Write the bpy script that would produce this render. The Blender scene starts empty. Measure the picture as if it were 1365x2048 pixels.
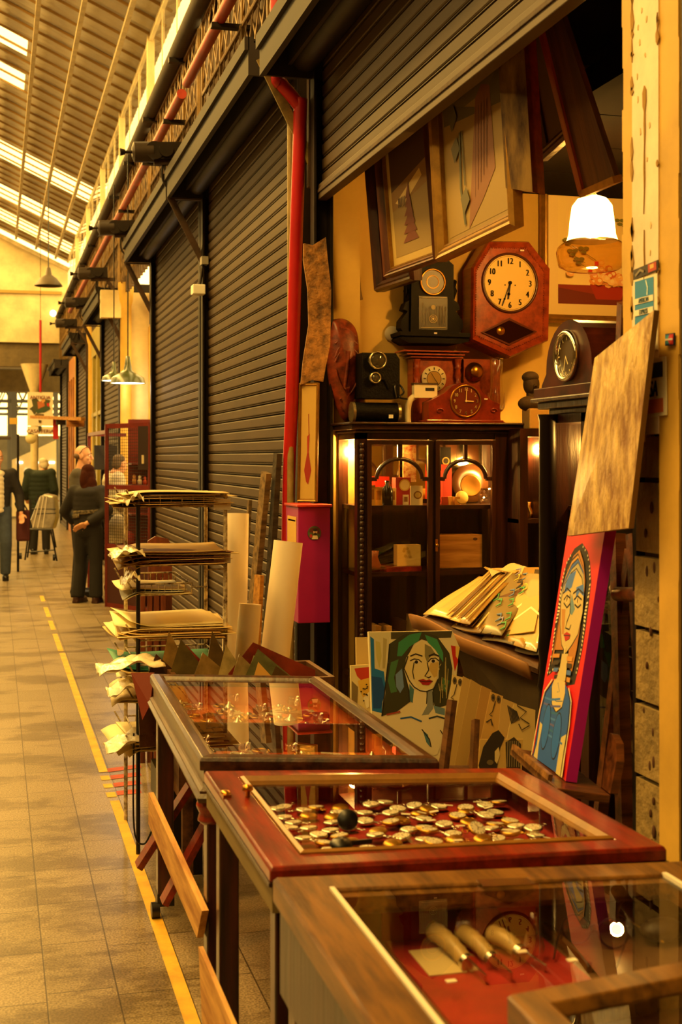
import bpy, math, random
from mathutils import Vector, Matrix
from math import sin, cos, pi, radians as rad
C = bpy.context.scene.collection
SC = bpy.context.scene
# ---------------------------------------------------------------- camera
TH = math.atan(692.5/2600.0); FP = 2600.0; HZ = 915.0; CH = 1.62
cd = bpy.data.cameras.new('camera'); cam = bpy.data.objects.new('camera', cd); C.objects.link(cam)
cam.location = (0, 0, CH); cam.rotation_euler = (pi/2, 0, -TH)
cd.sensor_fit = 'VERTICAL'; cd.sensor_height = 36.0; cd.lens = FP/2048*36
cd.shift_y = -(1024-HZ)/2048; cd.clip_end = 300
cd.dof.use_dof = True; cd.dof.focus_distance = 5.6; cd.dof.aperture_fstop = 5.6
SC.camera = cam
# ---------------------------------------------------------------- world, light, exposure
EXPOSURE = -0.12
SKY = (0.90, 0.58, 0.168); SKY_STRENGTH = 6.0
SC.view_settings.view_transform = 'Standard'; SC.view_settings.look = 'None'
SC.view_settings.gamma = 1; SC.view_settings.exposure = EXPOSURE; SC.view_settings.use_curve_mapping = False
wd = bpy.data.worlds.new('sky'); SC.world = wd; wd.use_nodes = True
bg = wd.node_tree.nodes['Background']; bg.inputs[0].default_value = (*SKY, 1); bg.inputs[1].default_value = SKY_STRENGTH
SC.cycles.use_denoising = True; SC.cycles.max_bounces = 8; SC.cycles.transparent_max_bounces = 16
SC.cycles.sample_clamp_indirect = 6; SC.cycles.caustics_reflective = False; SC.cycles.caustics_refractive = False

def lamp(name, kind, loc, power, color, size=0.05, rot=None, size_y=None):
    l = bpy.data.lights.new(name, kind); l.energy = power; l.color = color
    if kind == 'AREA':
        l.size = size
        if size_y: l.shape = 'RECTANGLE'; l.size_y = size_y
    elif kind == 'SUN': l.angle = size
    else: l.shadow_soft_size = size
    o = bpy.data.objects.new(name, l); o.location = loc
    if rot: o.rotation_euler = rot
    C.objects.link(o); return o
DAY = (1.0, 0.57, 0.12); BULB = (1.0, 0.50, 0.09)
# area lamps added inside the hall, standing in for daylight from above and across
lamp('added_ridge_lamp', 'AREA', (-1.9, 15.5, 7.75), 3200, DAY, 1.4, (0, rad(-24), 0), 32)
lamp('added_side_lamp', 'AREA', (-6.2, 10, 6.0), 110, DAY, 1.2, (0, rad(-66), 0), 34)
# ---------------------------------------------------------------- helpers
def W(px, py, d=None, X=None, Y=None, Z=None):
    """The point of the place seen at a photograph pixel, at a depth or on a plane."""
    a = (px-682.5)/FP; b = (HZ-py)/FP
    r = Vector((sin(TH)+a*cos(TH), cos(TH)-a*sin(TH), b))
    if d is None:
        if X is not None: d = X/r.x
        elif Y is not None: d = Y/r.y
        else: d = (Z-CH)/b
    return Vector((0, 0, CH)) + r*d
def lin(c):
    if isinstance(c, str):
        c = tuple(int(c[i:i+2], 16)/255 for i in (0, 2, 4))
    return tuple(x/12.92 if x <= .04045 else ((x+.055)/1.055)**2.4 for x in c)
_M = {}
def mat(name, col, rough=.6, metal=0, var=0, vscale=8, stretch=(1,1,1), bump=0, bscale=None, col2=None, spec=.5, coat=0, emit=None, estr=0):
    if name in _M: return _M[name]
    m = bpy.data.materials.new(name); m.use_nodes = True; nt = m.node_tree; N = nt.nodes; L = nt.links
    b = N['Principled BSDF']; c = lin(col)
    b.inputs['Base Color'].default_value = (*c, 1); b.inputs['Roughness'].default_value = rough
    b.inputs['Metallic'].default_value = metal; b.inputs['Specular IOR Level'].default_value = spec
    if coat: b.inputs['Coat Weight'].default_value = coat; b.inputs['Coat Roughness'].default_value = .12
    if emit: b.inputs['Emission Color'].default_value = (*emit, 1); b.inputs['Emission Strength'].default_value = estr
    if var or col2 or bump:
        tc = N.new('ShaderNodeTexCoord'); mp = N.new('ShaderNodeMapping'); mp.inputs['Scale'].default_value = stretch
        L.new(tc.outputs['Object'], mp.inputs['Vector'])
        n = N.new('ShaderNodeTexNoise'); n.inputs['Scale'].default_value = vscale; n.inputs['Detail'].default_value = 6; n.inputs['Roughness'].default_value = .62
        L.new(mp.outputs[0], n.inputs['Vector'])
        if var or col2:
            rp = N.new('ShaderNodeValToRGB'); L.new(n.outputs[0], rp.inputs[0])
            d = lin(col2) if col2 else tuple(x*(1-var) for x in c)
            rp.color_ramp.elements[0].position = .36; rp.color_ramp.elements[1].position = .62
            rp.color_ramp.elements[0].color = (*d, 1); rp.color_ramp.elements[1].color = (*c, 1)
            L.new(rp.outputs[0], b.inputs['Base Color'])
        if bump:
            bp = N.new('ShaderNodeBump'); bp.inputs['Strength'].default_value = bump; bp.inputs['Distance'].default_value = .02
            if bscale:
                n2 = N.new('ShaderNodeTexNoise'); n2.inputs['Scale'].default_value = bscale; n2.inputs['Detail'].default_value = 4
                L.new(mp.outputs[0], n2.inputs['Vector']); L.new(n2.outputs[0], bp.inputs['Height'])
            else: L.new(n.outputs[0], bp.inputs['Height'])
            L.new(bp.outputs[0], b.inputs['Normal'])
    _M[name] = m; return m
def wood(name, c1, c2, rough=.35, axis=0, sc=9, coat=0, bump=.15):
    st = [6, 6, 6]; st[axis] = .6
    return mat(name, c1, rough, 0, vscale=sc*.5, stretch=st, col2=c2, bump=bump, coat=coat)
def glass(name, tint=(1,1,1), gloss=1.0, rough=0.0, ior=1.5):
    if name in _M: return _M[name]
    m = bpy.data.materials.new(name); m.use_nodes = True; nt = m.node_tree; N = nt.nodes; L = nt.links
    N.remove(N['Principled BSDF']); o = N['Material Output']
    t = N.new('ShaderNodeBsdfTransparent'); t.inputs[0].default_value = (*tint, 1)
    g = N.new('ShaderNodeBsdfGlossy'); g.inputs[0].default_value = (1, 1, 1, 1); g.inputs['Roughness'].default_value = rough
    f = N.new('ShaderNodeFresnel'); ge = N.new('ShaderNodeNewGeometry'); mr = N.new('ShaderNodeMapRange')
    mr.inputs[3].default_value = ior; mr.inputs[4].default_value = 1/ior; L.new(ge.outputs['Backfacing'], mr.inputs[0]); L.new(mr.outputs[0], f.inputs[0])
    k = N.new('ShaderNodeMath'); k.operation = 'MULTIPLY'; k.inputs[1].default_value = gloss
    x = N.new('ShaderNodeMixShader'); L.new(f.outputs[0], k.inputs[0]); L.new(k.outputs[0], x.inputs[0])
    L.new(t.outputs[0], x.inputs[1]); L.new(g.outputs[0], x.inputs[2]); L.new(x.outputs[0], o.inputs[0])
    _M[name] = m; return m
def P(c, rough=.65):
    return mat('paint_%s_%d' % (c, rough*100), c, rough)
def E(name, col, s):
    return mat(name, 'ffffff', .5, emit=col, estr=s)

MW = {}
I4 = Matrix.Identity(4)
def frame(o, x, y):
    """Matrix with origin o, local x along x, local y near y."""
    x = Vector(x).normalized(); z = x.cross(Vector(y)).normalized(); y = z.cross(x)
    m = Matrix((x, y, z)).transposed().to_4x4(); m.translation = Vector(o); return m
def TR(x=0, y=0, z=0): return Matrix.Translation((x, y, z))
def RX(a): return Matrix.Rotation(rad(a), 4, 'X')
def RY(a): return Matrix.Rotation(rad(a), 4, 'Y')
def RZ(a): return Matrix.Rotation(rad(a), 4, 'Z')

class MB:
    def __init__(s, m=None, M=None):
        s.v = []; s.f = []; s.mi = []; s.sm = []; s.mats = []; s.M = M or I4; s.m = m
    def add(s, vs, fs, m=None, smooth=False, M=None):
        m = m or s.m
        if m not in s.mats: s.mats.append(m)
        k = s.mats.index(m); n = len(s.v); T = s.M @ M if M is not None else s.M
        s.v += [T @ Vector(p) for p in vs]
        for f in fs: s.f.append([n+i for i in f]); s.mi.append(k); s.sm.append(smooth)
        return s
    def box(s, c, d, m=None, M=None, tx=1, ty=1):
        x, y, z = d[0]/2, d[1]/2, d[2]/2; a, b, e = c
        vs = [(a-x,b-y,e-z),(a+x,b-y,e-z),(a+x,b+y,e-z),(a-x,b+y,e-z),(a-x*tx,b-y*ty,e+z),(a+x*tx,b-y*ty,e+z),(a+x*tx,b+y*ty,e+z),(a-x*tx,b+y*ty,e+z)]
        return s.add(vs, [(3,2,1,0),(4,5,6,7),(0,1,5,4),(1,2,6,5),(2,3,7,6),(3,0,4,7)], m, False, M)
    def bx(s, x0, x1, y0, y1, z0, z1, m=None, M=None):
        return s.box(((x0+x1)/2,(y0+y1)/2,(z0+z1)/2), (x1-x0,y1-y0,z1-z0), m, M)
    def beam(s, p, q, w, h, m=None, up=(0,0,1)):
        p = Vector(p); q = Vector(q); d = q-p
        u = Vector(up)
        if abs(d.normalized().dot(u)) > .98: u = Vector((1,0,0))
        F = frame((p+q)/2, d, u)
        return s.box((0,0,0), (d.length, h, w), m, F)
    def cyl(s, p, q, r, r2=None, m=None, n=12, cap=True, smooth=True):
        return s.tube([p, q], [r, r if r2 is None else r2], m, n, cap, smooth)
    def tube(s, pts, r, m=None, n=8, cap=True, smooth=True, closed=False):
        pts = [Vector(p) for p in pts]; k = len(pts)
        rs = r if isinstance(r, (list, tuple)) else [r]*k
        vs = []; fs = []; up = None
        for i, p in enumerate(pts):
            if closed: t = pts[(i+1) % k]-pts[i-1]
            else: t = pts[min(i+1, k-1)]-pts[max(i-1, 0)]
            t = t.normalized() if t.length > 1e-9 else Vector((0,0,1))
            if up is None:
                up = Vector((0,0,1)) if abs(t.z) < .9 else Vector((1,0,0))
            a = (up-t*up.dot(t)).normalized(); b = t.cross(a); up = a
            for j in range(n):
                an = 2*pi*(j+.5)/n
                vs.append(p+(a*cos(an)+b*sin(an))*rs[i])
        for i in range(k if closed else k-1):
            e = (i+1) % k
            for j in range(n):
                fs.append((i*n+j, i*n+(j+1) % n, e*n+(j+1) % n, e*n+j))
        s.add(vs, fs, m, smooth)
        if cap and not closed:
            s.add(vs[:n], [tuple(range(n))[::-1]], m); s.add(vs[-n:], [tuple(range(n))], m)
        return s
    def lathe(s, prof, n=24, m=None, M=None, smooth=True, a0=0, a1=2*pi):
        vs = []; fs = []; full = abs(a1-a0-2*pi) < 1e-6; c = n if full else n+1
        for r, z in prof:
            for j in range(c):
                a = a0+(a1-a0)*j/n; vs.append((r*cos(a), r*sin(a), z))
        for i in range(len(prof)-1):
            for j in range(n):
                k = (j+1) % c; fs.append((i*c+j, i*c+k, (i+1)*c+k, (i+1)*c+j))
        return s.add(vs, fs, m, smooth, M)
    def sphere(s, c, r, m=None, nu=16, nv=10, M=None):
        r = (r, r, r) if not isinstance(r, (tuple, list)) else r
        vs = []; fs = []
        for i in range(nv+1):
            t = pi*i/nv
            for j in range(nu):
                a = 2*pi*j/nu; vs.append((c[0]+r[0]*sin(t)*cos(a), c[1]+r[1]*sin(t)*sin(a), c[2]-r[2]*cos(t)))
        for i in range(nv):
            for j in range(nu): fs.append((i*nu+j, i*nu+(j+1) % nu, (i+1)*nu+(j+1) % nu, (i+1)*nu+j))
        return s.add(vs, fs, m, True, M)
    def prism(s, poly, z0, z1, m=None, M=None, side=None):
        n = len(poly); vs = [(x, y, z0) for x, y in poly]+[(x, y, z1) for x, y in poly]
        s.add(vs, [tuple(range(n))[::-1], tuple(range(n, 2*n))], m, False, M)
        return s.add(vs, [(i, (i+1) % n, n+(i+1) % n, n+i) for i in range(n)], side or m, False, M)
    def grid(s, fn, nu, nv, m=None, M=None, smooth=True):
        vs = [fn(i/nu, j/nv) for j in range(nv+1) for i in range(nu+1)]; w = nu+1
        return s.add(vs, [(j*w+i, j*w+i+1, (j+1)*w+i+1, (j+1)*w+i) for j in range(nv) for i in range(nu)], m, smooth, M)
    def ring(s, w, h, b, z0, z1, m=None, M=None, prof=None):
        """Picture frame: outer w x h, border b, from z0 to z1, or a moulding profile [(inset, z)...]."""
        pr = prof or [(0, z0), (0, z1), (b, z1), (b, z0)]
        vs = []; k = len(pr)
        for i, z in pr:
            x, y = w/2-i, h/2-i; vs += [(-x,-y,z),(x,-y,z),(x,y,z),(-x,y,z)]
        fs = [(i*4+j, i*4+(j+1) % 4, (i+1)*4+(j+1) % 4, (i+1)*4+j) for i in range(k-1) for j in range(4)]
        fs += [((k-1)*4+j, (k-1)*4+(j+1) % 4, (j+1) % 4, j) for j in range(4)]
        return s.add(vs, fs, m, False, M)
    def build(s, name, parent=None, world=False, bevel=0, origin=None, subd=0, solid=0, kind=None):
        me = bpy.data.meshes.new(name); o = bpy.data.objects.new(name, me); C.objects.link(o)
        vs = s.v
        if parent is None:
            if origin is None:
                xs = [p.x for p in vs]; ys = [p.y for p in vs]; zs = [p.z for p in vs]
                origin = Vector(((min(xs)+max(xs))/2, (min(ys)+max(ys))/2, min(zs)))
            origin = Vector(origin); o.location = origin; MW[o.name] = TR(*origin); vs = [p-origin for p in vs]
        else:
            o.parent = parent; MW[o.name] = MW[parent.name]
            if world:
                inv = MW[parent.name].inverted(); vs = [inv @ p for p in vs]
        me.from_pydata([tuple(p) for p in vs], [], s.f)
        for m in s.mats: me.materials.append(m)
        me.polygons.foreach_set('material_index', s.mi); me.polygons.foreach_set('use_smooth', s.sm); me.update()
        if bevel:
            b = o.modifiers.new('bevel', 'BEVEL'); b.width = bevel; b.segments = 2; b.limit_method = 'ANGLE'; b.angle_limit = rad(50)
        if solid:
            b = o.modifiers.new('solid', 'SOLIDIFY'); b.thickness = solid; b.offset = 0
        if subd:
            b = o.modifiers.new('subd', 'SUBSURF'); b.levels = subd; b.render_levels = subd
        if kind: o['kind'] = kind
        return o
def tag(o, label, cat, group=None, kind=None):
    o['label'] = label; o['category'] = cat
    if group: o['group'] = group
    if kind: o['kind'] = kind
    return o
def T(name, label, cat, loc=(0,0,0), rz=0, group=None, M=None):
    o = bpy.data.objects.new(name, None); C.objects.link(o); o.empty_display_size = .1
    m = M if M is not None else TR(*loc) @ RZ(rz)
    o.matrix_local = m; MW[o.name] = m; return tag(o, label, cat, group)
def dup(root, M, label=None, group=None):
    def cp(o, par):
        c = o.copy(); C.objects.link(c); c.parent = par
        for k in [x for x in KIDS.get(o.name, [])]: cp(k, c)
        return c
    r = cp(root, None); r.matrix_local = M; MW[r.name] = M
    if label: r['label'] = label
    if group: r['group'] = group
    return r
class _K:
    def get(self, n, d=None): return list(bpy.data.objects[n].children)
KIDS = _K()
_tx = {}
def glyphs(text, align='CENTER', spacing=1.0):
    """Vertices and faces of a line of lettering, cap height 1, centred."""
    k = (text, align, spacing)
    if k not in _tx:
        cu = bpy.data.curves.new('lettering', 'FONT'); cu.body = text; cu.align_x = align; cu.space_character = spacing; cu.resolution_u = 3
        o = bpy.data.objects.new('lettering', cu); C.objects.link(o)
        dg = bpy.context.evaluated_depsgraph_get(); me = bpy.data.meshes.new_from_object(o.evaluated_get(dg))
        _tx[k] = ([(v.co.x/.69, v.co.y/.69) for v in me.vertices], [tuple(p.vertices) for p in me.polygons])
        bpy.data.meshes.remove(me); bpy.data.objects.remove(o); bpy.data.curves.remove(cu)
    return _tx[k]
class Art:
    """Flat coloured shapes layered on a surface: x right, y up, z out of it."""
    def __init__(s, mb, M, sx=1, sy=None, dz=.0005, z0=.0005):
        s.mb = mb; s.M = M; s.sx = sx; s.sy = sy if sy is not None else sx; s.dz = dz; s.z = z0
    def _m(s, c): return c if not isinstance(c, str) else P(c)
    def _z(s): s.z += s.dz; return s.z
    def poly(s, pts, c):
        z = s._z(); pts = [(x*s.sx, y*s.sy, z) for x, y in pts]
        s.mb.add(pts, [tuple(range(len(pts)))], s._m(c), False, s.M); return s
    def rect(s, x0, y0, x1, y1, c): return s.poly([(x0,y0),(x1,y0),(x1,y1),(x0,y1)], c)
    def ell(s, cx, cy, rx, ry, c, n=20, a0=0, a1=360):
        return s.poly([(cx+rx*cos(rad(a0+(a1-a0)*i/n)), cy+ry*sin(rad(a0+(a1-a0)*i/n))) for i in range(n+(a1-a0 < 360))], c)
    def stroke(s, pts, w, c, closed=False):
        z = s._z(); k = len(pts); vs = []
        ws = w if isinstance(w, (list, tuple)) else [w]*k
        q = [(x*s.sx, y*s.sy) for x, y in pts]
        for i in range(k):
            a = q[i-1] if (closed or i) else q[i]; b = q[(i+1) % k] if (closed or i < k-1) else q[i]
            dx, dy = b[0]-a[0], b[1]-a[1]; l = math.hypot(dx, dy) or 1
            h = ws[i]*s.sx/2; vs += [(q[i][0]-dy/l*h, q[i][1]+dx/l*h, z), (q[i][0]+dy/l*h, q[i][1]-dx/l*h, z)]
        s.mb.add(vs, [(2*i, 2*i+1, (2*i+3) % (2*k), (2*i+2) % (2*k)) for i in range(k if closed else k-1)], s._m(c), False, s.M); return s
    def arc(s, cx, cy, rx, ry, a0, a1, w, c, n=14):
        return s.stroke([(cx+rx*cos(rad(a0+(a1-a0)*i/n)), cy+ry*sin(rad(a0+(a1-a0)*i/n))) for i in range(n+1)], w, c)
    def text(s, t, cx, cy, h, c, wide=1.0, slant=0, ang=0, bold=0):
        vs, fs = glyphs(t); z = s._z(); ca, sa = cos(rad(ang)), sin(rad(ang))
        offs = [(0, 0)] if not bold else [(-bold, 0), (bold, 0), (0, 0)]
        for ox, oy in offs:
            out = []
            for x, y in vs:
                X = (x+slant*y)*h*wide+ox; Y = (y-.5)*h+oy
                out.append(((cx+X*ca-Y*sa)*s.sx, (cy+X*sa+Y*ca)*s.sy, z))
            s.mb.add(out, fs, s._m(c), False, s.M)
        return s
def smooth_pts(pts, k=6):
    """Catmull-Rom through points (2D or 3D)."""
    out = []; n = len(pts)
    for i in range(n-1):
        p0, p1, p2, p3 = (Vector(pts[max(0, min(n-1, i+j))]) for j in (-1, 0, 1, 2))
        for j in range(k):
            t = j/k
            out.append(.5*((2*p1)+(p2-p0)*t+(2*p0-5*p1+4*p2-p3)*t*t+(3*p1-p0-3*p2+p3)*t**3))
    out.append(Vector(pts[-1])); return out
R = random.Random(7)
def U(a, b): return R.uniform(a, b)

def pixmap(M):
    """Photograph pixels to the local x, y of the plane z=0 of M."""
    inv = M.inverted(); o = inv @ Vector((0, 0, CH))
    def f(pts):
        one = not isinstance(pts[0], (tuple, list))
        out = []
        for q in ([pts] if one else pts):
            d = (inv @ W(q[0], q[1], d=1.0))-o; t = -o.z/d.z; r = o+d*t; out.append((r.x, r.y))
        return out[0] if one else out
    return f
def facing(o): return frame(o, (1, 0, 0), (0, 0, 1))      # faces the viewer down the aisle (-Y)
# ================================================================ SETTING
XW = 1.6
M_CREAM = mat('cream_plaster', 'e6d3a0', .8, var=.28, vscale=2.2, bump=.1)
M_YELLOW = mat('yellow_paint', 'd4aa48', .6, var=.25, vscale=3, bump=.08)
M_WALL = mat('ochre_wall', 'ccA852', .75, var=.2, vscale=1.6, bump=.12)
M_DARKW = wood('dark_wood', '341509', '180805', .36, 2, coat=.12)
M_SLAT = mat('shutter_metal', '4a371f', .6, .1, var=.3, vscale=3, stretch=(1, .5, 3))
M_RUST = mat('rusty_steel', '4a3424', .7, .3, var=.5, vscale=12, bump=.2)
M_DKMETAL = mat('dark_steel', '241a12', .55, .5, var=.4, vscale=14)
M_ROOF = mat('weathered_roof_sheet', 'cfc8ba', .6, 0, var=.2, vscale=1.3)
M_PURLIN = mat('painted_roof_timber', 'b9a67c', .7, var=.3, vscale=6)
M_WHITE = mat('white_paint', 'e8e2d2', .55)
M_PANE = glass('clear_pane', (1, 1, 1), .6)
G_ROOF = glass('roof_pane', (.96, .96, .96), .3)
# floor: terrazzo tiles
def floor_mat():
    m = bpy.data.materials.new('terrazzo_tiles'); m.use_nodes = True; nt = m.node_tree; N = nt.nodes; L = nt.links; b = N['Principled BSDF']
    tc = N.new('ShaderNodeTexCoord'); mp = N.new('ShaderNodeMapping'); mp.inputs['Rotation'].default_value = (0, 0, pi/2); mp.inputs['Location'].default_value = (0, .03, 0)
    L.new(tc.outputs['Object'], mp.inputs[0])
    br = N.new('ShaderNodeTexBrick'); br.offset = .15; br.squash = 1
    br.inputs['Color1'].default_value = (*lin('a8977c'), 1); br.inputs['Color2'].default_value = (*lin('968668'), 1); br.inputs['Mortar'].default_value = (*lin('52442f'), 1)
    br.inputs['Scale'].default_value = 1; br.inputs['Mortar Size'].default_value = .0028; br.inputs['Mortar Smooth'].default_value = .3
    br.inputs['Brick Width'].default_value = .405; br.inputs['Row Height'].default_value = .21; br.inputs['Bias'].default_value = 0
    L.new(mp.outputs[0], br.inputs['Vector'])
    n = N.new('ShaderNodeTexNoise'); n.inputs['Scale'].default_value = 140; n.inputs['Detail'].default_value = 3; L.new(tc.outputs['Object'], n.inputs['Vector'])
    r1 = N.new('ShaderNodeValToRGB'); r1.color_ramp.elements[0].position = .38; r1.color_ramp.elements[1].position = .62
    r1.color_ramp.elements[0].color = (.45, .43, .4, 1); r1.color_ramp.elements[1].color = (1, 1, 1, 1); L.new(n.outputs[0], r1.inputs[0])
    mx = N.new('ShaderNodeMix'); mx.data_type = 'RGBA'; mx.blend_type = 'MULTIPLY'; mx.inputs[0].default_value = 1
    L.new(br.outputs[0], mx.inputs[6]); L.new(r1.outputs[0], mx.inputs[7])
    n2 = N.new('ShaderNodeTexNoise'); n2.inputs['Scale'].default_value = 2.4; n2.inputs['Detail'].default_value = 7; n2.inputs['Roughness'].default_value = .68; mp2 = N.new('ShaderNodeMapping'); mp2.inputs['Scale'].default_value = (.8, 1.6, 1); L.new(tc.outputs['Object'], mp2.inputs[0]); L.new(mp2.outputs[0], n2.inputs['Vector'])
    r2 = N.new('ShaderNodeValToRGB'); r2.color_ramp.elements[0].position = .42; r2.color_ramp.elements[1].position = .50
    r2.color_ramp.elements[0].color = (.42, .37, .3, 1); r2.color_ramp.elements[1].color = (1, 1, 1, 1); L.new(n2.outputs[0], r2.inputs[0])
    m2 = N.new('ShaderNodeMix'); m2.data_type = 'RGBA'; m2.blend_type = 'MULTIPLY'; m2.inputs[0].default_value = .8
    L.new(mx.outputs[2], m2.inputs[6]); L.new(r2.outputs[0], m2.inputs[7]); L.new(m2.outputs[2], b.inputs['Base Color'])
    r3 = N.new('ShaderNodeMapRange'); r3.inputs[3].default_value = .22; r3.inputs[4].default_value = .42; L.new(n2.outputs[0], r3.inputs[0]); L.new(r3.outputs[0], b.inputs['Roughness'])
    bp = N.new('ShaderNodeBump'); bp.inputs['Strength'].default_value = .12; L.new(br.outputs['Fac'], bp.inputs['Height']); bp.invert = True; L.new(bp.outputs[0], b.inputs['Normal'])
    return m
MB(floor_mat()).bx(-9, 6, -7, 70, -.1, 0).build('floor', kind='structure')
def struct(name, mb, **k): return mb.build(name, kind='structure', **k)
# roof: ridge at X=-2.3, eaves at X=1.7 and X=-6.3, slope .47
EX, EZ, SLP = 1.75, 6.5, .47
def rz(x): return EZ+SLP*(EX+2.3-abs(x+2.3))
SKYL = [(11.6, 13.4, -2.3, 1.75), (17.6, 18.3, -2.3, .42), (19.2, 20.2, -2.3, .42), (23.9, 25.3, -2.3, 1.75), (27.5, 29.2, -2.3, 1.75), (30.4, 31.8, -2.3, 1.75)]
roof = MB(M_ROOF)
def roof_patch(y0, y1, x0, x1):
    n = max(2, int((y1-y0)/.045))
    def f(u, v):
        y = y0+(y1-y0)*u; x = x0+(x1-x0)*v
        return (x, y, rz(x)+.011*sin(2*pi*y/.18))
    roof.grid(f, n, 2)
def roof_side(xa, xb, sky):
    ys = -7.0
    for (a, b, s0, s1) in sky:
        roof_patch(ys, a, xa, xb)
        if s1 < xb: roof_patch(a, b, s1, xb)
        ys = b
    roof_patch(ys, 33.2, xa, xb)
roof_side(-2.3, EX+.15, SKYL)
SKYL2 = [(y, y+1.5, -6.5, -2.3) for y in range(-5, 32, 5)]
roof_side(-6.5, -2.3, [(a, b, 0, 9) for a, b, _, _ in SKYL2])
ceil = struct('ceiling', roof)
rp = MB(G_ROOF)
for a, b, x0, x1 in SKYL: rp.add([(x0,a,rz(x0)+.01),(x1,a,rz(x1)+.01),(x1,b,rz(x1)+.01),(x0,b,rz(x0)+.01)], [(0,1,2,3)])
struct('skylight_pane', rp, parent=ceil, world=True)
first = None
y = 9.0
while y < 33:                                        # thin rafters up the slope, .5 m apart
    m = MB(mat('roof_rafter_paint', '94743a', .7)); x0, x1 = -2.3, EX+.1
    m.beam((x0, y, rz(x0)-.03), (x1, y, rz(x1)-.03), .022, .03)
    struct('rafter', m, parent=ceil, world=True); y += .5
for x in (1.45, .98, .5, .02, -.5, -1.1, -1.8):
    m = MB(M_PURLIN).bx(x-.028, x+.028, -7, 33, rz(x)-.10, rz(x)-.045); struct('purlin', m, parent=ceil, world=True)
for yy in (32.4,):                   # heavier trusses
    m = MB(M_PURLIN); m.beam((-2.3, yy, rz(-2.3)-.3), (EX, yy, rz(EX)-.3), .08, .1); struct('truss', m, parent=ceil, world=True)
# wall above the shops: sheeting, clerestory
BAYS = [-7.0, -.6, 2.98, 6.52, 10.08, 13.5, 16.9, 20.1, 23.2, 26.4, 29.6, 33.0]
for i in range(1, len(BAYS)-1):
    a, b = BAYS[i]+.10, BAYS[i+1]-.10
    m = MB(mat('rusted_sheeting', '5a4228', .7, .2, var=.5, vscale=5, bump=.2))
    n = int((b-a)/.04)
    m.grid(lambda u, v: (1.62+.03*sin(2*pi*(a+(b-a)*u)/.25)+.35*v*0, a+(b-a)*u, 3.72+1.45*v), n, 1)
    struct('wall_upper', m)
    s = MB(M_CREAM).bx(1.66, 1.78, a-.05, b+.05, 5.10, 5.16)
    struct('window_sill', s)
CL = [8.1, 11.6, 15.1, 18.6, 22.0, 25.5, 29.0, 32.8]
for i in range(len(CL)-1):
    a, b = CL[i], CL[i+1]
    w = T('window_%d' % (i+1), 'row of clear high panes under the eave', 'window', (1.72, (a+b)/2, 5.32)); w['kind'] = 'structure'
    del w['category']; del w['label']
    f = MB(M_CREAM)
    f.bx(1.70, 1.78, a-.06, a+.06, 5.16, 6.5); f.bx(1.72, 1.76, a+.06, b-.06, 6.42, 6.5); f.bx(1.72, 1.76, a+.06, b-.06, 5.16, 5.19)
    for k in (1/3, 2/3): f.bx(1.725, 1.735, a+(b-a)*k-.008, a+(b-a)*k+.008, 5.19, 6.42)
    f.build('window_frame', w, True)
    MB(M_PANE).bx(1.739, 1.741, a+.06, b-.06, 5.17, 6.44).build('window_pane', w, True)
struct('wall_front', MB(M_CREAM).bx(1.66, 1.8, -7, 8.0, 5.32, 6.55))
# opposite side, seen only in reflections: raised left wall, and an end wall added to block sky light
struct('wall_sky_block', MB(mat('brown_wall', '5a4a34', .9)).bx(-6.6, 4, -7.2, -7, 0, 8.6))
struct('wall_left', MB(mat('brown_wall', '5a4a34', .9)).bx(-6.6, -6.45, -7, 33, 0, 5.8))
# gable over the far end
g = MB(M_CREAM)
pts = [(-6.5, 4.45), (1.75, 4.45), (1.75, rz(1.75)-.25), (-2.3, rz(-2.3)-.25), (-6.5, rz(-6.5)-.25)]
g.prism([(x, z) for x, z in pts], -.1, .1, M=Matrix(((1,0,0,0),(0,0,1,33.0),(0,1,0,0),(0,0,0,1))))
struct('wall_back', g)
g = MB(mat('old_beam', '6b5a38', .7, var=.3, vscale=5))
for k, z in enumerate((3.85, 4.05, 4.25)): g.bx(-6.5, 1.75, 32.8+.1*k, 33.1+.1*k, z, z+.22)
g.bx(-6.5, 1.75, 34, 34.4, 3.3, 3.85)
struct('trim_1', g)
ms = MB(mat('cornice_paint', 'a98a45', .7)).bx(-6.5, 1.6, 32.82, 32.9, 5.65, 5.72); struct('trim_2', ms)
# ---------------------------------------------------------------- shop row: partitions, ceilings, pillars
struct('ceiling_shop', MB(mat('dark_ceiling', '1c130b', .9)).bx(1.62, 4.2, -7, 13.5, 3.74, 3.86))
struct('ceiling_shop_far', MB(_M['dark_ceiling']).bx(1.62, 4.2, 16.9, 33, 3.74, 3.86))
struct('wall_right', MB(M_WALL).bx(3.75, 3.9, -7, 13.5, 0, 3.74))
struct('wall_right_far', MB(M_WALL).bx(3.75, 3.9, 16.9, 33, 0, 3.74))
w = MB(M_WALL).bx(1.62, 3.75, 6.45, 6.6, 0, 3.74); struct('wall_partition', w)
struct('wall_partition_near', MB(M_WALL).bx(1.95, 3.75, 2.86, 3.02, 0, 3.74))
for k, yy in enumerate((-.55, 10.05, 13.45, 16.9, 20.1, 23.2, 26.4, 29.6)):
    struct('wall_partition_%d' % (k+2), MB(M_CREAM).bx(1.62, 3.75, yy-.07, yy+.07, 0, 3.74))
# pilaster on the far partition of the open shop, with its edge strip
struct('trim_3', MB(M_WALL).bx(1.66, 1.80, 6.38, 6.45, 0, 3.7))
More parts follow.
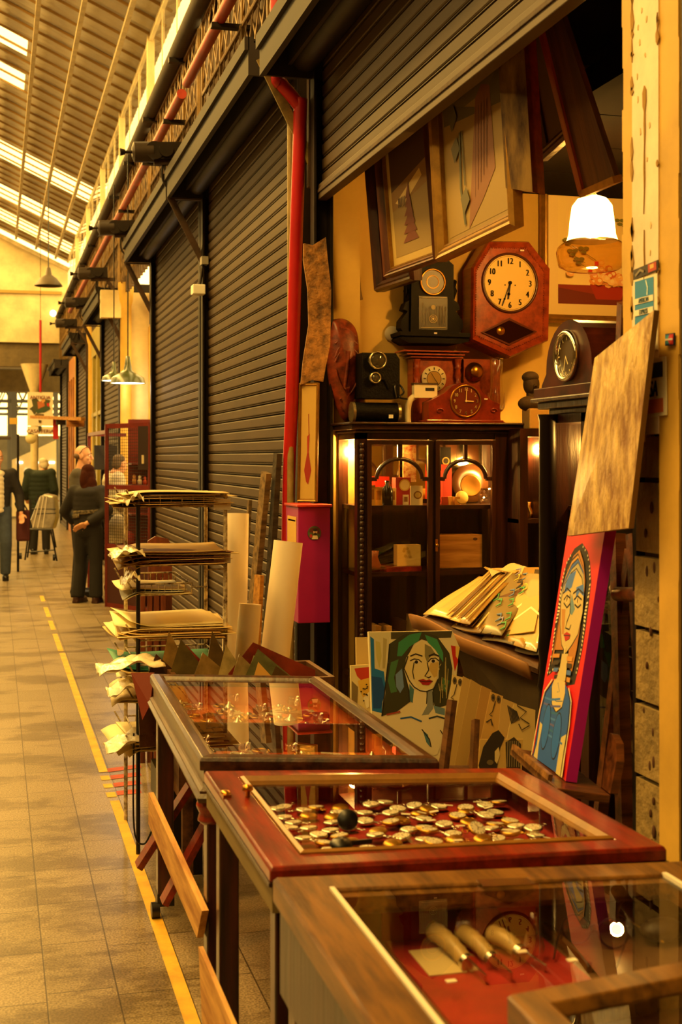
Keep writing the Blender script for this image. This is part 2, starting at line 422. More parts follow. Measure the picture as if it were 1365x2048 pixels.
# conduit on that wall
m = MB(mat('conduit', '6e5326', .6)); p = [W(706, 352, Y=6.43), W(712, 480, Y=6.42), W(718, 580, Y=6.42), W(722, 600, Y=6.42)]
m.tube(p, .012); m.tube([q+Vector((-.035, 0, 0)) for q in p[:3]], .008)
tag(m.build('wall_conduit'), 'thin bent cable conduit running down the ochre wall beside the open shutter', 'conduit')
m = MB(mat('grey_disc', 'b0a48a', .6)); c = W(785, 668, Y=6.445); m.lathe([(0, .012), (.035, .012), (.042, 0)], 20, M=TR(*c) @ RX(90))
tag(m.build('wall_cover'), 'small round grey cover plate on the ochre wall under the carved clock', 'cover plate')

# ---------------------------------------------------------------- the near pillar: block core, plaster casing, cards
M_BLOCK = mat('concrete_block', '9a8250', .9, var=.4, vscale=9, bump=.5, bscale=40)
core = MB(M_BLOCK)
z = 0.0; k = 0
while z < 1.66:
    h = .195; core.bx(1.64+.004*(k % 2), 1.93, 2.86, 3.13, z+.008, min(z+h, 1.68)-.006); z += h; k += 1
core.bx(1.665, 1.92, 2.87, 3.12, 0, 1.68, mat('mortar', '5f4a28', .95, bump=.3, vscale=30))
for q in range(46):
    yy, zz = U(2.93, 3.1), U(.1, 1.5); s = U(.006, .014)
    core.sphere((1.641, yy, zz), (.004, s*.6, s*1.3), mat('block_pit', '4a2a16', .9), 8, 5)
pil = struct('pillar_1', core)
m = MB(mat('peeling_plaster', 'f2e2cc', .7, var=.2, vscale=4, bump=.3)); m.bx(1.60, 1.93, 2.93, 3.068, 1.68, 3.74)
for i in range(46):                                   # cracks and flaked edges
    zz = U(1.7, 3.7); yy = R.choice((3.066, 3.064, 2.932)); w_ = U(.003, .010); h_ = U(.006, .05)
    m.prism([(yy-w_, zz), (yy, zz-h_*.6), (yy+w_*.8, zz-h_*.2), (yy+w_, zz+h_*.5), (yy+w_*.1, zz+h_)], -.0005, .0025, mat('crack', 'a07c3c', .9), Matrix(((0,0,-1,1.6),(1,0,0,0),(0,1,0,0),(0,0,0,1))))
for i in range(30):
    cy_ = U(2.945, 3.05); m.prism([(cy_+.003*cos(b)*U(.5, 1.6), .008*sin(b)*U(.5, 1.6)) for b in (0, 1.2, 2.5, 3.8, 5.1)], -.0005, .0015, mat('chip', 'd8bc88', .9), Matrix(((0,0,-1,1.6),(1,0,0,0),(0,1,0,U(1.75, 3.6)),(0,0,0,1))))
m.prism([(3.003, 2.24), (3.0, 2.30), (3.003, 2.36), (2.999, 2.42), (3.002, 2.47), (3.0, 2.50), (3.007, 2.515), (3.008, 2.55), (2.999, 2.567), (2.990, 2.555), (2.989, 2.525), (2.995, 2.50), (2.994, 2.45), (2.998, 2.40), (2.996, 2.33), (3.0, 2.27)], -.0005, .003, _M['crack'], Matrix(((0,0,-1,1.6),(1,0,0,0),(0,1,0,0),(0,0,0,1))))
m.prism([(3.0, 2.0), (3.002, 2.06), (2.999, 2.1), (3.0025, 2.15), (3.0, 2.2), (2.998, 2.14), (2.9965, 2.08)], -.0005, .003, _M['crack'], Matrix(((0,0,-1,1.6),(1,0,0,0),(0,1,0,0),(0,0,0,1))))
m.build('plaster_casing', pil, True)
for nm, a, b, z0 in (('edge_strip', 3.068, 3.135, 1.66), ('post', 2.835, 2.93, 0)):
    m = MB(M_YELLOW)
    zz = z0
    while zz < 3.74:
        e = U(-.005, .004) if nm == 'edge_strip' else U(-.003, .003)
        if nm == 'edge_strip': m.bx(1.607, 1.93, a, b+e, zz, min(zz+.11, 3.74))
        else: m.bx(1.603, 1.93, a+e, b, zz, min(zz+.11, 3.74))
        zz += .11
    m.build(nm, pil, True)
def on_pillar(px, py, X=1.598): return W(px, py, X=X)
def card(pts, name, label, cat, base='e8e0c4', X=1.597):
    """A thin card stuck on the pillar face; pts = the four photo corners TL TR BR BL."""
    q = [on_pillar(x, y, X) for x, y in pts]
    ex = q[1]-q[0]; w, h = ex.length, (q[0]-q[3]).length
    M = frame(q[3], q[2]-q[3], q[0]-q[3])
    mb = MB(P(base, .4), M); mb.bx(0, w, 0, h, -.003, .0)
    return mb, Art(mb, I4, w, h, .0004), name, label, cat
mb, a, *r = card([(1270, 560), (1318, 536), (1312, 700), (1268, 708)], 'card_sticker', 'tall blue payment card sticker peeling on the cream pillar', 'sticker')
a.rect(.08, .46, .86, .97, '2f86c4'); a.rect(.08, .3, .86, .46, '2f86c4'); a.stroke([(.55, .95), (.62, .85), (.6, .75)], .04, 'cfe6e6')
a.rect(.08, .655, .86, .735, 'e9e4d0'); a.rect(.08, .50, .86, .58, 'e9e4d0')
a.sy = a.sx = 1
W_, H_ = (on_pillar(1318,536)-on_pillar(1270,560)).length, (on_pillar(1270,560)-on_pillar(1268,708)).length
a.text('AMERICAN', .47*W_, .695*H_, .062*H_, '2e5f74', wide=.62, bold=.0007); a.text('EXPRESS', .47*W_, .54*H_, .062*H_, '2e5f74', wide=.7, bold=.0007)
tag(mb.build(r[0]), r[1], r[2])
mb, a, *r = card([(1268, 540), (1317, 521), (1317, 540), (1268, 560)], 'label_strip', 'torn dark strip of tape above the blue card sticker', 'tape', '2a2018', 1.596)
a.rect(.62, .1, .95, .9, 'b5402a'); a.rect(.7, .4, .85, .8, 'e0b060'); a.stroke([(.1, .3), (.3, .7), (.45, .4)], .05, '8a8070')
tag(mb.build(r[0]), r[1], r[2])
mb, a, *r = card([(1272, 725), (1336, 712), (1334, 830), (1270, 838)], 'card_sticker', 'white payment card sticker half hidden behind the mottled gold board', 'sticker', 'ddd6b8')
a.rect(.03, .66, .92, .92, '1c2350'); a.rect(.03, .06, .92, .3, 'c8693a')
W_, H_ = (on_pillar(1336,712)-on_pillar(1272,725)).length, (on_pillar(1272,725)-on_pillar(1270,838)).length
a.sx = a.sy = 1; a.text('VISA', .53*W_, .48*H_, .27*H_, '1a1a2c', wide=.66, slant=.15, bold=.0022)
tag(mb.build(r[0]), r[1], r[2])
mb, a, *r = card([(1331, 668), (1349, 664), (1349, 690), (1331, 692)], 'card_sticker', 'tiny blue and red card sticker on the yellow pillar post', 'sticker', '1d2a50', 1.5965)
a.rect(.05, .08, .5, .92, '2474c0'); a.rect(.5, .08, .95, .92, 'c02c34'); a.ell(.34, .5, .26, .34, '3fa0b8'); a.ell(.66, .5, .26, .34, 'd84040'); a.rect(.1, .42, .92, .58, 'e8e2e0')
tag(mb.build(r[0]), r[1], r[2])

# ---------------------------------------------------------------- roller shutters
def slat_mb(y0, y1, z0, z1, x=XW):
    m = MB(M_SLAT); pr = []; z = z1; ph = .074
    while z > z0:
        for dz, dx in ((0, .03), (-.003, .0), (-.008, -.006), (-.034, -.0045), (-.054, -.003), (-.059, .001), (-.0600, .012), (-.0625, .012), (-.063, .001), (-.0665, .001), (-.068, .03)):
            pr.append((x+dx, max(z+dz, z0)))
        z -= ph
    vs = []
    for px_, pz in pr: vs += [(px_, y0, pz), (px_, y1, pz)]
    m.add(vs, [(2*i, 2*i+1, 2*i+3, 2*i+2) for i in range(len(pr)-1)], M_SLAT)
    return m
SHUT = [(3.17, 6.36, 2.915, 'half raised brown roller shutter over the open antique stall'),
        (6.72, 9.98, 0.0, 'closed brown roller shutter behind the paper rolls and wire rack'),
        (10.12, 13.40, 0.0, 'closed brown roller shutter beside the red mesh cage'),
        (17.0, 19.9, 0.0, 'closed roller shutter behind the hanging green lamps'),
        (23.3, 26.2, 0.0, 'narrow far roller shutter past the second yellow column'),
        (29.7, 32.7, 0.0, 'last roller shutter, by the hanging rooster sign'),
        (-.4, 2.68, 2.95, 'raised roller shutter over the dark stall past the pillar')]
for y0, y1, z0, lab in SHUT:
    s = T('roller_shutter', lab, 'shutter', (XW, (y0+y1)/2, z0 if z0 else 0), group=None)
    slat_mb(y0, y1, z0+.07, 3.72).build('slat_curtain', s, True)
    m = MB(M_SLAT); m.bx(XW-.03, XW+.02, y0, y1, z0, z0+.075); m.bx(XW-.036, XW-.03, y0, y1, z0+.03, z0+.05, M_RUST); m.build('bottom_rail', s, True, bevel=.004)
    for yy in (y0, y1):
        m = MB(M_DKMETAL)
        if yy == 3.17: MB(M_DKMETAL).bx(1.65, 1.7, 3.14, 3.16, 0, 3.7).build('guide_rail', s, True); continue
        for xx in (-.05, .035): m.bx(XW+xx-.006, XW+xx+.006, yy-.04, yy+.04, 0, 3.7)
        m.bx(XW-.05, XW+.035, yy-.006 if yy == y0 else yy-.006, yy+.006, 0, 3.7) if False else None
        m.bx(XW-.05, XW+.035, (yy-.046) if yy == y0 else (yy+.034), (yy-.034) if yy == y0 else (yy+.046), 0, 3.7)
        m.build('guide_rail', s, True)
    zb = 3.53 if y0 == 3.17 else 3.62
    m = MB(mat('box_fascia', '21160e', .7, 0, var=.3, vscale=4))
    m.bx(1.28, 1.31, y0-.03, y1+.03, zb, zb+.2); m.bx(1.31, 1.66, y0-.03, y1+.03, zb+.17, zb+.19)
    m.bx(1.26, 1.285, y0-.03, y1+.03, zb+.13, zb+.2)
    m.bx(1.42, 1.44, y0-.03, y1+.03, zb+.06, zb+.17); m.bx(1.31, 1.62, y0-.03, y0-.01, zb, zb+.18); m.bx(1.31, 1.62, y1+.01, y1+.03, zb, zb+.18)
    b = m.build('roller_box', s, True)
    d = MB(M_DKMETAL).cyl((1.51, y0, zb+.1), (1.51, y1, zb+.1), .075, n=16); d.build('roller_drum', b, True)

# diagonal steel brackets and gear housings at the bay ends
def bracket(yy, lab, grp):
    b = T('shutter_bracket', lab, 'bracket', (XW, yy, 3.0), group=grp)
    m = MB(M_RUST if yy > 7 else mat('flaking_bracket', '9a8448', .7, var=.5, vscale=14)); m.beam((1.30, yy, 3.64), (1.57, yy, 3.12), .05, .012, up=(0,1,0)); m.beam((1.30, yy, 3.62), (1.57, yy, 3.62), .04, .012); m.build('diagonal_arm', b, True)
    m = MB(M_RUST).bx(1.545, 1.575, yy-.025, yy+.025, 3.0 if yy < 7 else 3.0, 3.62); m.build('upright', b, True)
bracket(6.46, 'rusty diagonal bracket behind the top of the red pole', None)
for yy, lab in ((10.03, 'dark diagonal bracket at the joint of the two closed shutters'), (13.5, 'dark diagonal bracket above the red cage'), (16.85, 'dark bracket above the first yellow column'), (20.1, 'dark bracket above the second yellow column'), (23.25, 'farthest dark bracket by the last shutters')):
    bracket(yy, lab, None)
DRUM_L = ['large gear housing of the shutter above the white box lamp', 'gear housing above the red mesh cage', 'gear housing above the green hanging lamps', 'gear housing past the first yellow column', 'gear housing above the far wooden beam']
proto = None
for yy, lab in zip((10.05, 13.47, 16.88, 20.1, 23.25), DRUM_L):
    if proto is None:
        g = T('gear_housing', lab, 'shutter gear', (1.2, yy, 4.0))
        A = [W(p, 304, Y=yy) for p in (240, 250, 264, 268, 306, 308, 330, 362)]
        m = MB(mat('housing', '3c3128', .5, .3, var=.3, vscale=10)); m.cyl(A[3], A[4], .078, n=20); m.cyl(A[2], A[3], .04, .078, n=20); m.build('drum', g, True)
        m = MB(M_DKMETAL); m.cyl(A[1], A[3], .012, n=8); m.cyl(A[0], A[1], .03, .02, n=10); m.build('spindle', g, True)
        m = MB(M_DKMETAL); m.beam(A[4], A[7], .12, .13); m.cyl(A[5]+Vector((0,-.07,0)), A[5]+Vector((0,.07,0)), .07, n=14); m.cyl(A[6]+Vector((0,-.09,.0)), A[6]+Vector((0,.09,.0)), .055, n=14); m.build('gearbox', g, True)
        m = MB(M_DKMETAL); c0 = A[6]
        m.tube(smooth_pts([c0, c0+Vector((-.02,0,-.2)), c0+Vector((.05,0,-.28)), c0+Vector((.12,0,-.12))]), .008); m.tube(smooth_pts([c0+Vector((.03,0,0)), c0+Vector((.0,0,-.15)), c0+Vector((.1,0,-.34)), c0+Vector((.16,0,-.05))]), .007); m.build('cable', g, True)
        m = MB(M_RUST); m.beam(A[7]+Vector((0,0,-.1)), W(418, 412, Y=yy), .045, .03, up=(0,1,0)); m.beam(A[5]+Vector((0,0,-.08)), A[7]+Vector((.1,0,-.08)), .04, .04); m.build('support_arm', g, True)
        proto = g; y0_ = yy
    else:
        g = dup(proto, TR(1.2, yy, 4.0), lab)
# long pipes along the wall
m = MB(mat('grey_gutter', '3a3026', .8, 0, var=.3, vscale=4)); m.cyl((1.5, -2, 5.06), (1.5, 32.5, 5.06), .07, n=16)
g = m.build('gutter_pipe'); tag(g, 'thick grey gutter pipe running the length of the wall below the high windows', 'pipe')
for yy in range(5, 32, 2):
    MB(M_DKMETAL).bx(1.42, 1.66, yy-.03, yy+.03, 4.96, 5.0).build('pipe_hanger', g, True)
m = MB(mat('red_pipe_paint', 'b03a22', .45, var=.3, vscale=5)); m.cyl((1.42, -2, 4.48), (1.42, 9.9, 4.48), .04, n=12); m.cyl((1.42, 10.2, 4.48), (1.42, 26, 4.48), .04, n=12)
g = m.build('red_pipe'); tag(g, 'long red pipe running along the rusty sheeting under the gutter', 'pipe')
for yy in (7.2, 8.4, 10.9, 12.5, 15):
    MB(M_DKMETAL).bx(1.36, 1.62, yy-.03, yy+.03, 4.42, 4.45).build('pipe_hanger', g, True)
# expanded lattice screens standing in front of the sheeting
M_LAT = mat('lattice_metal', '8a6a34', .6, .2, var=.4, vscale=8)
for i in range(2, len(BAYS)-1):
    a, b = BAYS[i]+.12, BAYS[i+1]-.12; m = MB(M_LAT); zz0, zz1 = 3.84, 5.0; H = zz1-zz0; st = .21
    y = a-H
    while y < b:
        for s in (0, 1):
            p0, p1 = (y, zz0), (y+H*.8, zz1)
            t0 = max(0, (a-p0[0])/(p1[0]-p0[0])); t1 = min(1, (b-p0[0])/(p1[0]-p0[0]))
            if t1 > t0:
                f = lambda t: p0[1]+(p1[1]-p0[1])*t
                ya, yb = p0[0]+(p1[0]-p0[0])*t0, p0[0]+(p1[0]-p0[0])*t1
                if s: ya, yb = a+b-ya, a+b-yb
                m.beam((1.555-.004*s, ya, f(t0)), (1.555-.004*s, yb, f(t1)), .022, .005, up=(1,0,0))
        y += st
    for k in range(5):
        yy = a+(b-a)*k/4; m.bx(1.54, 1.565, yy-.015, yy+.015, zz0, zz1)
    m.bx(1.54, 1.565, a, b, zz1-.03, zz1); m.bx(1.54, 1.565, a, b, 4.4, 4.43)
    o = m.build('lattice_screen'); tag(o, 'row of rusty diamond lattice screens above the shutters', 'lattice', 'lattice screens above the shutters')
# ================================================================ DISPLAY CASES
G_CASE1 = glass('long_case_glass', (.98, .97, .95), 1.7, .0)
G_CASE = glass('case_glass', (.97, .97, .95), .8, .0)
W_RED = wood('red_varnished_wood', '8e2412', '52120a', .28, 1, coat=.4)
W_BROWN = wood('worn_brown_wood', '80561f', '4a2e10', .38, 1, sc=12, coat=.12)
W_CHEST = wood('chestnut_wood', '4e2a12', '241006', .33, 1, sc=12, coat=.15)
W_CREAM = wood('pale_plank', 'd9a860', 'a06a30', .6, 1)
M_VELVET = mat('red_velvet', 'a01c12', .95, var=.35, vscale=9)
M_ORANGE = mat('orange_felt', 'ec7a30', .95, var=.2, vscale=6)
M_SIDE = mat('worn_side_board', '7d6a3e', .6, var=.4, vscale=7, stretch=(1, .3, 2))
M_GOLD = mat('old_gold', 'c09038', .38, 1.0)
M_SILVER = mat('old_silver', 'cfc8b8', .25, 1.0)
M_BRASS = mat('brass', 'c08a34', .3, 1.0)
M_BLACK = mat('black_plastic', '0f0c0b', .35)
class Quad:
    """Plan of a case: corners back-left, back-right, front-right, front-left, in metres."""
    def __init__(s, bl, br, fr, fl):
        s.c = [Vector(p) for p in (bl, br, fr, fl)]
        s.w = (s.c[1]-s.c[0]).length; s.l = (s.c[3]-s.c[0]).length
    def p(s, x, y, z):
        u, v = x/s.w, y/s.l; a, b, c, d = s.c
        q = a*(1-u)*(1-v)+b*u*(1-v)+c*u*v+d*(1-u)*v
        return Vector((q.x, q.y, z))
    def bx(s, m, x0, x1, y0, y1, z0, z1, mt=None):
        v = [s.p(x0,y1,z0), s.p(x1,y1,z0), s.p(x1,y0,z0), s.p(x0,y0,z0), s.p(x0,y1,z1), s.p(x1,y1,z1), s.p(x1,y0,z1), s.p(x0,y0,z1)]
        m.add(v, [(3,2,1,0),(4,5,6,7),(0,1,5,4),(1,2,6,5),(2,3,7,6),(3,0,4,7)], mt)
    def pane(s, m, i, z):
        m.add([s.p(i, s.l-i, z), s.p(s.w-i, s.l-i, z), s.p(s.w-i, i, z), s.p(i, i, z)], [(0,1,2,3)])
    def ringbox(s, m, i0, i1, z0, z1, mt=None):
        w, l = s.w, s.l
        s.bx(m, i0, w-i0, i0, i1, z0, z1, mt); s.bx(m, i0, w-i0, l-i1, l-i0, z0, z1, mt)
        s.bx(m, i0, i1, i1, l-i1, z0, z1, mt); s.bx(m, w-i1, w-i0, i1, l-i1, z0, z1, mt)
    def mould(s, m, prof, mt=None):
        """Mitred moulding round the case from (inset, z) points."""
        w, l = s.w, s.l; k = len(prof); vs = []
        for i, z in prof: vs += [s.p(i, i, z), s.p(w-i, i, z), s.p(w-i, l-i, z), s.p(i, l-i, z)]
        m.add(vs, [(a*4+j, a*4+(j+1) % 4, ((a+1) % k)*4+(j+1) % 4, ((a+1) % k)*4+j) for a in range(k) for j in range(4)], mt)
def at(q, z): return [W(x, y, Z=z).xy.to_3d() for x, y in q]
# ---- first case: chestnut frame, seen whole
Q1 = Quad(*at([(300,1347),(640,1352),(880,1518),(400,1515)], .84))
c1 = T('display_case', 'long chestnut framed glass display case standing in front of the paper rolls', 'display case', (.82, 3.95, 0), group='display cases along the aisle')
m = MB(W_CHEST); Q1.mould(m, [(0, .805), (0, .83), (.006, .84), (.03, .843), (.042, .838), (.05, .828), (.05, .815), (.03, .805)]); m.build('lid_frame', c1, True, bevel=.003)
m = MB(W_CHEST); Q1.ringbox(m, .012, .03, .735, .806, W_CHEST); Q1.mould(m, [(-.004, .722), (-.008, .735), (.0, .745), (.0, .752), (.008, .758), (.03, .758), (.03, .722)]); m.build('body', c1, True)
m = MB(M_ORANGE); Q1.bx(m, .03, Q1.w-.03, .03, Q1.l-.03, .726, .736); Q1.ringbox(m, .03, .034, .736, .802); m.build('felt_lining', c1, True)
m = MB(G_CASE1); Q1.pane(m, .045, .83); m.build('glass_top', c1, True)
m = MB(W_CHEST); Q1.bx(m, .045, Q1.w-.045, .78, .795, .736, .82, W_CHEST); m.build('divider', c1, True)
m = MB(M_BRASS); Q1.bx(m, .25, .33, -.003, .004, .80, .835); m.build('lid_plate', c1, True)
W_LEG = wood('dark_leg_wood', '4a1e12', '22100a', .35, 2, coat=.3)
for i, (x, y) in enumerate(((.045, .09), (Q1.w-.05, .09), (.05, Q1.l-.06), (Q1.w-.05, Q1.l-.06))):
    p = Q1.p(x, y, 0); m = MB(W_LEG); m.bx(p.x-.028, p.x+.028, p.y-.028, p.y+.028, .05 if y < .5 else 0, .73)
    if y > .5: m.lathe([(.026, .655), (.038, .665), (.032, .685), (.042, .705), (.03, .725)], 14, W_RED, TR(p.x-.012, p.y-.0, 0))
    l = m.build('leg', c1, True, bevel=.004)
    if y < .5:
        m = MB(M_BLACK).cyl((p.x-.05, p.y-.02, .028), (p.x-.022, p.y-.02, .028), .028, n=18); m.bx(p.x-.03, p.x+.03, p.y-.03, p.y+.03, .04, .085); m.build('caster', l, True)
for k, (a, b, yy) in enumerate((((277, 1733), (380, 1572), 4.66), ((328, 1805), (428, 1620), 4.42))):
    m = MB(W_RED); m.beam(W(*a, Y=yy), W(*b, Y=yy), .022, .075, up=(0,1,0)); m.build('brace', c1, True)
m = MB(W_CREAM); pts = [W(x, y, X=.515) for x, y in ((297, 1585), (404, 1822), (394, 1876), (297, 1648))]
m.add(pts+[p+Vector((.018, 0, 0)) for p in pts], [(3,2,1,0),(4,5,6,7),(0,1,5,4),(1,2,6,5),(2,3,7,6),(3,0,4,7)]); m.build('side_plank', c1, True)
# ---- second case: red frame, watches
Q2 = Quad(*at([(408,1541),(1040,1535),(1335,1693),(540,1735)], .82))
c2 = T('display_case', 'square red painted display case full of pocket watches', 'display case', (.92, 2.83, 0), group='display cases along the aisle')
m = MB(W_RED); Q2.mould(m, [(0, .79), (0, .812), (.004, .82), (.075, .82), (.078, .815), (.078, .79)]); m.build('lid_frame', c2, True, bevel=.003)
m = MB(mat('gilt_moulding', '94641e', .4, var=.3, vscale=14)); Q2.mould(m, [(.078, .806), (.078, .822), (.086, .826), (.096, .815), (.10, .806)]); m.build('glass_bead', c2, True)
m = MB(M_SIDE); Q2.ringbox(m, .006, .024, .728, .792); m.build('body', c2, True)
m = MB(M_DARKW); Q2.mould(m, [(-.003, .782), (-.003, .79), (.02, .79), (.02, .782)]); m.build('edge_bead', c2, True)
m = MB(M_VELVET); Q2.bx(m, .024, Q2.w-.024, .024, Q2.l-.024, .74, .748); Q2.ringbox(m, .024, .03, .748, .79); m.build('velvet_bed', c2, True)
m = MB(G_CASE); Q2.pane(m, .09, .812); m.build('glass_top', c2, True)
m = MB(M_BRASS); p = Q2.p(.012, .25, .82); m.box(p, (.02, .05, .012)); m.sphere(p+Vector((.0,.0,.006)), (.012,.018,.006)); p2 = Q2.p(.06, .27, .82); m.lathe([(.006, 0), (.006, .012), (.014, .016), (.012, .026), (0, .03)], 14, M=TR(*p2)); m.build('brass_catch', c2, True)
for x, y in ((.05, .06), (Q2.w-.05, .06), (.04, Q2.l-.05), (Q2.w-.05, Q2.l-.05)):
    p = Q2.p(x, y, 0); m = MB(W_LEG).bx(p.x-.025, p.x+.025, p.y-.025, p.y+.025, 0, .73); m.build('leg', c2, True, bevel=.004)
for y in (.08,): 
    m = MB(W_LEG); m.beam(Q2.p(.05, .09, .12), Q2.p(.05, Q2.l-.08, .12), .02, .06); m.build('stretcher', c2, True)
# ---- third case: worn brown frame, curios
Q3 = Quad(*[Vector((x, y, 0)) for x, y in ((.513, 2.435), (1.335, 2.322), (1.345, 1.42), (.515, 1.47))])
c3 = T('display_case', 'worn brown display case holding bone handled knives and spectacles', 'display case', (.92, 1.9, 0), group='display cases along the aisle')
m = MB(W_BROWN); Q3.mould(m, [(0, .77), (0, .812), (.007, .82), (.088, .82), (.09, .815), (.09, .77)]); m.build('lid_frame', c3, True, bevel=.004)
m = MB(M_WHITE); 
for x0, x1 in ((.088, .097), (Q3.w-.097, Q3.w-.088)):
    m = MB(M_WHITE); Q3.bx(m, x0, x1, .085, Q3.l-.09, .815, .823); m.build('white_strip', c3, True)
m = MB(W_BROWN); Q3.bx(m, .09, Q3.w-.09, .088, .115, .79, .812); m.build('inner_rail', c3, True)
m = MB(M_DARKW); Q3.ringbox(m, .012, .03, .60, .775); m.build('body', c3, True)
m = MB(mat('brown_lining', '6a4a28', .9, var=.3, vscale=6)); Q3.bx(m, .03, Q3.w-.03, .03, Q3.l-.03, .69, .70); Q3.ringbox(m, .03, .036, .70, .77); m.build('lining', c3, True)
m = MB(M_VELVET); Q3.bx(m, .2, .5, .06, .75, .70, .706); Q3.bx(m, .2, .5, .036, .042, .70, .77, M_VELVET); m.build('velvet_bed', c3, True)
m = MB(G_CASE); Q3.pane(m, .093, .816); m.build('glass_top', c3, True)
for x, y in ((.055, .05), (Q3.w-.05, .05), (.055, Q3.l-.05), (Q3.w-.05, Q3.l-.05)):
    p = Q3.p(x, y, 0); MB(W_LEG).bx(p.x-.03, p.x+.03, p.y-.03, p.y+.03, 0, .61).build('leg', c3, True, bevel=.004)
m = MB(glass('tape_film', (.8, .8, .72), 3.0, .15)); Q3.bx(m, .37, .47, .075, .115, .8205, .8212); tag(m.build('sticky_tape'), 'strip of clear sticky tape across the back edge of the brown case', 'tape')
# ---- framed tray lying on the third case
Q4 = Quad(*[Vector((x, y, 0)) for x, y in ((.695, 1.705), (1.30, 1.80), (1.35, 1.30), (.69, 1.24))])
c4 = T('glazed_tray', 'small wooden glazed tray lying on the front of the brown case', 'tray', (1.0, 1.5, .823))
m = MB(W_BROWN); Q4.mould(m, [(0, .824), (0, .862), (.004, .866), (.05, .866), (.06, .85), (.06, .824)]); m.build('tray_frame', c4, True, bevel=.003)
m = MB(M_DARKW); Q4.bx(m, .05, Q4.w-.05, .05, Q4.l-.05, .824, .828); m.build('tray_bed', c4, True)
m = MB(G_CASE); Q4.pane(m, .055, .853); m.build('tray_glass', c4, True)
m = MB(W_CREAM); pts = [W(x, y, X=.49) for x, y in ((397, 1893), (468, 2060), (405, 2060))]
m.add(pts+[p+Vector((.012, 0, 0)) for p in pts], [(0,1,2),(5,4,3),(0,3,4,1),(1,4,5,2),(2,5,3,0)]); tag(m.build('plank'), 'short pale pointed plank leaning by the legs of the red case', 'plank')

# ---- watches
def watch_proto(i, metal, lidded, lab, grp):
    t = T('pocket_watch', lab, 'watch', (0, 0, 0), group=grp)
    m = MB(metal).lathe([(0, 0), (.016, 0), (.021, .004), (.0225, .007), (.021, .010), (.019, .011)], 20); m.build('watch_case', t)
    if lidded:
        m = MB(metal).lathe([(.021, .010), (.018, .013), (.01, .0145), (0, .015)], 20); m.build('lid', t)
    else:
        m = MB(P('efe6cc', .3)).lathe([(.0195, .0105), (.012, .0108), (0, .0109)], 20)
        a = Art(m, TR(0, 0, .0109), 1, 1, .0001, 0)
        for h in range(12):
            an = rad(30*h); a.stroke([(.0135*cos(an), .0135*sin(an)), (.0172*cos(an), .0172*sin(an))], .0016, '15100c')
        a.ell(0, -.008, .004, .004, 'd2c7a4', 10); a.stroke([(0, 0), (.005, .008)], .0014, '101010'); a.stroke([(0, 0), (-.012, .004)], .001, '101010'); m.build('dial', t)
    m = MB(metal).cyl((.022, 0, .006), (.028, 0, .006), .003, n=8); m.tube([(.028+.007*(1-cos(rad(a_))), .007*sin(rad(a_)), .006) for a_ in range(0, 360, 45)], .0012, n=5, closed=True); m.build('crown', t)
    return t
wk = [watch_proto(0, M_SILVER, False, 'silver pocket watch with white dial on the red velvet', 'white dialled silver watches in the red case'),
      watch_proto(1, M_GOLD, False, 'gold pocket watch with white dial on the red velvet', 'white dialled gold watches in the red case'),
      watch_proto(2, M_GOLD, True, 'closed gold hunter watch on the red velvet', 'closed gold watches in the red case')]
used = [False]*3; n = 0; pos = []
tries = 0
while n < 118 and tries < 6000:
    tries += 1
    x, y = U(.10, Q2.w-.10), U(.13, Q2.l-.075)
    if x > .52 and y < .30 and R.random() < .5: continue
    if any((x-a)**2+(y-b)**2 < .043**2 for a, b in pos): continue
    pos.append((x, y)); k = R.choices((0, 1, 2), (.5, .3, .2))[0]
    p = Q2.p(x, y, .7485 + (.003 if R.random() < .8 else .01))
    M = TR(*p) @ RZ(U(0, 360)) @ RX(U(-7, 7)) @ RY(U(-7, 7))
    if n == 5: M = TR(*p) @ RZ(200) @ RX(-35); M.translation.z += .014
    if not used[k]: wk[k].matrix_local = M; MW[wk[k].name] = M; used[k] = True
    else: dup(wk[k], M)
    n += 1
# tags
m0 = None
for i in range(26):
    p = Q2.p(U(.42, Q2.w-.12), U(.15, Q2.l-.1), .772)
    m = MB(P('ece4cc')).box((0, 0, 0), (.022, .008, .001)) if m0 is None else None
    if m: m0 = m.build('price_tag', origin=(0, 0, 0)); o = m0; tag(o, 'tiny white paper price tag among the pocket watches', 'price tag', 'price tags in the red case')
    else: o = m0.copy(); C.objects.link(o)
    o.location = p; o.rotation_euler = (U(-.2, .2), U(-.2, .2), U(-.6, .4))
# black loupe resting on the glass
t = T('hand_loupe', 'black two disc loupe resting on the glass over the watches', 'loupe', W(690, 1690, Z=.812))
c_ = W(696, 1662, Z=.812)+Vector((0, 0, .024)); m = MB(M_BLACK).lathe([(0, -.004), (.021, -.004), (.023, 0), (.021, .004), (0, .004)], 24, M=TR(*c_) @ RZ(-10) @ RX(70)); m.build('raised_disc', t, True)
c_ = W(683, 1696, Z=.812)+Vector((0, 0, .008)); m = MB(M_BLACK).lathe([(0, -.004), (.023, -.004), (.025, 0), (.018, .008), (0, .012)], 24, M=TR(*c_) @ RX(12)); m.beam(c_, c_+Vector((.07, .015, -.003)), .006, .01); m.build('lower_disc', t, True)

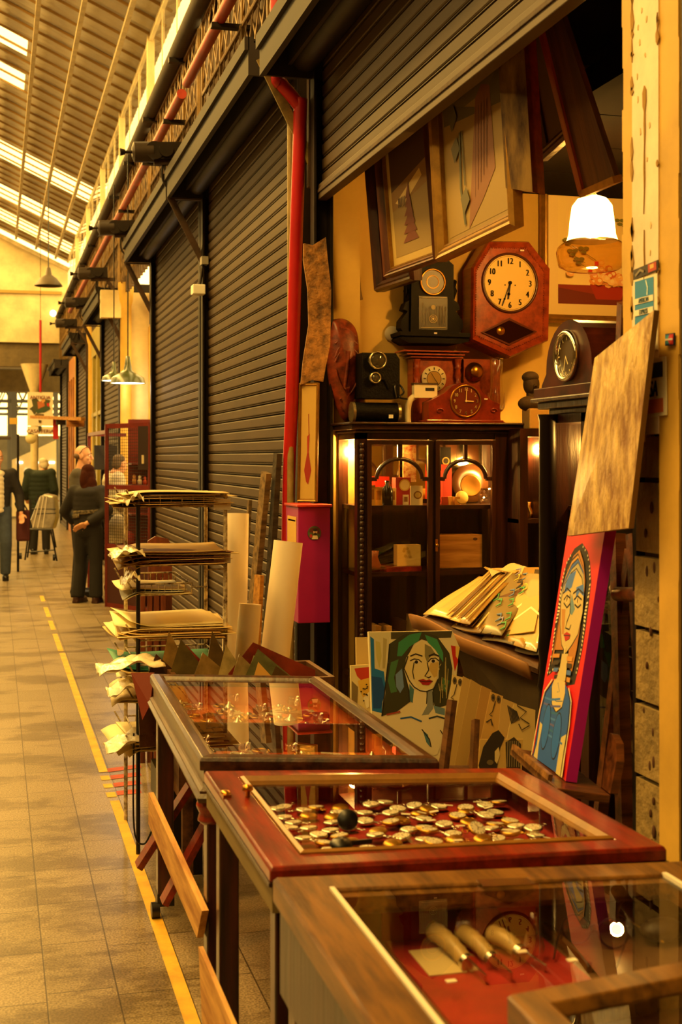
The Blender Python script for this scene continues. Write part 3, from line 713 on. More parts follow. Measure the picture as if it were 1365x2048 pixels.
# ---- trinkets in the first case
G_CLEAR = glass('crystal', (.98, .96, .9), 3.0, .03, 1.5)
def trinket(kind):
    m = None
    if kind == 0:
        m = MB(M_GOLD).tube([(.02*cos(a), .02*sin(a), .02) for a in [i*pi/10 for i in range(20)]], .004, n=6, closed=True); m.M = I4; return m, 'bangle', 'gold bangle lying on the orange felt', 'bangle'
    if kind == 1: return MB(G_CLEAR).lathe([(0, 0), (.016, 0), (.006, .008), (.005, .02), (.018, .032), (.02, .05), (.019, .05), (.016, .034), (0, .026)], 14), 'cordial_glass', 'tiny cut crystal glass standing on the orange felt', 'glass'
    if kind == 2: return MB(M_SILVER).lathe([(0, 0), (.02, 0), (.024, .012), (.02, .02), (.008, .026), (.004, .034), (0, .036)], 16), 'trinket_box', 'small round silver trinket box in the long case', 'box'
    if kind == 3:
        m = MB(M_BRASS).box((0, 0, .009), (.05, .035, .018)); m.box((0, 0, .02), (.054, .039, .004)); return m, 'snuff_box', 'small rectangular brass box in the long case', 'box'
    if kind == 4:
        m = MB(M_GOLD); 
        for k in range(10): m.sphere((.022*cos(k*.628), .022*sin(k*.628), .006), .007, nu=8, nv=6)
        m.sphere((0, 0, .008), .012, M_SILVER, 10, 6); return m, 'brooch', 'beaded gold brooch on the orange felt', 'brooch'
    m = MB(P('d8cfae', .4)); m.tube(smooth_pts([(U(-.05, .05), U(-.05, .05), .006) for _ in range(7)]), .004, n=6); return m, 'bead_string', 'coiled string of pale beads on the orange felt', 'necklace'
protos = {}
GRP = ['gold bangles in the long case', 'crystal glasses in the long case', 'silver boxes in the long case', 'brass boxes in the long case', 'brooches in the long case', 'bead strings in the long case']
pos = []
n = 0
while n < 230:
    x, y = U(.06, Q1.w-.06), U(.06, Q1.l-.06)
    if 9 and abs(y-.787) < .035: n += 0; continue
    if any((x-a)**2+(y-b)**2 < .033**2 for a, b in pos): n += 1; continue
    pos.append((x, y)); k = R.choices(range(6), (5, 3, 3, 3, 4, 3))[0]
    if k not in protos:
        m, nm, lab, cat = trinket(k); o = m.build(nm, origin=(0, 0, 0)); tag(o, lab, cat, GRP[k]); protos[k] = o
    else: o = protos[k].copy(); C.objects.link(o)
    o.location = Q1.p(x, y, .7365); o.rotation_euler = (0, 0, U(0, 6.28)); n += 1
# ---- curios in the third case
M_BONE = mat('bone', 'b89a5e', .4, var=.3, vscale=14)
for k, (a, b, lab) in enumerate((((868, 1862), (935, 1925), 'longest bone handle, ribbed, nearest the white strip'), ((925, 1865), (985, 1920), 'plain bone handle lying between two others on red velvet'), ((985, 1868), (1040, 1905), 'ringed pale horn handle beside the glass flask'))):
    p, q = W(*a, Z=0.730), W(*b, Z=0.720); t = T('knife', 'bone handled knife: '+lab, 'knife', p)
    m = MB(M_BONE); n_ = 9; m.tube([p+(q-p)*(i/n_)+Vector((0, 0, .006*sin(i/n_*pi))) for i in range(n_+1)], [.017*(1-.25*i/n_)*(1+.1*(i % 2)) for i in range(n_+1)], n=12); m.build('bone_handle', t, True)
    d = (q-p).normalized(); m = MB(M_SILVER); m.beam(q, q+d*.07, .004, .018); m.cyl(q-d*.004, q+d*.008, .016, n=12); m.build('blade', t, True)
c_ = W(963, 1858, Z=0.735); m = MB(mat('tortoiseshell', '7a3414', .25, var=.7, vscale=30)).lathe([(0, 0), (.05, 0), (.052, .004), (.05, .008), (0, .010)], 30, M=TR(*c_) @ RX(55)); tag(m.build('shell_disc'), 'round tortoiseshell disc propped behind the bone handles', 'disc')
m = MB(M_BONE); c_ = W(1068, 1925, Z=0.700); m.lathe([(.018, 0), (.02, .03), (.012, .06), (.006, .075), (.006, .09), (0, .09)], 14, G_CLEAR, TR(*c_)); tag(m.build('flask'), 'little pointed glass flask beside the horn handle', 'flask')
p = W(875, 1925, Z=0.705); m = MB(P('cdb884')).box(p, (.07, .12, .006), M=None); tag(m.build('paper_card'), 'plain cream card lying left of the knives', 'card')
for k, (x, y, rz_, lab) in enumerate(((1280, 1830, 20, 'gold rimmed spectacles at the far right of the brown case'), (1190, 1875, -35, 'dark folded spectacles nearer the middle of the brown case'))):
    p = W(x, y, Z=0.720); t = T('spectacles', lab, 'spectacles', p, rz_); mt = M_GOLD if k == 0 else M_DKMETAL
    m = MB(mt); R_ = .027
    for s in (-1, 1): m.tube([(s*.034+R_*cos(a), .0, R_*sin(a)+.012) for a in [i*pi/12 for i in range(24)]], .0018, n=6, closed=True)
    m.tube([(-.008, 0, .02), (0, 0, .026), (.008, 0, .02)], .0018, n=6); m.build('rims', t)
    for s in (-1, 1): MB(mt).tube([(s*.061, 0, .014), (s*.06, -.06, .004), (s*.056, -.11, -.008)], .0016, n=6).build('temple', t)
    for s in (-1, 1): MB(G_CLEAR).lathe([(0, .001), (R_-.001, 0)], 20, M=TR(s*.034, 0, .012) @ RX(90)).build('lens', t)
p = W(1150, 1830, Z=0.720); m = MB(M_SILVER)
for k in range(16): m.tube([(p.x-.07+k*.009+.006*cos(a), p.y+.004*sin(k)+.004*sin(a), 0.712+.002*(k % 2)) for a in [i*pi/4 for i in range(8)]], .0014, n=5, closed=True)
tag(m.build('chain'), 'silver link chain stretched behind the spectacles', 'chain')
m = MB(W_BROWN); m.beam(W(1070, 1838, Z=0.710), W(1180, 1935, Z=0.710), .01, .02); tag(m.build('wooden_divider'), 'thin wooden strip dividing knives from spectacles', 'strip')
m = MB(mat('dark_leather', '2a1a10', .5, bump=.2, vscale=20)); p = W(1325, 1880, Z=0.705); m.sphere(p+Vector((0, 0, .02)), (.045, .03, .022)); tag(m.build('pouch'), 'dark leather pouch at the right side of the brown case', 'pouch')
for k, (x, y, lab) in enumerate(((1145, 1920, 'white price tag by the red strip of the brown case'), (1045, 1903, 'white price tag on the ringed horn handle'), (903, 1962, 'white price tag below the cream card'))):
    tag(MB(P('efe6d0')).box(W(x, y, Z=0.735), (.018, .012, .002)).build('price_tag'), lab, 'price tag')
# ================================================================ THE OPEN STALL
def pz(py, d): return CH+(HZ-py)*d/FP
YW = 6.44
W_OAK = wood('red_oak', 'a04018', '74260c', .35, 1, coat=.12)
M_GLD = mat('gilt_frame', 'a87c30', .38, .6, var=.3, vscale=20)
M_IVORY = P('e9dcb0', .45)
# ---- tall glazed cabinet
YC = 6.02; ML = frame((0, YC, 0), (1,0,0), (0,0,1)); ML.translation = Vector((0, YC, 0)); pc = pixmap(ML)
x0 = pc((715, 900))[0]; x1 = pc((1034, 900))[0]; zt = pc((800, 866))[1]
cab = T('display_cabinet', 'tall dark glazed cabinet with arched door bars, crowded with small antiques', 'cabinet', ((x0+x1)/2, 6.2, 0))
m = MB(M_DARKW); m.bx(x0+.02, x1-.02, 6.40, 6.42, 0, zt); m.bx(x0, x1, YC, 6.42, 0, .12); m.bx(x0, x1, YC, 6.42, zt-.03, zt)
for xx, yy in ((x0, YC), (x1-.05, YC), (x0, 6.37), (x1-.05, 6.37)): m.bx(xx, xx+.05, yy, yy+.05, 0, zt)
m.build('carcass', cab, True)
m = MB(M_DARKW)
for k, (e, za, zb) in enumerate(((.015, zt, zt+.015), (.04, zt+.015, zt+.04), (.055, zt+.04, zt+.052))): m.bx(x0-e, x1+e, YC-e, 6.42, za, zb)
m.build('cornice', cab, True, bevel=.006)
m = MB(M_DARKW)
for k in range(58): m.sphere((x0+.022, YC-.004, .14+k*.027), (.014, .012, .016), nu=8, nv=6)
m.build('carved_corner', cab, True)
def door(xa, xb, name):
    za, zb = .14, zt-.035; cx_ = (xa+xb)/2; M = TR(cx_, YC-.002, (za+zb)/2) @ RX(90)
    m = MB(M_DARKW); m.ring(xb-xa, zb-za, .022, -.005, .02, M=M)
    ztop = zb; zm = pc((800, 958))[1]; r = (xb-xa)/2-.05
    f = lambda a: (cx_+r*cos(a), YC-.008, zm+r*.85*sin(a))
    m.tube([f(pi*i/14) for i in range(15)], .011, n=6)
    for s in (-1, 1): m.beam((cx_+s*r, YC-.008, zm), (cx_+s*(xb-xa)/2, YC-.008, zm), .018, .02)
    m.beam((cx_, YC-.008, zm+r*.85), (cx_, YC-.008, zb), .02, .018, up=(0,1,0))
    d = m.build('door', cab, True, bevel=.002)
    g = MB(G_CASE); g.add([(xa+.02, YC, za+.02), (xb-.02, YC, za+.02), (xb-.02, YC, zb-.02), (xa+.02, YC, zb-.02)], [(0,1,2,3)]); g.build('door_glass', d, True)
    return d
xm = pc((866, 900))[0]
d1 = door(x0+.045, xm-.008, 'l'); d2 = door(xm+.008, pc((990, 900))[0], 'r')
m = MB(M_BRASS); h = Vector((xm+.012, YC-.02, pc((870, 1090))[1])); m.box(h, (.012, .008, .06)); m.sphere(h+Vector((0, -.01, 0)), .009); m.build('keyhole_plate', d2, True)
m = MB(M_DARKW); m.bx(pc((990, 900))[0], pc((1016, 900))[0], YC-.01, YC+.02, .12, zt); m.bx(x0+.04, x0+.0, YC, YC, .1, .1); m.bx(xm-.02, xm+.02, YC-.006, YC+.02, .12, zt); m.build('stile', cab, True)
g = MB(G_CASE); g.add([(x0+.01, YC+.05, .14), (x0+.01, 6.37, .14), (x0+.01, 6.37, zt-.04), (x0+.01, YC+.05, zt-.04)], [(0,1,2,3)]); g.build('side_glass', cab, True)
zs = [pc((800, 1012))[1], pc((800, 1146))[1], .55]
for k, z in enumerate(zs): MB(M_DARKW).bx(x0+.02, x1-.02, YC+.05, 6.39, z-.02, z).build('shelf', cab, True)
M_MIR = mat('old_mirror', 'e8d8b0', .06, 1.0)
MB(M_MIR).bx(x0+.05, x1-.05, 6.392, 6.398, zs[0]+.02, zt-.05).build('back_mirror', cab, True)
E_BULB = E('bulb_glow', (1, .62, .22), 30)
def bulb(name, p, label, power, r=.022, parent=None):
    m = MB(E_BULB).sphere(p, r); 
    if parent is not None: o = m.build(name, parent, True)
    else: o = tag(m.build(name), label, 'bulb')
    lamp(name+'_light', 'POINT', p, power, BULB, .025)
bulb('cabinet_bulb', (x0+.07, 6.33, zt-.09), '', 60, .016, cab)
bulb('cabinet_bulb', (pc((1021, 900))[0]-.005, 6.1, pc((1021, 925))[1]), '', 55, .014, cab)
# things on the cabinet shelves
def item(mb, name, label, cat, group=None): return tag(mb.build(name), label, cat, group)
yS = 6.2; MS = facing((0, yS, 0)); ps = pixmap(MS)
def sh_box(a, b, col, name, label, cat, dep=.05, yy=yS, zbase=None, tilt=0):
    q = pixmap(facing((0, yy, 0))); A, B = q(a), q(b); zb = zbase if zbase is not None else B[1]
    h = A[1]-B[1]
    m = MB(col if not isinstance(col, str) else P(col)); m.box(((A[0]+B[0])/2, yy+dep/2, zb+h/2), (abs(B[0]-A[0]), dep, h)); return m, q
m, q = sh_box((792, 950), (822, 1004), 'a01410', 0, 0, 0, .06, 6.18, zs[0]); a = Art(m, facing((0, 6.18, 0))); c_ = q((810, 970)); a.ell(*c_, .03, .03, 'd8b050', 20); a.ell(*c_, .024, .024, 'efd890', 20); item(m, 'red_box', 'red box with a gold disc on the top shelf of the tall cabinet', 'box')
m, q = sh_box((822, 968), (846, 1006), 'e9d7a0', 0, 0, 0, .012, 6.13, zs[0]); a = Art(m, facing((0, 6.13, 0))); c_ = q((836, 990)); a.ell(*c_, .022, .02, '8a5a20', 16); a.ell(*c_, .015, .014, 'd8b860', 16); item(m, 'framed_plaque', 'cream framed plaque right of the red box in the tall cabinet', 'plaque')
m = MB(mat('dark_bottle', '1c140c', .2)).lathe([(0,0),(.028,0),(.03,.06),(.026,.085),(.01,.1),(.012,.12),(0,.122)], 18, M=TR(*W(775, 1008, Y=6.14).xy, zs[0])); item(m, 'bottle', 'small dark bottle on the top shelf of the tall cabinet', 'bottle')
for k, (xx, w_, h_, c, lab) in enumerate(((745, .03, .1, 'd8b868', 'cream card leftmost on the top cabinet shelf'), (757, .04, .09, 'c8a050', 'gilt card second from the left on the top cabinet shelf'), (786, .035, .085, 'e8cf80', 'pale yellow card between bottle and red box'), (812, .03, .05, 'f0e0b0', 'tiny white card before the red box'))):
    p = W(xx, 1008, Y=6.11+.02*k); m = MB(P(c)).box((p.x, p.y, zs[0]+h_/2), (w_, .006, h_)); a = Art(m, facing((p.x, p.y-.003, zs[0]))); a.rect(-w_*.3, h_*.3, w_*.3, h_*.8, '9a6a28'); item(m, 'small_card', lab, 'card')
m = MB(mat('flower_fabric', 'e8cf8a', .7, col2='b04a20', vscale=40)); p = W(823, 925, Y=6.33); m.box((p.x, 6.36, p.z), (.07, .01, .2)); item(m, 'floral_picture', 'small floral picture at the back of the left cabinet door', 'picture')
m = MB(M_BLACK); p = W(889, 918, Y=6.3); m.box((p.x, 6.3, p.z), (.055, .05, .12)); a = Art(m, facing((p.x, 6.275, p.z))); a.ell(0, -.01, .02, .02, 'c8a050'); a.ell(0, -.01, .014, .014, '201408'); item(m, 'small_clock', 'small black clock high behind the right cabinet door', 'clock')
m = MB(P('a8240f')); p = W(893, 950, Y=6.27); m.box((p.x, 6.27, zs[0]+.1), (.05, .03, .2)); item(m, 'red_book', 'narrow red book standing behind the right cabinet door', 'book')
c_ = W(938, 968, Y=6.28); m = MB(mat('dark_plate', '4a2c14', .25)).lathe([(0, 0), (.05, 0), (.09, .012), (.1, .02), (.098, .024), (.05, .008), (0, .008)], 36, M=TR(*c_) @ RX(80)); item(m, 'serving_plate', 'large dark plate propped behind the right cabinet door', 'plate')
c_ = W(940, 972, Y=6.16); m = MB(mat('gold_plate', 'b5843a', .25, .5)).lathe([(0, 0), (.03, 0), (.05, .008), (.056, .014), (.05, .014), (.03, .004), (0, .004)], 32, M=TR(*c_) @ RX(80)); item(m, 'saucer', 'small gold rimmed saucer in front of the large dark plate', 'plate')
c_ = W(924, 998, Y=6.1); m = MB(P('e0c070', .3)).lathe([(0, 0), (.03, 0), (.034, .004), (.03, .008), (0, .008)], 24, M=TR(c_.x, c_.y, zs[0]+.035) @ RX(75)); item(m, 'medal', 'round yellow medal at the front of the right cabinet shelf', 'medal')
for k in range(4):
    p = W(890+k*12, 1008, Y=6.1+.03*(k % 2)); m = MB(P(('b04020', 'd8a850', 'c0843a', 'e0c890')[k])); m.box((p.x, p.y, zs[0]+.02), (.028, .02, .04)); item(m, 'matchbox', ('red', 'yellow', 'tan', 'cream')[k]+' little matchbox on the right cabinet shelf', 'box')
m = MB(G_CLEAR).lathe([(0, 0), (.03, 0), (.05, .04), (.055, .08), (.05, .08), (.03, .01)], 20, M=TR(W(972, 1000, Y=6.2).x, 6.2, zs[0])); item(m, 'glass_bowl', 'clear glass bowl at the right end of the top cabinet shelf', 'bowl')
m, q = sh_box((795, 1087), (842, 1128), 'd9b562', 0, 0, 0, .06, 6.12, zs[1]+.025); a = Art(m, facing((0, 6.12, 0)))
for k in range(6): a.ell(*q((812+U(-8, 8), 1104+U(-10, 10))), .008, .008, 'c09a44', 8)
item(m, 'cream_box', 'small cream box on the middle shelf behind the left cabinet door', 'box')
m = MB(P('c8821f')); 
p = W(800, 1146, Y=6.1); m = MB(W_RED).bx(p.x-.07, p.x+.11, 6.09, 6.3, zs[1], zs[1]+.024); item(m, 'flat_case', 'flat red case under the small cream box', 'case')
m, q = sh_box((880, 1066), (965, 1130), wood('birch_box', 'b58446', '8a5c28', .5, 0), 0, 0, 0, .15, 6.1, zs[1]+.012); a = Art(m, facing((0, 6.1, 0))); a.ell(*q((951, 1078)), .012, .007, '4a2a10'); item(m, 'wooden_box', 'plain pale wooden box on the middle shelf behind the right cabinet door', 'box')
p = W(925, 1146, Y=6.1); m = MB(M_DARKW).bx(p.x-.12, p.x+.12, 6.08, 6.3, zs[1], zs[1]+.011); item(m, 'tray_board', 'dark board under the pale wooden box', 'board')
m = MB(mat('terracotta', 'a0522a', .5)).lathe([(0,0),(.03,0),(.036,.03),(.02,.07),(.026,.1),(0,.1)], 16, M=TR(W(748, 1146, Y=6.15).x, 6.15, zs[1])); item(m, 'figurine', 'little brown figurine at the left of the middle cabinet shelf', 'figurine')
for k in range(7):
    p = W(745+k*16, 1290, Y=6.2); h_ = U(.2, .3); m = MB(P(('b08a50', '6a3018', 'c8a060', '402010', '8a5a30', 'caa870', '5a2014')[k])); m.box((p.x, 6.22, zs[2]+h_/2), (.028, .14, h_), M=TR(p.x, 0, zs[2]) @ RY(U(-8, 8)) @ TR(-p.x, 0, -zs[2])); item(m, 'old_book', ('tan', 'dark red', 'pale', 'black', 'brown', 'cream', 'maroon')[k]+' old book leaning on the low cabinet shelf', 'book')
for k in range(3):
    p = W(752+k*24, 1250, Y=6.1); m = MB(G_CLEAR).lathe([(0,0),(.03,0),(.008,.01),(.007,.05),(.035,.08),(.036,.13),(.034,.13),(.03,.085),(0,.06)], 16, M=TR(p.x, 6.1, zs[2])); item(m, 'wine_glass', ('first', 'second', 'third')[k]+' stemmed glass from the left on the low cabinet shelf', 'glass')

# ---- second cabinet, along the side, with turned post
X2 = 1.90; ya, yb = 3.52, 4.27; z2 = 1.83
cb = T('side_cabinet', 'dark glazed side cabinet with a turned black post, under the arched clock', 'cabinet', (2.1, (ya+yb)/2, 0))
m = MB(M_DARKW); m.bx(X2+.42, X2+.44, ya, yb, 0, z2); m.bx(X2, X2+.44, ya, yb, 0, .15); m.bx(X2, X2+.44, ya, yb, z2-.09, z2-.06)
for yy in (ya, (ya+yb)/2+.05, yb-.06): m.bx(X2, X2+.05, yy, yy+.06, 0, z2-.06)
m.bx(X2+.05, X2+.42, yb-.03, yb, 0, z2-.06); m.bx(X2+.05, X2+.42, ya, ya+.03, 0, z2-.06); m.build('carcass', cb, True)
m = MB(M_DARKW)
for e, za, zb in ((.0, z2-.06, z2-.04), (.03, z2-.04, z2-.015), (.05, z2-.015, z2)): m.bx(X2-e, X2+.46, ya-e, yb+e, za, zb)
m.build('cornice', cb, True, bevel=.005)
for z in (.7, 1.12, 1.45): MB(M_DARKW).bx(X2+.05, X2+.42, ya+.03, yb-.03, z-.015, z).build('shelf', cb, True)
g = MB(G_CASE); g.add([(X2+.02, ya+.05, .2), (X2+.02, yb-.05, .2), (X2+.02, yb-.05, z2-.1), (X2+.02, ya+.05, z2-.1)], [(0,1,2,3)]); g.build('front_glass', cb, True)
pp = W(1096, 1000, X=X2-.03); 
m = MB(mat('black_turned_wood', '120906', .35, spec=.2)); m.lathe([(.03, 0), (.03, .3), (.034, .32), (.026, .36), (.032, .42), (.03, .8), (.036, .82), (.03, .86), (.028, .9), (.034, .96), (.03, 1.0), (.03, z2-.08), (.036, z2-.06)], 16, M=TR(pp.x, pp.y, 0)); m.build('turned_post', cb, True)
bulb('side_cabinet_bulb', (X2+.2, yb-.13, 1.66), '', 24, .018, cb)
R2 = random.Random(3); SIDE_N = ['amber', 'gilt', 'cream', 'clear']
for k in range(9):
    z = (1.12, 1.45, .7)[k % 3]; yy = ya+.12+(k//3)*.2+R2.uniform(0, .08); mt = [mat('amber_glass', 'b06a1c', .15), M_GOLD, M_IVORY, G_CLEAR][k % 4]
    hh = R2.uniform(.09, .16); m = MB(mt).lathe([(0,0),(.03,0),(.042,hh*.4),(.018,hh*.75),(.024,hh),(0,hh)], 16, M=TR(X2+.2, yy, z))
    item(m, 'small_vase', '%s small vase on the %s shelf of the side cabinet, %s' % (SIDE_N[k % 4], ('middle', 'top', 'bottom')[k % 3], ('near end', 'middle', 'far end')[k//3]), 'vase')
m = MB(P('e8c070')); p = W(1070, 1145, X=X2+.2); item(m.box(p, (.1, .16, .07)), 'paper_box', 'yellow paper box seen low behind the turned post', 'box') if False else None

# ---- clocks and things on top of the cabinet
ZT = zt+.052
def F(px_, Y): return facing((0, Y, 0)), pixmap(facing((0, Y, 0)))
def numerals(a, cx_, cy_, r, h, col, nums=None, wide=.8, skip=()):
    for k in range(1, 13):
        if k in skip: continue
        an = rad(90-30*k); a.text(str(k) if nums is None else nums[k-1], cx_+r*cos(an), cy_+r*sin(an), h, col, wide=wide, bold=h*.05)
# octagonal wall clock
Yo = 6.30; M, q = F(0, Yo)
oc = [q(p) for p in ((975,482),(1057,483),(1099,537),(1096,682),(1018,717),(941,682),(943,535))]
cx_ = sum(p[0] for p in oc)/7; cz_ = sum(p[1] for p in oc)/7
t = T('wall_clock', 'octagonal red oak wall clock with a yellowed dial showing half past six', 'clock', (cx_, YW, oc[4][1]))
m = MB(W_OAK, M); m.prism(oc[::-1], -.13, 0); m.build('case', t, True)
m = MB(W_OAK, M); n_ = len(oc)
ins = lambda s: [((p[0]-cx_)*s+cx_, (p[1]-cz_)*s+cz_) for p in oc]
def rim(m, A, B, z0, z1, z2):
    vs = [(x, y, z0) for x, y in A]+[(x, y, z1) for x, y in ins((A is oc and .97) or .97)]+[(x, y, z2) for x, y in B]; n = len(A)
    m.add(vs, [(k*n+i, k*n+(i+1) % n, (k+1)*n+(i+1) % n, (k+1)*n+i) for k in range(2) for i in range(n)])
rim(m, oc, ins(.88), 0, .022, .001)
for e in range(7):                                     # beaded edge
    A = Vector((*ins(.87)[e], .003)); B = Vector((*ins(.87)[(e+1) % 7], .003)); k_ = max(3, int((B-A).length/.012))
    for i in range(k_): m.sphere(A.lerp(B, i/k_), .0042, nu=6, nv=4)
m.build('rim', t, True)
dc = q((1020, 566)); rd = (q((1072, 566))[0]-q((967, 566))[0])/2
m = MB(W_OAK, M); m.lathe([(rd+.012, 0), (rd+.01, .012), (rd, .014), (rd-.002, .002)], 40, mat('dark_bezel', '4a2414', .3), TR(dc[0], dc[1], 0)); bz = m.build('bezel', t, True)
m = MB(P('e6c774', .5), M); m.lathe([(rd, .002), (0, .002)], 40, M=TR(dc[0], dc[1], 0)); a = Art(m, I4, 1, 1, .0003, .0025)
a.arc(dc[0], dc[1], rd*.95, rd*.95, 0, 360, .0015, '2a1a0c', 40); numerals(a, dc[0], dc[1], rd*.78, rd*.21, '1c1008')
for s in (-1, 1): a.ell(dc[0]+s*.028, dc[1]-.012, .004, .004, '2a1a0c', 10)
dl = m.build('dial', t, True)
m = MB(mat('clock_hand', '1a0f08', .4), M)
for tip, wv in ((q((1004, 612)), .006), (q((1016, 598)), .009)):
    A = Vector((*dc, .008)); B = Vector((*tip, .008)); m.beam(A, B, .002, wv, up=(0,1,0) if abs((B-A).x) > .01 else (1,0,0)); m.lathe([(wv*.9, -.001), (wv*.9, .001), (0, .001)], 10, M=TR(*A.lerp(B, .7)))
m.lathe([(.01, 0), (.01, .004), (0, .006)], 12, M=TR(dc[0], dc[1], .006)); m.build('hands', t, True)
dm = [q(p) for p in ((968,665),(1018,687),(1068,664),(1018,641))]
m = MB(mat('window_frame_oak', '5a2410', .3), M); m.prism([((x-dm[1][0])*1.12+dm[1][0], (y-(dm[0][1]))*1.2+dm[0][1]) for x, y in dm], 0, .008); m.prism(dm, .0085, .009, mat('dark_window', '2a0d06', .06, .3)); m.build('pendulum_window', t, True)
c_ = q((1001, 662)); m = MB(M_BRASS, M).lathe([(0, .012), (.022, .010), (.025, .006), (.02, .0095)], 20, M=TR(c_[0], c_[1], 0)); m.build('pendulum', t, True)
m = MB(M_WHITE, M); c_ = q((1042, 502)); m.box((c_[0], c_[1], .02), (.022, .008, .002)); m.build('paper_label', t, True)
# carved black shelf clock
Yk = 6.31; M, q = F(0, Yk)
M_EB = mat('ebonised_wood', '070403', .5, spec=.06)
t = T('shelf_clock', 'carved black wall clock with etched silver door, left of the octagonal clock', 'clock', (q((866, 690))[0], YW, q((866, 690))[1]))
m = MB(M_EB, M); m.prism([q(p) for p in ((801,672),(936,676),(934,684),(915,688),(815,687),(797,677))][::-1], -.14, .03); m.prism([q(p) for p in ((795,664),(936,668),(936,676),(797,672))][::-1], -.14, .045); m.build('base', t, True, bevel=.003)
m = MB(M_EB, M); m.prism([q(p) for p in ((822,665),(908,665),(908,530),(886,510),(866,500),(846,510),(824,530))], -.13, 0); m.build('case', t, True)
for s in (0, 1):
    fx = (lambda x: x) if s == 0 else (lambda x: 1732-x)
    pts = [(824,535),(821,600),(813,605),(809,618),(818,622),(804,640),(803,655),(810,665),(826,665),(826,535)]
    pl = [q((fx(x), y)) for x, y in pts]; pl = pl if s else pl[::-1]
    MB(M_EB, M).prism(pl, -.09, -.015).build('side_scroll', t, True)
    c_ = q((fx(817), 580)); MB(M_EB, M).lathe([(0, -.06), (.012, -.05), (.006, -.02), (.014, .0), (.004, .03), (0, .05)], 12, M=TR(c_[0], c_[1], -.04) @ RX(90)).build('drop_finial', t, True)
c_ = q((866, 564)); m = MB(M_BRASS, M).lathe([(.068, 0), (.07, .008), (.062, .01), (.060, .002)], 32, M=TR(c_[0], c_[1], 0)); m.lathe([(.06, .001), (0, .001)], 32, mat('dim_dial', '2c1a0c', .4), TR(c_[0], c_[1], 0)); m.lathe([(.035, .0015), (.032, .004), (.03, .0015)], 28, M_BRASS, TR(c_[0], c_[1], 0)); m.build('dial', t, True)
m = MB(mat('etched_panel', '1e1a12', .4, .2), M); A, B = q((838, 592)), q((895, 660)); m.bx(A[0], B[0], B[1], A[1], 0, .004); a = Art(m, I4, 1, 1, .0003, .0045)
for s in (0, 1):
    for k in range(7): x_ = 843+k*3.0 if s == 0 else 890-k*3.0; a.stroke([q((x_, 655-abs(3-k)*3)), q((x_+U(-2, 2), 640-U(5, 30))), q((x_+U(-3, 3), 612+U(-8, 12)))], .0022, '6e6040')
c2_ = q((866, 638)); a.arc(*c2_, .02, .02, 0, 360, .003, 'd8c48a', 20); a.arc(*c2_, .012, .012, 0, 360, .003, 'd8c48a', 16); a.ell(*c2_, .006, .006, 'e8d8a0', 10); a.ell(*q((866, 615)), .012, .012, 'b8a878', 12); a.stroke([q((842, 656)), q((892, 656))], .003, 'b8a878'); a.stroke([q((842, 596)), q((892, 596))], .002, 'b8a878'); m.build('etched_door', t, True)
m = MB(M_WHITE, M); c_ = q((866, 668)); m.box((c_[0], c_[1], .046), (.016, .008, .002)); m.build('paper_label', t, True)
# bracket clock behind, with turned columns
Yb = 6.28; M, q = F(0, Yb)
t = T('bracket_clock', 'wooden clock with turned columns and wide cornice, half hidden behind the tambour clock', 'clock', (q((870, 850))[0], 6.34, ZT))
m = MB(W_OAK, M); A, B = q((830, 716)), q((926, 852)); m.bx(A[0], B[0], ZT, A[1], -.12, -.03); m.build('case', t, True)
for k, (a0, a1, y0_, y1_) in enumerate(((805, 937, 700, 706), (814, 930, 706, 712), (822, 928, 712, 717))): 
    A, B = q((a0, y0_)), q((a1, y1_)); (MB(W_OAK, M).bx(A[0], B[0], B[1], A[1], -.13, .02-.012*k)).build('cornice_moulding', t, True, bevel=.002)
for xx in (836, 918):
    A = q((xx, 718)); B = q((xx, 770)); h = A[1]-B[1]; MB(W_OAK, M).lathe([(.012, 0), (.018, .01), (.01, .02), (.018, h*.35), (.012, h*.6), (.018, h*.66), (.012, h*.72), (.018, h*.9), (.02, h)], 14, M=TR(B[0], B[1], -.012) @ RX(-90)).build('column', t, True)
c_ = q((871, 757)); m = MB(M_IVORY, M); m.lathe([(.066, -.028), (.066, -.018), (0, -.018)], 32, M=TR(c_[0], c_[1], 0)); a = Art(m, TR(c_[0], c_[1], -.018)); a.ell(0, 0, .040, .040, '2a1a0e', 28); a.ell(0, 0, .037, .037, 'b08a3c', 28)
for k in range(12): an = rad(30*k); a.stroke([(.045*cos(an), .045*sin(an)), (.058*cos(an), .058*sin(an))], .005, '20140a')
a.stroke([(0, 0), (.02, -.028)], .004, '1a1008'); a.stroke([(0, 0), (-.018, .028)], .003, '1a1008'); m.build('dial', t, True)
# white box on a bent pipe in front of it
Yx = 6.17; M, q = F(0, Yx)
A, B = q((828, 767)), q((874, 796)); m = MB(P('e8dcb8', .5), M).bx(A[0], B[0], B[1], A[1], -.03, .01); m.bx(A[0]-.004, B[0]+.004, A[1]-.004, A[1]+.003, -.034, .014, P('3a2a1a')); a = Art(m, TR(0, 0, .01)); a.rect(*q((850, 782)), *q((868, 776)), '1a1410')
t_ = T('metal_horn', 'cream bent pipe horn with a slotted box mouth beside the tambour clock', 'horn', (q((820, 848))[0], Yx, ZT))
m.build('slotted_box', t_, True); MB(P('ddcfa6', .5), M).tube(smooth_pts([(*q((818, 848)), -.01), (*q((818, 815)), -.01), (*q((824, 798)), -.01), (*q((842, 788)), -.01)]), .016, n=12).build('bent_pipe', t_, True)
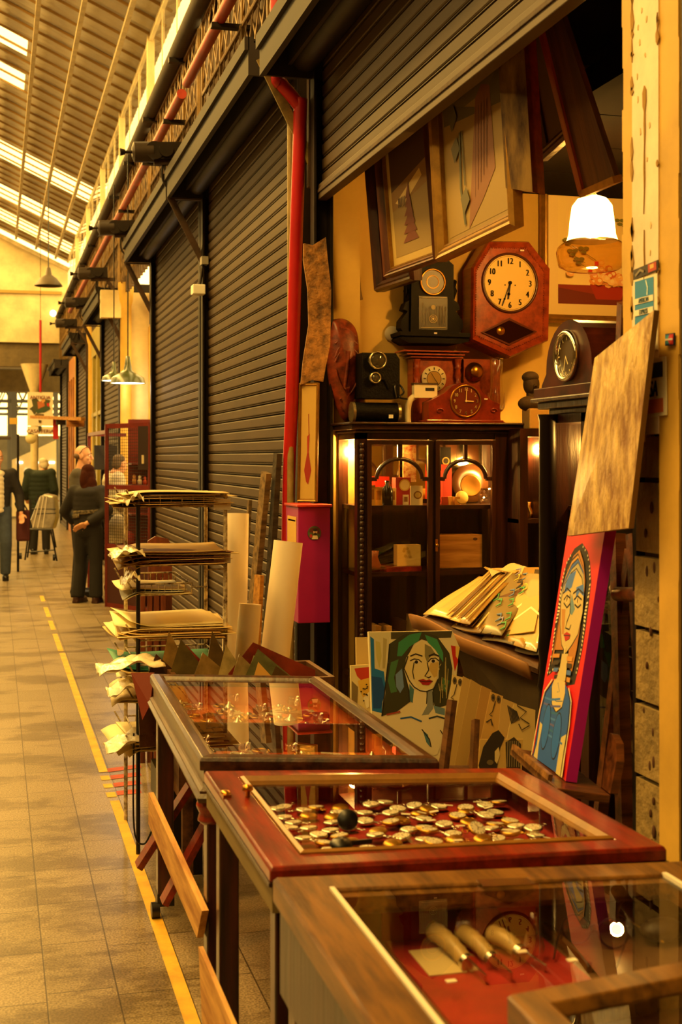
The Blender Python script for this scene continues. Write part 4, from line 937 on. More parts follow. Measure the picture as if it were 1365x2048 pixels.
# tambour mantel clock
Yt = 6.10; M, q = F(0, Yt)
pts = [(858,845),(858,803),(872,796),(890,786),(905,772),(920,766),(938,766),(955,772),(968,786),(982,800),(1000,808),(1002,845)]
t = T('mantel_clock', 'red tambour mantel clock with gold numerals in front of the other cabinet top clocks', 'clock', (q((932, 848))[0], 6.15, ZT))
body = [q(p) for p in pts]; body = [(x, max(y, ZT+.012)) for x, y in body]
m = MB(mat('mahogany', '8a2a16', .3, col2='5a160c', vscale=14, coat=.15), M); m.prism(body[::-1], -.1, 0); m.build('case', t, True, bevel=.004)
A, B = q((852, 842)), q((1006, 852)); MB(_M['mahogany'], M).bx(A[0], B[0], ZT, ZT+.016, -.115, .015).build('plinth', t, True, bevel=.003)
c_ = q((932, 802)); r_ = .079; m = MB(M_BRASS, M).lathe([(r_+.004, 0), (r_+.002, .008), (r_-.004, .008), (r_-.004, .001)], 36, M=TR(c_[0], c_[1], 0)); m.build('bezel', t, True)
m = MB(mat('brown_dial', '6a2212', .35), M).lathe([(r_, .001), (0, .001)], 36, M=TR(c_[0], c_[1], 0)); a = Art(m, TR(c_[0], c_[1], .001)); numerals(a, 0, 0, r_*.76, r_*.22, 'f0d890'); a.stroke([(0, 0), (.003, .062)], .004, 'f0dc98'); a.stroke([(0, 0), (.04, -.002)], .005, 'f0dc98'); a.ell(0, 0, .006, .006, 'f0dc98', 10); m.build('dial', t, True)
for xx in (880, 988): 
    c2_ = q((xx, 822)); MB(_M['mahogany'], M).tube([(c2_[0]+.02*cos(b)*(1-b/9), c2_[1]+.014*sin(b)*(1-b/9), .002) for b in [k*.5 for k in range(14)]], .004, n=6).build('carved_scroll', t, True)
m = MB(M_WHITE, M); c2_ = q((972, 798)); m.box((c2_[0], c2_[1], .004), (.018, .006, .002)); m.build('paper_label', t, True)
# small wooden clock movement behind the lamp glass
Ys = 6.33; M, q = F(0, Ys); A, B = q((928, 718)), q((1001, 850))
t = T('clock_box', 'plain wooden clock box with a brass drum behind the glass chimney', 'clock', ((A[0]+B[0])/2, Ys, ZT)); MB(W_OAK, M).bx(A[0], B[0], ZT, A[1], -.07, 0).build('case', t, True)
c_ = q((948, 744)); MB(M_BRASS, M).lathe([(0, .05), (.03, .05), (.034, .04), (.034, .035), (.042, .03), (.042, .02), (.048, .018), (.05, 0)], 24, M=TR(c_[0], c_[1], 0)).build('brass_drum', t, True)
c_ = q((975, 786)); m = MB(G_CLEAR).lathe([(.02, 0), (.036, .02), (.042, .06), (.034, .10), (.03, .2), (.034, .27), (.037, .275), (.034, .27), (.03, .2)], 18, M=TR(c_[0], 6.2, ZT+.06)); m.lathe([(.045, -.06), (.045, -.05), (.02, -.04), (.02, 0), (.036, .012)], 18, M_BRASS, TR(c_[0], 6.2, ZT+.06))
for k in range(8): an = k*pi/4; m.tube([(c_[0]+.0425*cos(an+z*3), 6.2+.0425*sin(an+z*3), ZT+.06+.02+z) for z in (0, .02, .04, .06, .08)], .002, n=4)
item(m, 'lamp_chimney', 'cut glass lamp chimney standing between the clocks on the tall cabinet', 'lamp chimney')
# carved mask
Ym = 6.34; M, q = F(0, Ym)
mp_ = [(663,640),(684,637),(702,645),(713,662),(717,700),(716,755),(711,800),(702,832),(692,842),(681,832),(668,800),(658,765),(654,720),(656,675)]
t = T('carved_mask', 'long carved wooden tribal mask hanging left of the projector', 'mask', (q((686, 842))[0], Ym, q((686, 842))[1]))
M_MASK = wood('mask_wood', '8a3a1c', '4f1c0e', .4, 1)
c_ = q((686, 735)); ol = [tuple(p) for p in smooth_pts([q(p) for p in mp_+mp_[:1]], 4)[:-1]]
m = MB(M_MASK, M); rings_ = []
for k, (s, z) in enumerate(((1, 0), (.92, .04), (.72, .07), (.4, .085), (.05, .09))): rings_ += [((x-c_[0])*s+c_[0], (y-c_[1])*s+c_[1], z) for x, y in ol]
n_ = len(ol); m.add(rings_, [(k*n_+i, k*n_+(i+1) % n_, (k+1)*n_+(i+1) % n_, (k+1)*n_+i) for k in range(4) for i in range(n_)][::1], None, True); m.add([(x, y, 0) for x, y in ol], [tuple(range(n_))]); m.build('face', t, True)
def ridge(name, pts, z, r): MB(M_MASK, M).tube(smooth_pts([(*q(p), z) for p in pts]), r, n=6).build(name, t, True)
for nm, pts, z, r in (('brow', [(664,716),(672,698),(690,694),(708,710)], .075, .006), ('brow', [(663,726),(673,708),(690,703),(709,720)], .078, .005), ('headband', [(666,676),(686,660),(706,676)], .06, .006), ('headband', [(664,690),(686,674),(708,691)], .07, .005), ('nose', [(688,705),(686,740),(682,775),(690,778)], .088, .010), ('cheek', [(664,740),(672,765),(688,790),(704,770),(710,745)], .08, .005), ('mouth', [(674,800),(688,794),(702,802),(688,808),(674,800)], .06, .005), ('chin', [(676,815),(688,825),(700,815)], .045, .006)): ridge(nm, pts, z, r)
# slide projector and roll case
Yp = 6.14; M, q = F(0, Yp)
t = T('slide_projector', 'black upright projector with two lenses beside the carved mask', 'projector', (q((762, 800))[0], Yp+.06, q((762, 798))[1]))
A, B = q((725, 705)), q((800, 797)); m = MB(mat('black_crackle', '0b0908', .5, bump=.3, vscale=60, spec=.12), M); m.prism([(A[0], B[1]), (B[0], B[1]), (B[0], A[1]-.03), (B[0]-.02, A[1]), (A[0], A[1])], -.15, 0); m.build('body', t, True, bevel=.003)
for c, r, nm in ((q((754, 721)), .044, 'upper_lens'), (q((749, 756)), .028, 'lower_lens')):
    m = MB(mat('lens_ring', 'cdbf94', .25, .9), M).lathe([(r, 0), (r, .03), (r-.005, .032), (r-.007, .02)], 28, M=TR(c[0], c[1], 0)); m.lathe([(r-.006, .02), (r*.6, .027), (0, .03)], 28, mat('lens_glass', '6a6450', .05, .7), TR(c[0], c[1], 0)); m.build(nm, t, True)
c = q((770, 765)); MB(_M['black_crackle'], M).tube([(c[0]-.03, c[1]+.02, 0), (c[0], c[1]+.015, .005), (c[0]+.02, c[1]-.03, 0)], .008).build('front_ridge', t, True)
MB(M_BLACK, M).tube(smooth_pts([(*q((792, 795)), .01), (*q((790, 772)), .0), (*q((803, 770)), -.02), (*q((808, 785)), .0), (*q((797, 795)), .02), (*q((815, 798)), .0)]), .005, n=6).build('power_cord', t, True)
A, B = q((708, 822)), q((804, 822)); zc = ZT+.052; t2 = T('film_case', 'black cylindrical case with metal ends lying under the projector', 'case', ((A[0]+B[0])/2, Yp+.05, ZT))
MB(_M['black_crackle']).cyl((A[0]+.012, Yp+.05, zc), (B[0]-.012, Yp+.05, zc), .05, n=24).build('barrel', t2, True)
for e, s in ((A[0], 1), (B[0], -1)): MB(mat('lens_ring', 'cdbf94')).cyl((e, Yp+.05, zc), (e+s*.014, Yp+.05, zc), .052, n=24).build('end_cap', t2, True)
MB(M_WHITE).box((A[0]+.19, Yp-.003, zc-.02), (.022, .004, .018)).build('paper_label', t2, True)
# arched clock with oval-looking round dial, on the side cabinet
Mx = frame((X2+.02, 0, 0), (0, -1, 0), (0, 0, 1)); qx = pixmap(Mx)       # faces the aisle (-X)
t = T('arched_clock', 'arched dark wooden clock with a bright chrome bezel on the side cabinet', 'clock', (X2+.12, 4.0, z2))
c_ = qx((1137, 712)); M_WAL = mat('walnut', '4a1c0e', .35, col2='260d07', vscale=10, spec=.2)
half = .185; top = c_[1]+.125
arch = [(c_[0]-half-.04, z2+.05), (c_[0]-half, z2+.09)]+[(c_[0]+half*cos(a), c_[1]-.04+(top-c_[1]+.04)*sin(a)) for a in [pi-pi*i/14 for i in range(15)]]+[(c_[0]+half+.04, z2+.05), (c_[0]+half+.04, z2), (c_[0]-half-.04, z2)]
MB(M_WAL, Mx).prism(arch[::-1], -.22, 0).build('case', t, True)
MB(M_WAL, Mx).bx(c_[0]-half-.07, c_[0]+half+.07, z2, z2+.04, -.23, .02).build('plinth', t, True, bevel=.004)
r_ = .088; MB(mat('chrome', 'd8d4c4', .12, 1), Mx).lathe([(r_, 0), (r_+.004, .012), (r_-.006, .022), (r_-.016, .016), (r_-.018, .004)], 40, M=TR(c_[0], c_[1], 0)).build('bezel', t, True)
m = MB(mat('grey_dial', '4a3a24', .3), Mx).lathe([(r_-.014, .003), (0, .003)], 36, M=TR(c_[0], c_[1], 0)); a = Art(m, TR(c_[0], c_[1], .003))
for k in range(12): an = rad(30*k); a.stroke([(.055*cos(an), .055*sin(an)), (.067*cos(an), .067*sin(an))], .005, 'd8c890')
a.stroke([(0, 0), (-.015, -.05)], .004, 'd8c890'); a.stroke([(0, 0), (.02, -.03)], .005, 'd8c890'); m.build('dial', t, True)
# bust on the corner
p = W(1052, 858, Y=5.95); t = T('stone_bust', 'small dark bust on a pale block between the two cabinets', 'bust', (p.x, 5.95, p.z))
b_ = Vector((p.x+.03, 5.95, p.z)); m = MB(mat('pale_block', 'b89a5c', .8, bump=.3, vscale=12)); m.box(b_+Vector((.02, 0, .05)), (.1, .1, .1)); m.build('block', t, True, bevel=.006)
m = MB(mat('dark_stone', '3a2a1a', .7, bump=.4, vscale=20)); m.sphere(b_+Vector((0, 0, .22)), (.04, .045, .055)); m.sphere(b_+Vector((0, 0, .125)), (.07, .045, .04)); m.cyl(b_+Vector((0, 0, .13)), b_+Vector((0, 0, .2)), .025); m.sphere(b_+Vector((-.005, .0, .255)), (.042, .045, .03)); m.cyl(b_+Vector((0, -.045, .215)), b_+Vector((0, -.055, .205)), .008); m.build('head', t, True)
# narrow lit vitrine that carries it
v = T('narrow_vitrine', 'narrow lit glass vitrine under the small bust, between the two cabinets', 'cabinet', (p.x+.04, 5.95, 0))
m = MB(M_DARKW); va, vb = W(1041, 900, Y=5.85).x, W(1095, 900, Y=5.85).x
m.bx(va, vb, 5.85, 6.1, 0, .12); m.bx(va, vb, 5.85, 6.1, p.z-.04, p.z); m.bx(va, va+.04, 5.85, 6.1, .12, p.z-.04); m.bx(vb-.02, vb, 5.85, 6.1, .12, p.z-.04); m.bx(va, vb, 6.08, 6.1, .12, p.z-.04); m.bx(va, vb, 5.87, 6.08, 1.30, 1.32); m.build('carcass', v, True)
MB(G_CASE).add([(va+.04, 5.86, .12), (vb-.02, 5.86, .12), (vb-.02, 5.86, p.z-.04), (va+.04, 5.86, p.z-.04)], [(0,1,2,3)]).build('door_glass', v, True)
bulb('vitrine_bulb', ((va+vb)/2+.01, 6.0, p.z-.1), '', 14, .014, v)
for k in range(3):
    q_ = Vector((va+.065+.02*k, 5.93+.03*k, 1.32)); item(MB([M_GOLD, M_IVORY, mat('amber_glass', 'b06a1c')][k]).lathe([(0,0),(.016,0),(.02,.03),(.008,.06),(.012,.08),(0,.08)], 12, M=TR(*q_)), 'tiny_vase', ('gilt', 'cream', 'amber')[k]+' tiny vase inside the narrow lit vitrine', 'vase')

m = MB(mat('shade_board_black', '0c0704', .95, spec=.05))  # black boards added to stand for the deep shade high in the stall
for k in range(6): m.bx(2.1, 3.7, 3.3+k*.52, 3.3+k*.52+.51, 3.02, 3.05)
m.bx(2.1, 2.16, 3.3, 6.42, 2.95, 3.02); item(m, 'shade_board', 'dark board added as shade above the hanging pictures', 'shade board')
# ---- pictures on and before the far wall
def picture(M, w, h, border, depth, fm, name, label, art=None, mount=None, mw=0, back='8a6a3a', cat='picture', slip=None, base=None):
    """Framed picture; local origin at the centre of its back."""
    t = T(name, label, cat, M=M)
    m = MB(fm); m.ring(w, h, border, 0, depth, prof=[(0, 0), (0, depth*.7), (border*.2, depth), (border*.45, depth*.85), (border*.6, depth*.9), (border, depth*.45), (border, 0)]); m.build('picture_frame', t)
    if slip: MB(slip).ring(w-2*border, h-2*border, .008, .002, depth*.5).build('gilt_slip', t)
    m = MB(P(base or 'd8c08a')); m.bx(-w/2+border, w/2-border, -h/2+border, h/2-border, .004, .008)
    if mount: m = MB(P(mount)); m.bx(-w/2+border, w/2-border, -h/2+border, h/2-border, .004, .008)
    a = Art(m, TR(0, 0, .008), w/2-border-mw, h/2-border-mw); 
    if art: art(a)
    m.build('picture_panel', t); return t
def flowers(a):
    a.rect(-1, -1, 1, 1, 'f2dc96'); a.rect(-1, -1, 1, -.64, '8a2a14'); a.poly([(-1, -.7), (0, -.82), (1, -.7), (1, -1), (-1, -1)], '6a2010')
    a.poly([(-.25, -.62), (.62, -.62), (.5, -.9), (-.1, -.9)], 'a02812')
    rr = random.Random(5)
    for k in range(46):
        x, y = .15+rr.gauss(0, .26), -.62+abs(rr.gauss(0, .16)); c = rr.choice(['e89a4a', 'f0b868', 'd8703a', 'e8a878', 'f4cc88'])
        a.ell(x, y, .1, .07, c, 8); a.ell(x+.02, y+.01, .05, .035, 'f6dca0', 7)
    for x, y in ((-.75, -.1), (-.6, -.25), (-.85, .1), (-.5, -.05), (-.66, .42), (.35, .5)):
        a.stroke([(x, y), (x+.3, y-.15)], .012, '6a6a28'); 
        for s in (-1, 0, 1): a.ell(x+.06*s, y+.07*abs(s), .07, .035, '7a7a34', 8)
    for x, y in ((-.4, -.42), (-.25, -.3)): a.rect(x, y, x+.09, y+.08, 'd83020')
Yf = 6.42; M, q = F(0, Yf); A, B = q((1080, 352)), q((1318, 652)); w_, h_ = B[0]-A[0], A[1]-B[1]
picture(facing(((A[0]+B[0])/2, 6.425, (A[1]+B[1])/2)), w_, h_, .045, .04, M_GLD, 'flower_painting', 'gilt framed painting of yellow flowers in a red bowl behind the glass lamp', flowers, base='f2dc96', mount='efd898', mw=.06, cat='painting')
A, B = q((1098, 230)), q((1200, 358)); w_, h_ = B[0]-A[0], A[1]-B[1]
picture(facing(((A[0]+B[0])/2+.0, 6.425, (A[1]+B[1])/2)), w_, h_, .03, .03, W_RED, 'dark_painting', 'small dark red framed painting high above the flower painting', lambda a: (a.rect(-1, -1, 1, 1, '2a140a'), a.ell(.1, .2, .3, .4, '5a3018'), a.ell(.2, -.85, .2, .08, 'e0c070')), cat='painting')

# ---- pictures hung in the opening, facing the aisle
def hung(px4, X, lean=0, yaw=0, along=0):
    """Frame matrix (centre) and size from bottom-left and bottom-right pixels on the plane X."""
    bl, br = W(*px4[0], X=X), W(*px4[1], X=X+yaw); ex = (br-bl); w = ex.length
    up = Vector((-lean, along, 1)); M = frame(bl, ex, up); return M, w
M, w_ = hung(((893, 524), (1049, 452)), 1.76, .05, 0.0)
h_ = 1.0
def bottle_scene(a):
    a.rect(-1, -1, 1, 1, '94783a'); a.rect(-1, .1, 1, 1, '6a5a30'); a.poly([(-1, .25), (.2, .0), (1, .3), (1, -.1), (-1, .05)], '5a4e2a')
    a.poly([(-.3, -1), (.1, .1), (.3, .18), (.55, .12), (.6, -.6), (.2, -.8)], '7e4c28')
    for k in range(5): a.stroke([(-.05+k*.1, -.75+k*.05), (.1+k*.09, .02)], .02, '6a3a1c')
    a.stroke([(-.45, -.1), (-.5, -.6), (-.4, -.95)], .05, '4a4a2a'); a.stroke([(-.38, -.1), (-.35, -.6)], .03, '4a4a2a')
    for x, y in ((-.8, .1), (-.75, -.2), (-.5, -.7)): a.poly([(x, y), (x+.2, y+.08), (x+.3, y-.05), (x+.1, y-.15)], '5a5230')
picture(M @ TR(w_/2, h_/2, 0), w_, h_, .05, .05, M_GLD, 'hanging_picture', 'large gilt framed landscape hung in the opening above the octagonal clock', bottle_scene, mount='94783c', mw=.03, cat='picture', slip=M_GLD)
M, w_ = hung(((786, 556), (890, 520)), 1.78, .10, 0.06, .16)
h_ = .85
def snow(a):
    a.rect(-1, -1, 1, 1, '8e743e'); a.rect(-1, -.15, 1, 1, '4a2c14'); a.poly([(-1, -.15), (1, .1), (1, -.2), (-1, -.4)], '8a6630'); a.poly([(-.8, -.3), (.6, .0), (.7, -.1), (-.4, -.38)], 'd8bc78')
    for k in range(6): y = -.85+k*.11; wd_ = .42-.06*k; a.poly([(-.1-wd_, y), (-.1+wd_, y), (.0, y+.2)], '6a3014')
    for k in range(5): a.stroke([(-.6+k*.09, -.38), (-.58+k*.09, -.26)], .04, '3a1c0c')
picture(M @ TR(w_/2, h_/2, 0), w_, h_, .035, .05, wood('frame_walnut', '6a3a1c', '3a1a0c', .35, 1), 'hanging_picture', 'narrow picture of a red tree in snow, hung at the left of the opening', snow, mount='b89c58', mw=.045, slip=M_GLD)
M, w_ = hung(((770, 584), (846, 560)), 1.86, .10, 0.04, .16)
picture(M @ TR(w_/2, .44, 0), w_, .88, .05, .06, wood('frame_dark_walnut', '45200f', '220e06', .35, 1), 'hanging_picture', 'dark stepped empty frame showing behind the red tree picture', None, base='3a2412')
# canvas turned across the opening, with thick brown stretcher side
def board(pts, t_, face, side, name, label, cat='board', nrm=None):
    q4 = [Vector(p) for p in pts]; n = (q4[1]-q4[0]).cross(q4[-1]-q4[0]).normalized() if nrm is None else Vector(nrm)
    k = len(q4); m = MB(face); m.add(q4, [tuple(range(k))]); b = [p-n*t_ for p in q4]; m.add(b, [tuple(range(k))[::-1]], side)
    m.add(q4+b, [(i, k+i, k+(i+1) % k, (i+1) % k) for i in range(k)], side); return m
M_CANV = mat('streaky_canvas', '8a6c34', .7, col2='3e2410', vscale=5, stretch=(3, 3, .8))
bl, br = W(1012, 376, X=1.70), W(1066, 384, d=4.42)
up = Vector((-.06, 0, .95)); m = board([bl, br, br+up, bl+up], .04, M_CANV, W_OAK, 0, 0)
sd = br-bl; nn = sd.cross(up).normalized(); m.add([br, br-nn*.1, br-nn*.1+up, br+up], [(0,1,2,3)], W_OAK)
item(m, 'hanging_canvas', 'streaky brown canvas with thick side hung right of the large landscape', 'canvas')
p1, p2 = W(1096, 322, X=2.05), W(1168, 258, X=2.05); upv = Vector((-.1, 0, .8)); ex = p2-p1; M = frame(p1, ex, upv)
picture(M @ TR(ex.length/2, .4, 0), ex.length, .8, .05, .04, wood('frame_dark_walnut', '45200f', '220e06'), 'hanging_picture', 'dark panelled frame hung high behind the streaky canvas, its lower edge catching light', None, base='3a2614')
p1, p2 = W(1174, 386, X=1.98), W(1243, 356, X=1.98); ex = p2-p1; M = frame(p1, ex, Vector((-.25, 0, .9)))
t = T('leaning_panel', 'tall plain brown panel tilting down above the bell lamp', 'panel', M=M)
MB(wood('panel_brown', '5a3418', '3a1e0e', .5, 1)).prism([(0, 0), (ex.length, 0), (.10, 1.0), (.02, 1.0)], 0, .02).build('board', t); m = MB(M_GLD).bx(0, ex.length, -.012, .012, -.005, .03); m.build('lower_edge', t); MB(W_OAK).bx(-.005, .03, 0, 1.0, .0, .03).build('left_edge', t)
# ---- bell lamp
lp = W(1185, 430, d=5.7); t = T('bell_lamp', 'lit glass bell lamp hanging in front of the flower painting', 'lamp', lp)
G_FROST = bpy.data.materials.new('frosted_glass'); G_FROST.use_nodes = True
nt = G_FROST.node_tree; N = nt.nodes; L = nt.links; b_ = N['Principled BSDF']; N.remove(b_)
tr = N.new('ShaderNodeBsdfTranslucent'); tr.inputs[0].default_value = (1, .9, .7, 1); tp = N.new('ShaderNodeBsdfTransparent'); tp.inputs[0].default_value = (1, .93, .78, 1); gl = N.new('ShaderNodeBsdfGlossy'); gl.inputs['Roughness'].default_value = .1
m1 = N.new('ShaderNodeMixShader'); m1.inputs[0].default_value = .62; m2 = N.new('ShaderNodeMixShader'); m2.inputs[0].default_value = .06
L.new(tp.outputs[0], m1.inputs[1]); L.new(tr.outputs[0], m1.inputs[2]); L.new(m1.outputs[0], m2.inputs[1]); L.new(gl.outputs[0], m2.inputs[2]); L.new(m2.outputs[0], N['Material Output'].inputs[0])
G_AMB = glass('amber_bell', (.98, .80, .45), 1.6, .04)
sc_ = 5.7/2600; zz = lambda y: (430-y)*sc_
MB(G_FROST).lathe([(0.0342, zz(393)), (0.0627, zz(398)), (0.0866, zz(412)), (0.0958, zz(440)), (0.1026, zz(470)), (0.1117, zz(482))], 32).build('frosted_bell', t)
MB(G_AMB).lathe([(0.1117, zz(482)), (0.1345, zz(488)), (0.1493, zz(494)), (0.1562, zz(504)), (0.1528, zz(520)), (0.1459, zz(532)), (0.1140, zz(540)), (0.0684, zz(542))], 32).build('amber_rim', t)
MB(M_BRASS).lathe([(0, zz(385)), (.014, zz(386)), (.022, zz(390)), (.032, zz(394)), (.03, zz(398))], 20).build('cap', t)
MB(M_BLACK).cyl((0, 0, zz(388)), (0, 0, 3.03-lp.z), .004, n=6).build('cord', t)
MB(E_BULB).sphere((0, 0, zz(432)), .03).build('bulb', t)
lamp('bell_lamp_light', 'POINT', lp, 300, BULB, .04)
lamp('stall_ceiling_bulb', 'POINT', (2.6, 5.2, 2.8), 6, BULB, .05)  # added fill light inside the stall

# ---- print tray with sleeved prints
FL, FR, BR_, BL_ = W(838, 1238, d=5.5), W(1076, 1338, d=4.75), W(1100, 1165, d=5.35), W(962, 1163, d=6.0)
t = T('print_trough', 'slanting wooden trough of plastic sleeved prints before the tall cabinet', 'print stand', ((FL.x+BR_.x)/2, (FL.y+BR_.y)/2, 0))
M_TR = wood('trough_wood', '6a4422', '3a200e', .5, 1)
def slab(m, q4, th, mt=None, n=None):
    q4 = [Vector(p) for p in q4]; n = n or (q4[1]-q4[0]).cross(q4[3]-q4[0]).normalized(); b = [p-n*th for p in q4]
    m.add(q4+b, [(0,1,2,3),(7,6,5,4),(0,4,5,1),(1,5,6,2),(2,6,7,3),(3,7,4,0)], mt); return m
slab(MB(M_TR), [FL, FR, BR_, BL_], .02).build('bottom_board', t, True)
up = Vector((-.02, -.01, .05)); k_ = 10; fr = []
m = MB(mat('curled_card_edge', '8a5e2c', .6))
m.grid(lambda u, v: FL.lerp(FR, u)+Vector((-.03-.02*v, -.02, -.035+.06*v+.012*sin(u*9)*(1-u))), 14, 2); m.build('front_lip', t, True, solid=.008)
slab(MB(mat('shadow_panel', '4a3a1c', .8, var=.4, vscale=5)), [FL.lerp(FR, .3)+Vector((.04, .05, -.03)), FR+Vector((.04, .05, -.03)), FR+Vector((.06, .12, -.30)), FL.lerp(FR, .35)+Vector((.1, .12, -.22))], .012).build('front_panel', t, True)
for P_ in (FL+Vector((.08, -.05, -.03)), FR+Vector((.08, .1, -.03)), BR_+Vector((-.05, 0, -.03)), BL_+Vector((-.05, -.1, -.03))): MB(M_TR).bx(P_.x-.02, P_.x+.02, P_.y-.02, P_.y+.02, 0, P_.z).build('leg', t, True)
nrm = (FR-FL).cross(BL_-FL).normalized()
M_SLV = mat('clear_sleeve', 'd8c48c', .18, spec=.8, coat=.6)
PR_L = ['pale parchment print at the far end of the trough', 'cream wrapped print second from the far end', 'long brown engraving in a sleeve near the trough middle', 'striped brown print beside the long engraving', 'dark print with a black edge in the trough', 'multicoloured swirling print in the trough', 'second swirling coloured print nearer the trough front', 'ochre map like print near the front of the trough', 'tan sleeve with a white glare at the near end of the trough', 'dark grey print at the nearest corner of the trough']
cols = ['e0c070', 'd8b868', '9a7838', '8a6a30', '3a2412', '8a7a50', '7a6a48', 'b08a40', 'a08040', '4a4030']
for k in range(10):
    u0, u1 = .02+k*.088, .02+k*.088+.26; u1 = min(u1, 1.0); lift = .012+.006*(k % 3)+ .01*R.random()
    e = U(-.05, .06); A = FL.lerp(FR, u0)+(BL_-FL)*.04; B = FL.lerp(FR, u1)+(BL_-FL)*.03; D = BL_.lerp(BR_, u0)*1; Cc = BL_.lerp(BR_, u1)
    A = A+nrm*(lift+.0); D = D+nrm*(lift+.02); B = B+nrm*(lift+.03); Cc = Cc+nrm*(lift+.045)
    ext = (D-A).normalized()*e; D += ext; Cc += ext
    M = Matrix(((B-A), (D-A), nrm)).transposed().to_4x4(); M.translation = A; w_ = h_ = 1.0
    m = MB(P(cols[k], .3) if k not in (8,) else M_SLV, M); m.grid(lambda u, v: (w_*u, h_*v, .006*sin(3*u+5*v+k)), 4, 8)
    a = Art(m, TR(0, 0, .007), w_, h_, .0004)
    if k in (5, 6):
        rr = random.Random(k)
        for j in range(16): 
            x, y = rr.uniform(.1, .9), rr.uniform(.05, .95); a.stroke([(x, y), (x+.1, y+.05), (x+.05, y+.12), (x-.08, y+.1)], [.01, .03, .03, .01], rr.choice(['5a7ab0', '4a9a5a', 'c83a2a', 'e0c050', '8a8ab0', '2a2018']))
    elif k in (2, 3):
        for j in range(5): a.stroke([(.12+j*.18, .03), (.14+j*.17, .97)], .05, '5a4018' if j % 2 else 'c8a860')
    elif k in (7, 8): a.poly([(.1, .1), (.8, .2), (.7, .7), (.2, .6)], 'c8a860'); a.stroke([(.1, .3), (.5, .5), (.9, .4)], .03, 'f0e0b0')
    o = m.build('sleeved_print', solid=.003); tag(o, PR_L[k], 'print', 'sleeved prints in the trough')
m = MB(M_SLV); c_ = W(1030, 1160, d=5.75); m.grid(lambda u, v: c_+Vector((-.12+.26*u, .1*v-.03, .02+.02*sin(9*u+3*v)+.03*v)), 16, 5); item(m, 'plastic_sleeve', 'crumpled clear plastic sleeve at the top of the print trough', 'sleeve')
# ================================================================ BESIDE THE STALL: red pole, meter box, rolls, rack
M_RED = mat('red_pole_paint', 'b8161a', .4, var=.15, vscale=4)
pp = [W(572, 1200, X=1.50).xy.to_3d()]+[W(x, y, X=1.50) for x, y in ((577, 1010), (584, 800), (592, 500), (601, 220))]
m = MB(M_RED); top = pp[-1]; m.tube(smooth_pts(pp+[top+Vector((-.005, 0, .02)), top+Vector((-.05, 0, .075)), top+Vector((-.10, 0, .13)), top+Vector((-.12, 0, .2)), top+Vector((-.122, 0, .8))]), .034, n=14)
tag(m.build('red_pole'), 'red painted pole with a kinked top rising from the magenta meter box', 'pole')
m = MB(mat('thin_pipe', '9a8450', .5, var=.4, vscale=9)); m.cyl((1.5, 6.66, .0), (1.5, 6.66, 3.4), .018, n=10); tag(m.build('thin_pipe'), 'thin pale pipe running up beside the red pole', 'pipe')
# meter box
bx0, bx1 = W(597, 1100, Y=6.18).x, W(661, 1100, Y=6.18).x; z0, z1 = W(630, 1246, Y=6.18).z, W(630, 1014, Y=6.18).z
t = T('meter_box', 'magenta painted meter box on the wall with a round picture sticker', 'box', ((bx0+bx1)/2, 6.3, z0))
M_MAG = mat('magenta_paint', '9a0a62', .45, var=.1, vscale=5)
MB(M_MAG).bx(bx0, bx1, 6.18, 6.46, z0, z1).build('body', t, True, bevel=.004)
MB(mat('red_lid_paint', 'b02a18', .45)).bx(bx0-.008, bx1+.008, 6.165, 6.47, z1, z1+.012).build('lid', t, True, bevel=.003)
Ms = frame((bx0, 0, 0), (0, -1, 0), (0, 0, 1)); q = pixmap(Ms); m = MB(P('c9a23c', .5), Ms); A, B = q((574, 1032)), q((594, 1095)); 
m.bx(-6.42, -6.22, z1-.22, z1-.05, 0, .0015); a = Art(m, I4); cx_, cz_ = -6.32, z1-.135
a.stroke([(cx_+(.012+.0065*k)*cos(k*.6), cz_+(.012+.0055*k)*sin(k*.6)) for k in range(12)], .010, 'a0281c'); a.stroke([(-6.40, z1-.07), (-6.24, z1-.07)], .008, '8a2010')
m.build('spiral_panel', t, True)
MF = facing((0, 6.18, 0)); q = pixmap(MF); c_ = q((629, 1066)); m = MB(P('2a2418', .4), MF); m.lathe([(.034, 0), (.034, .002), (0, .002)], 28, M=TR(c_[0], c_[1], 0)); a = Art(m, TR(c_[0], c_[1], .002))
a.ell(0, 0, .033, .033, '4a5a34', 24); a.poly([(-.02, .025), (.02, .025), (.03, -.005), (-.028, .005)], '5a1a14'); a.ell(.004, .006, .011, .013, 'd8b890', 14); a.ell(.004, .015, .012, .007, '241810', 12); a.ell(.004, -.004, .008, .006, '2a1a10', 12); a.poly([(-.014, -.03), (.018, -.03), (.014, -.012), (-.008, -.012)], 'd8c8a8'); a.ell(-.018, -.014, .007, .009, 'b0281c', 10)
m.build('round_sticker', t, True)
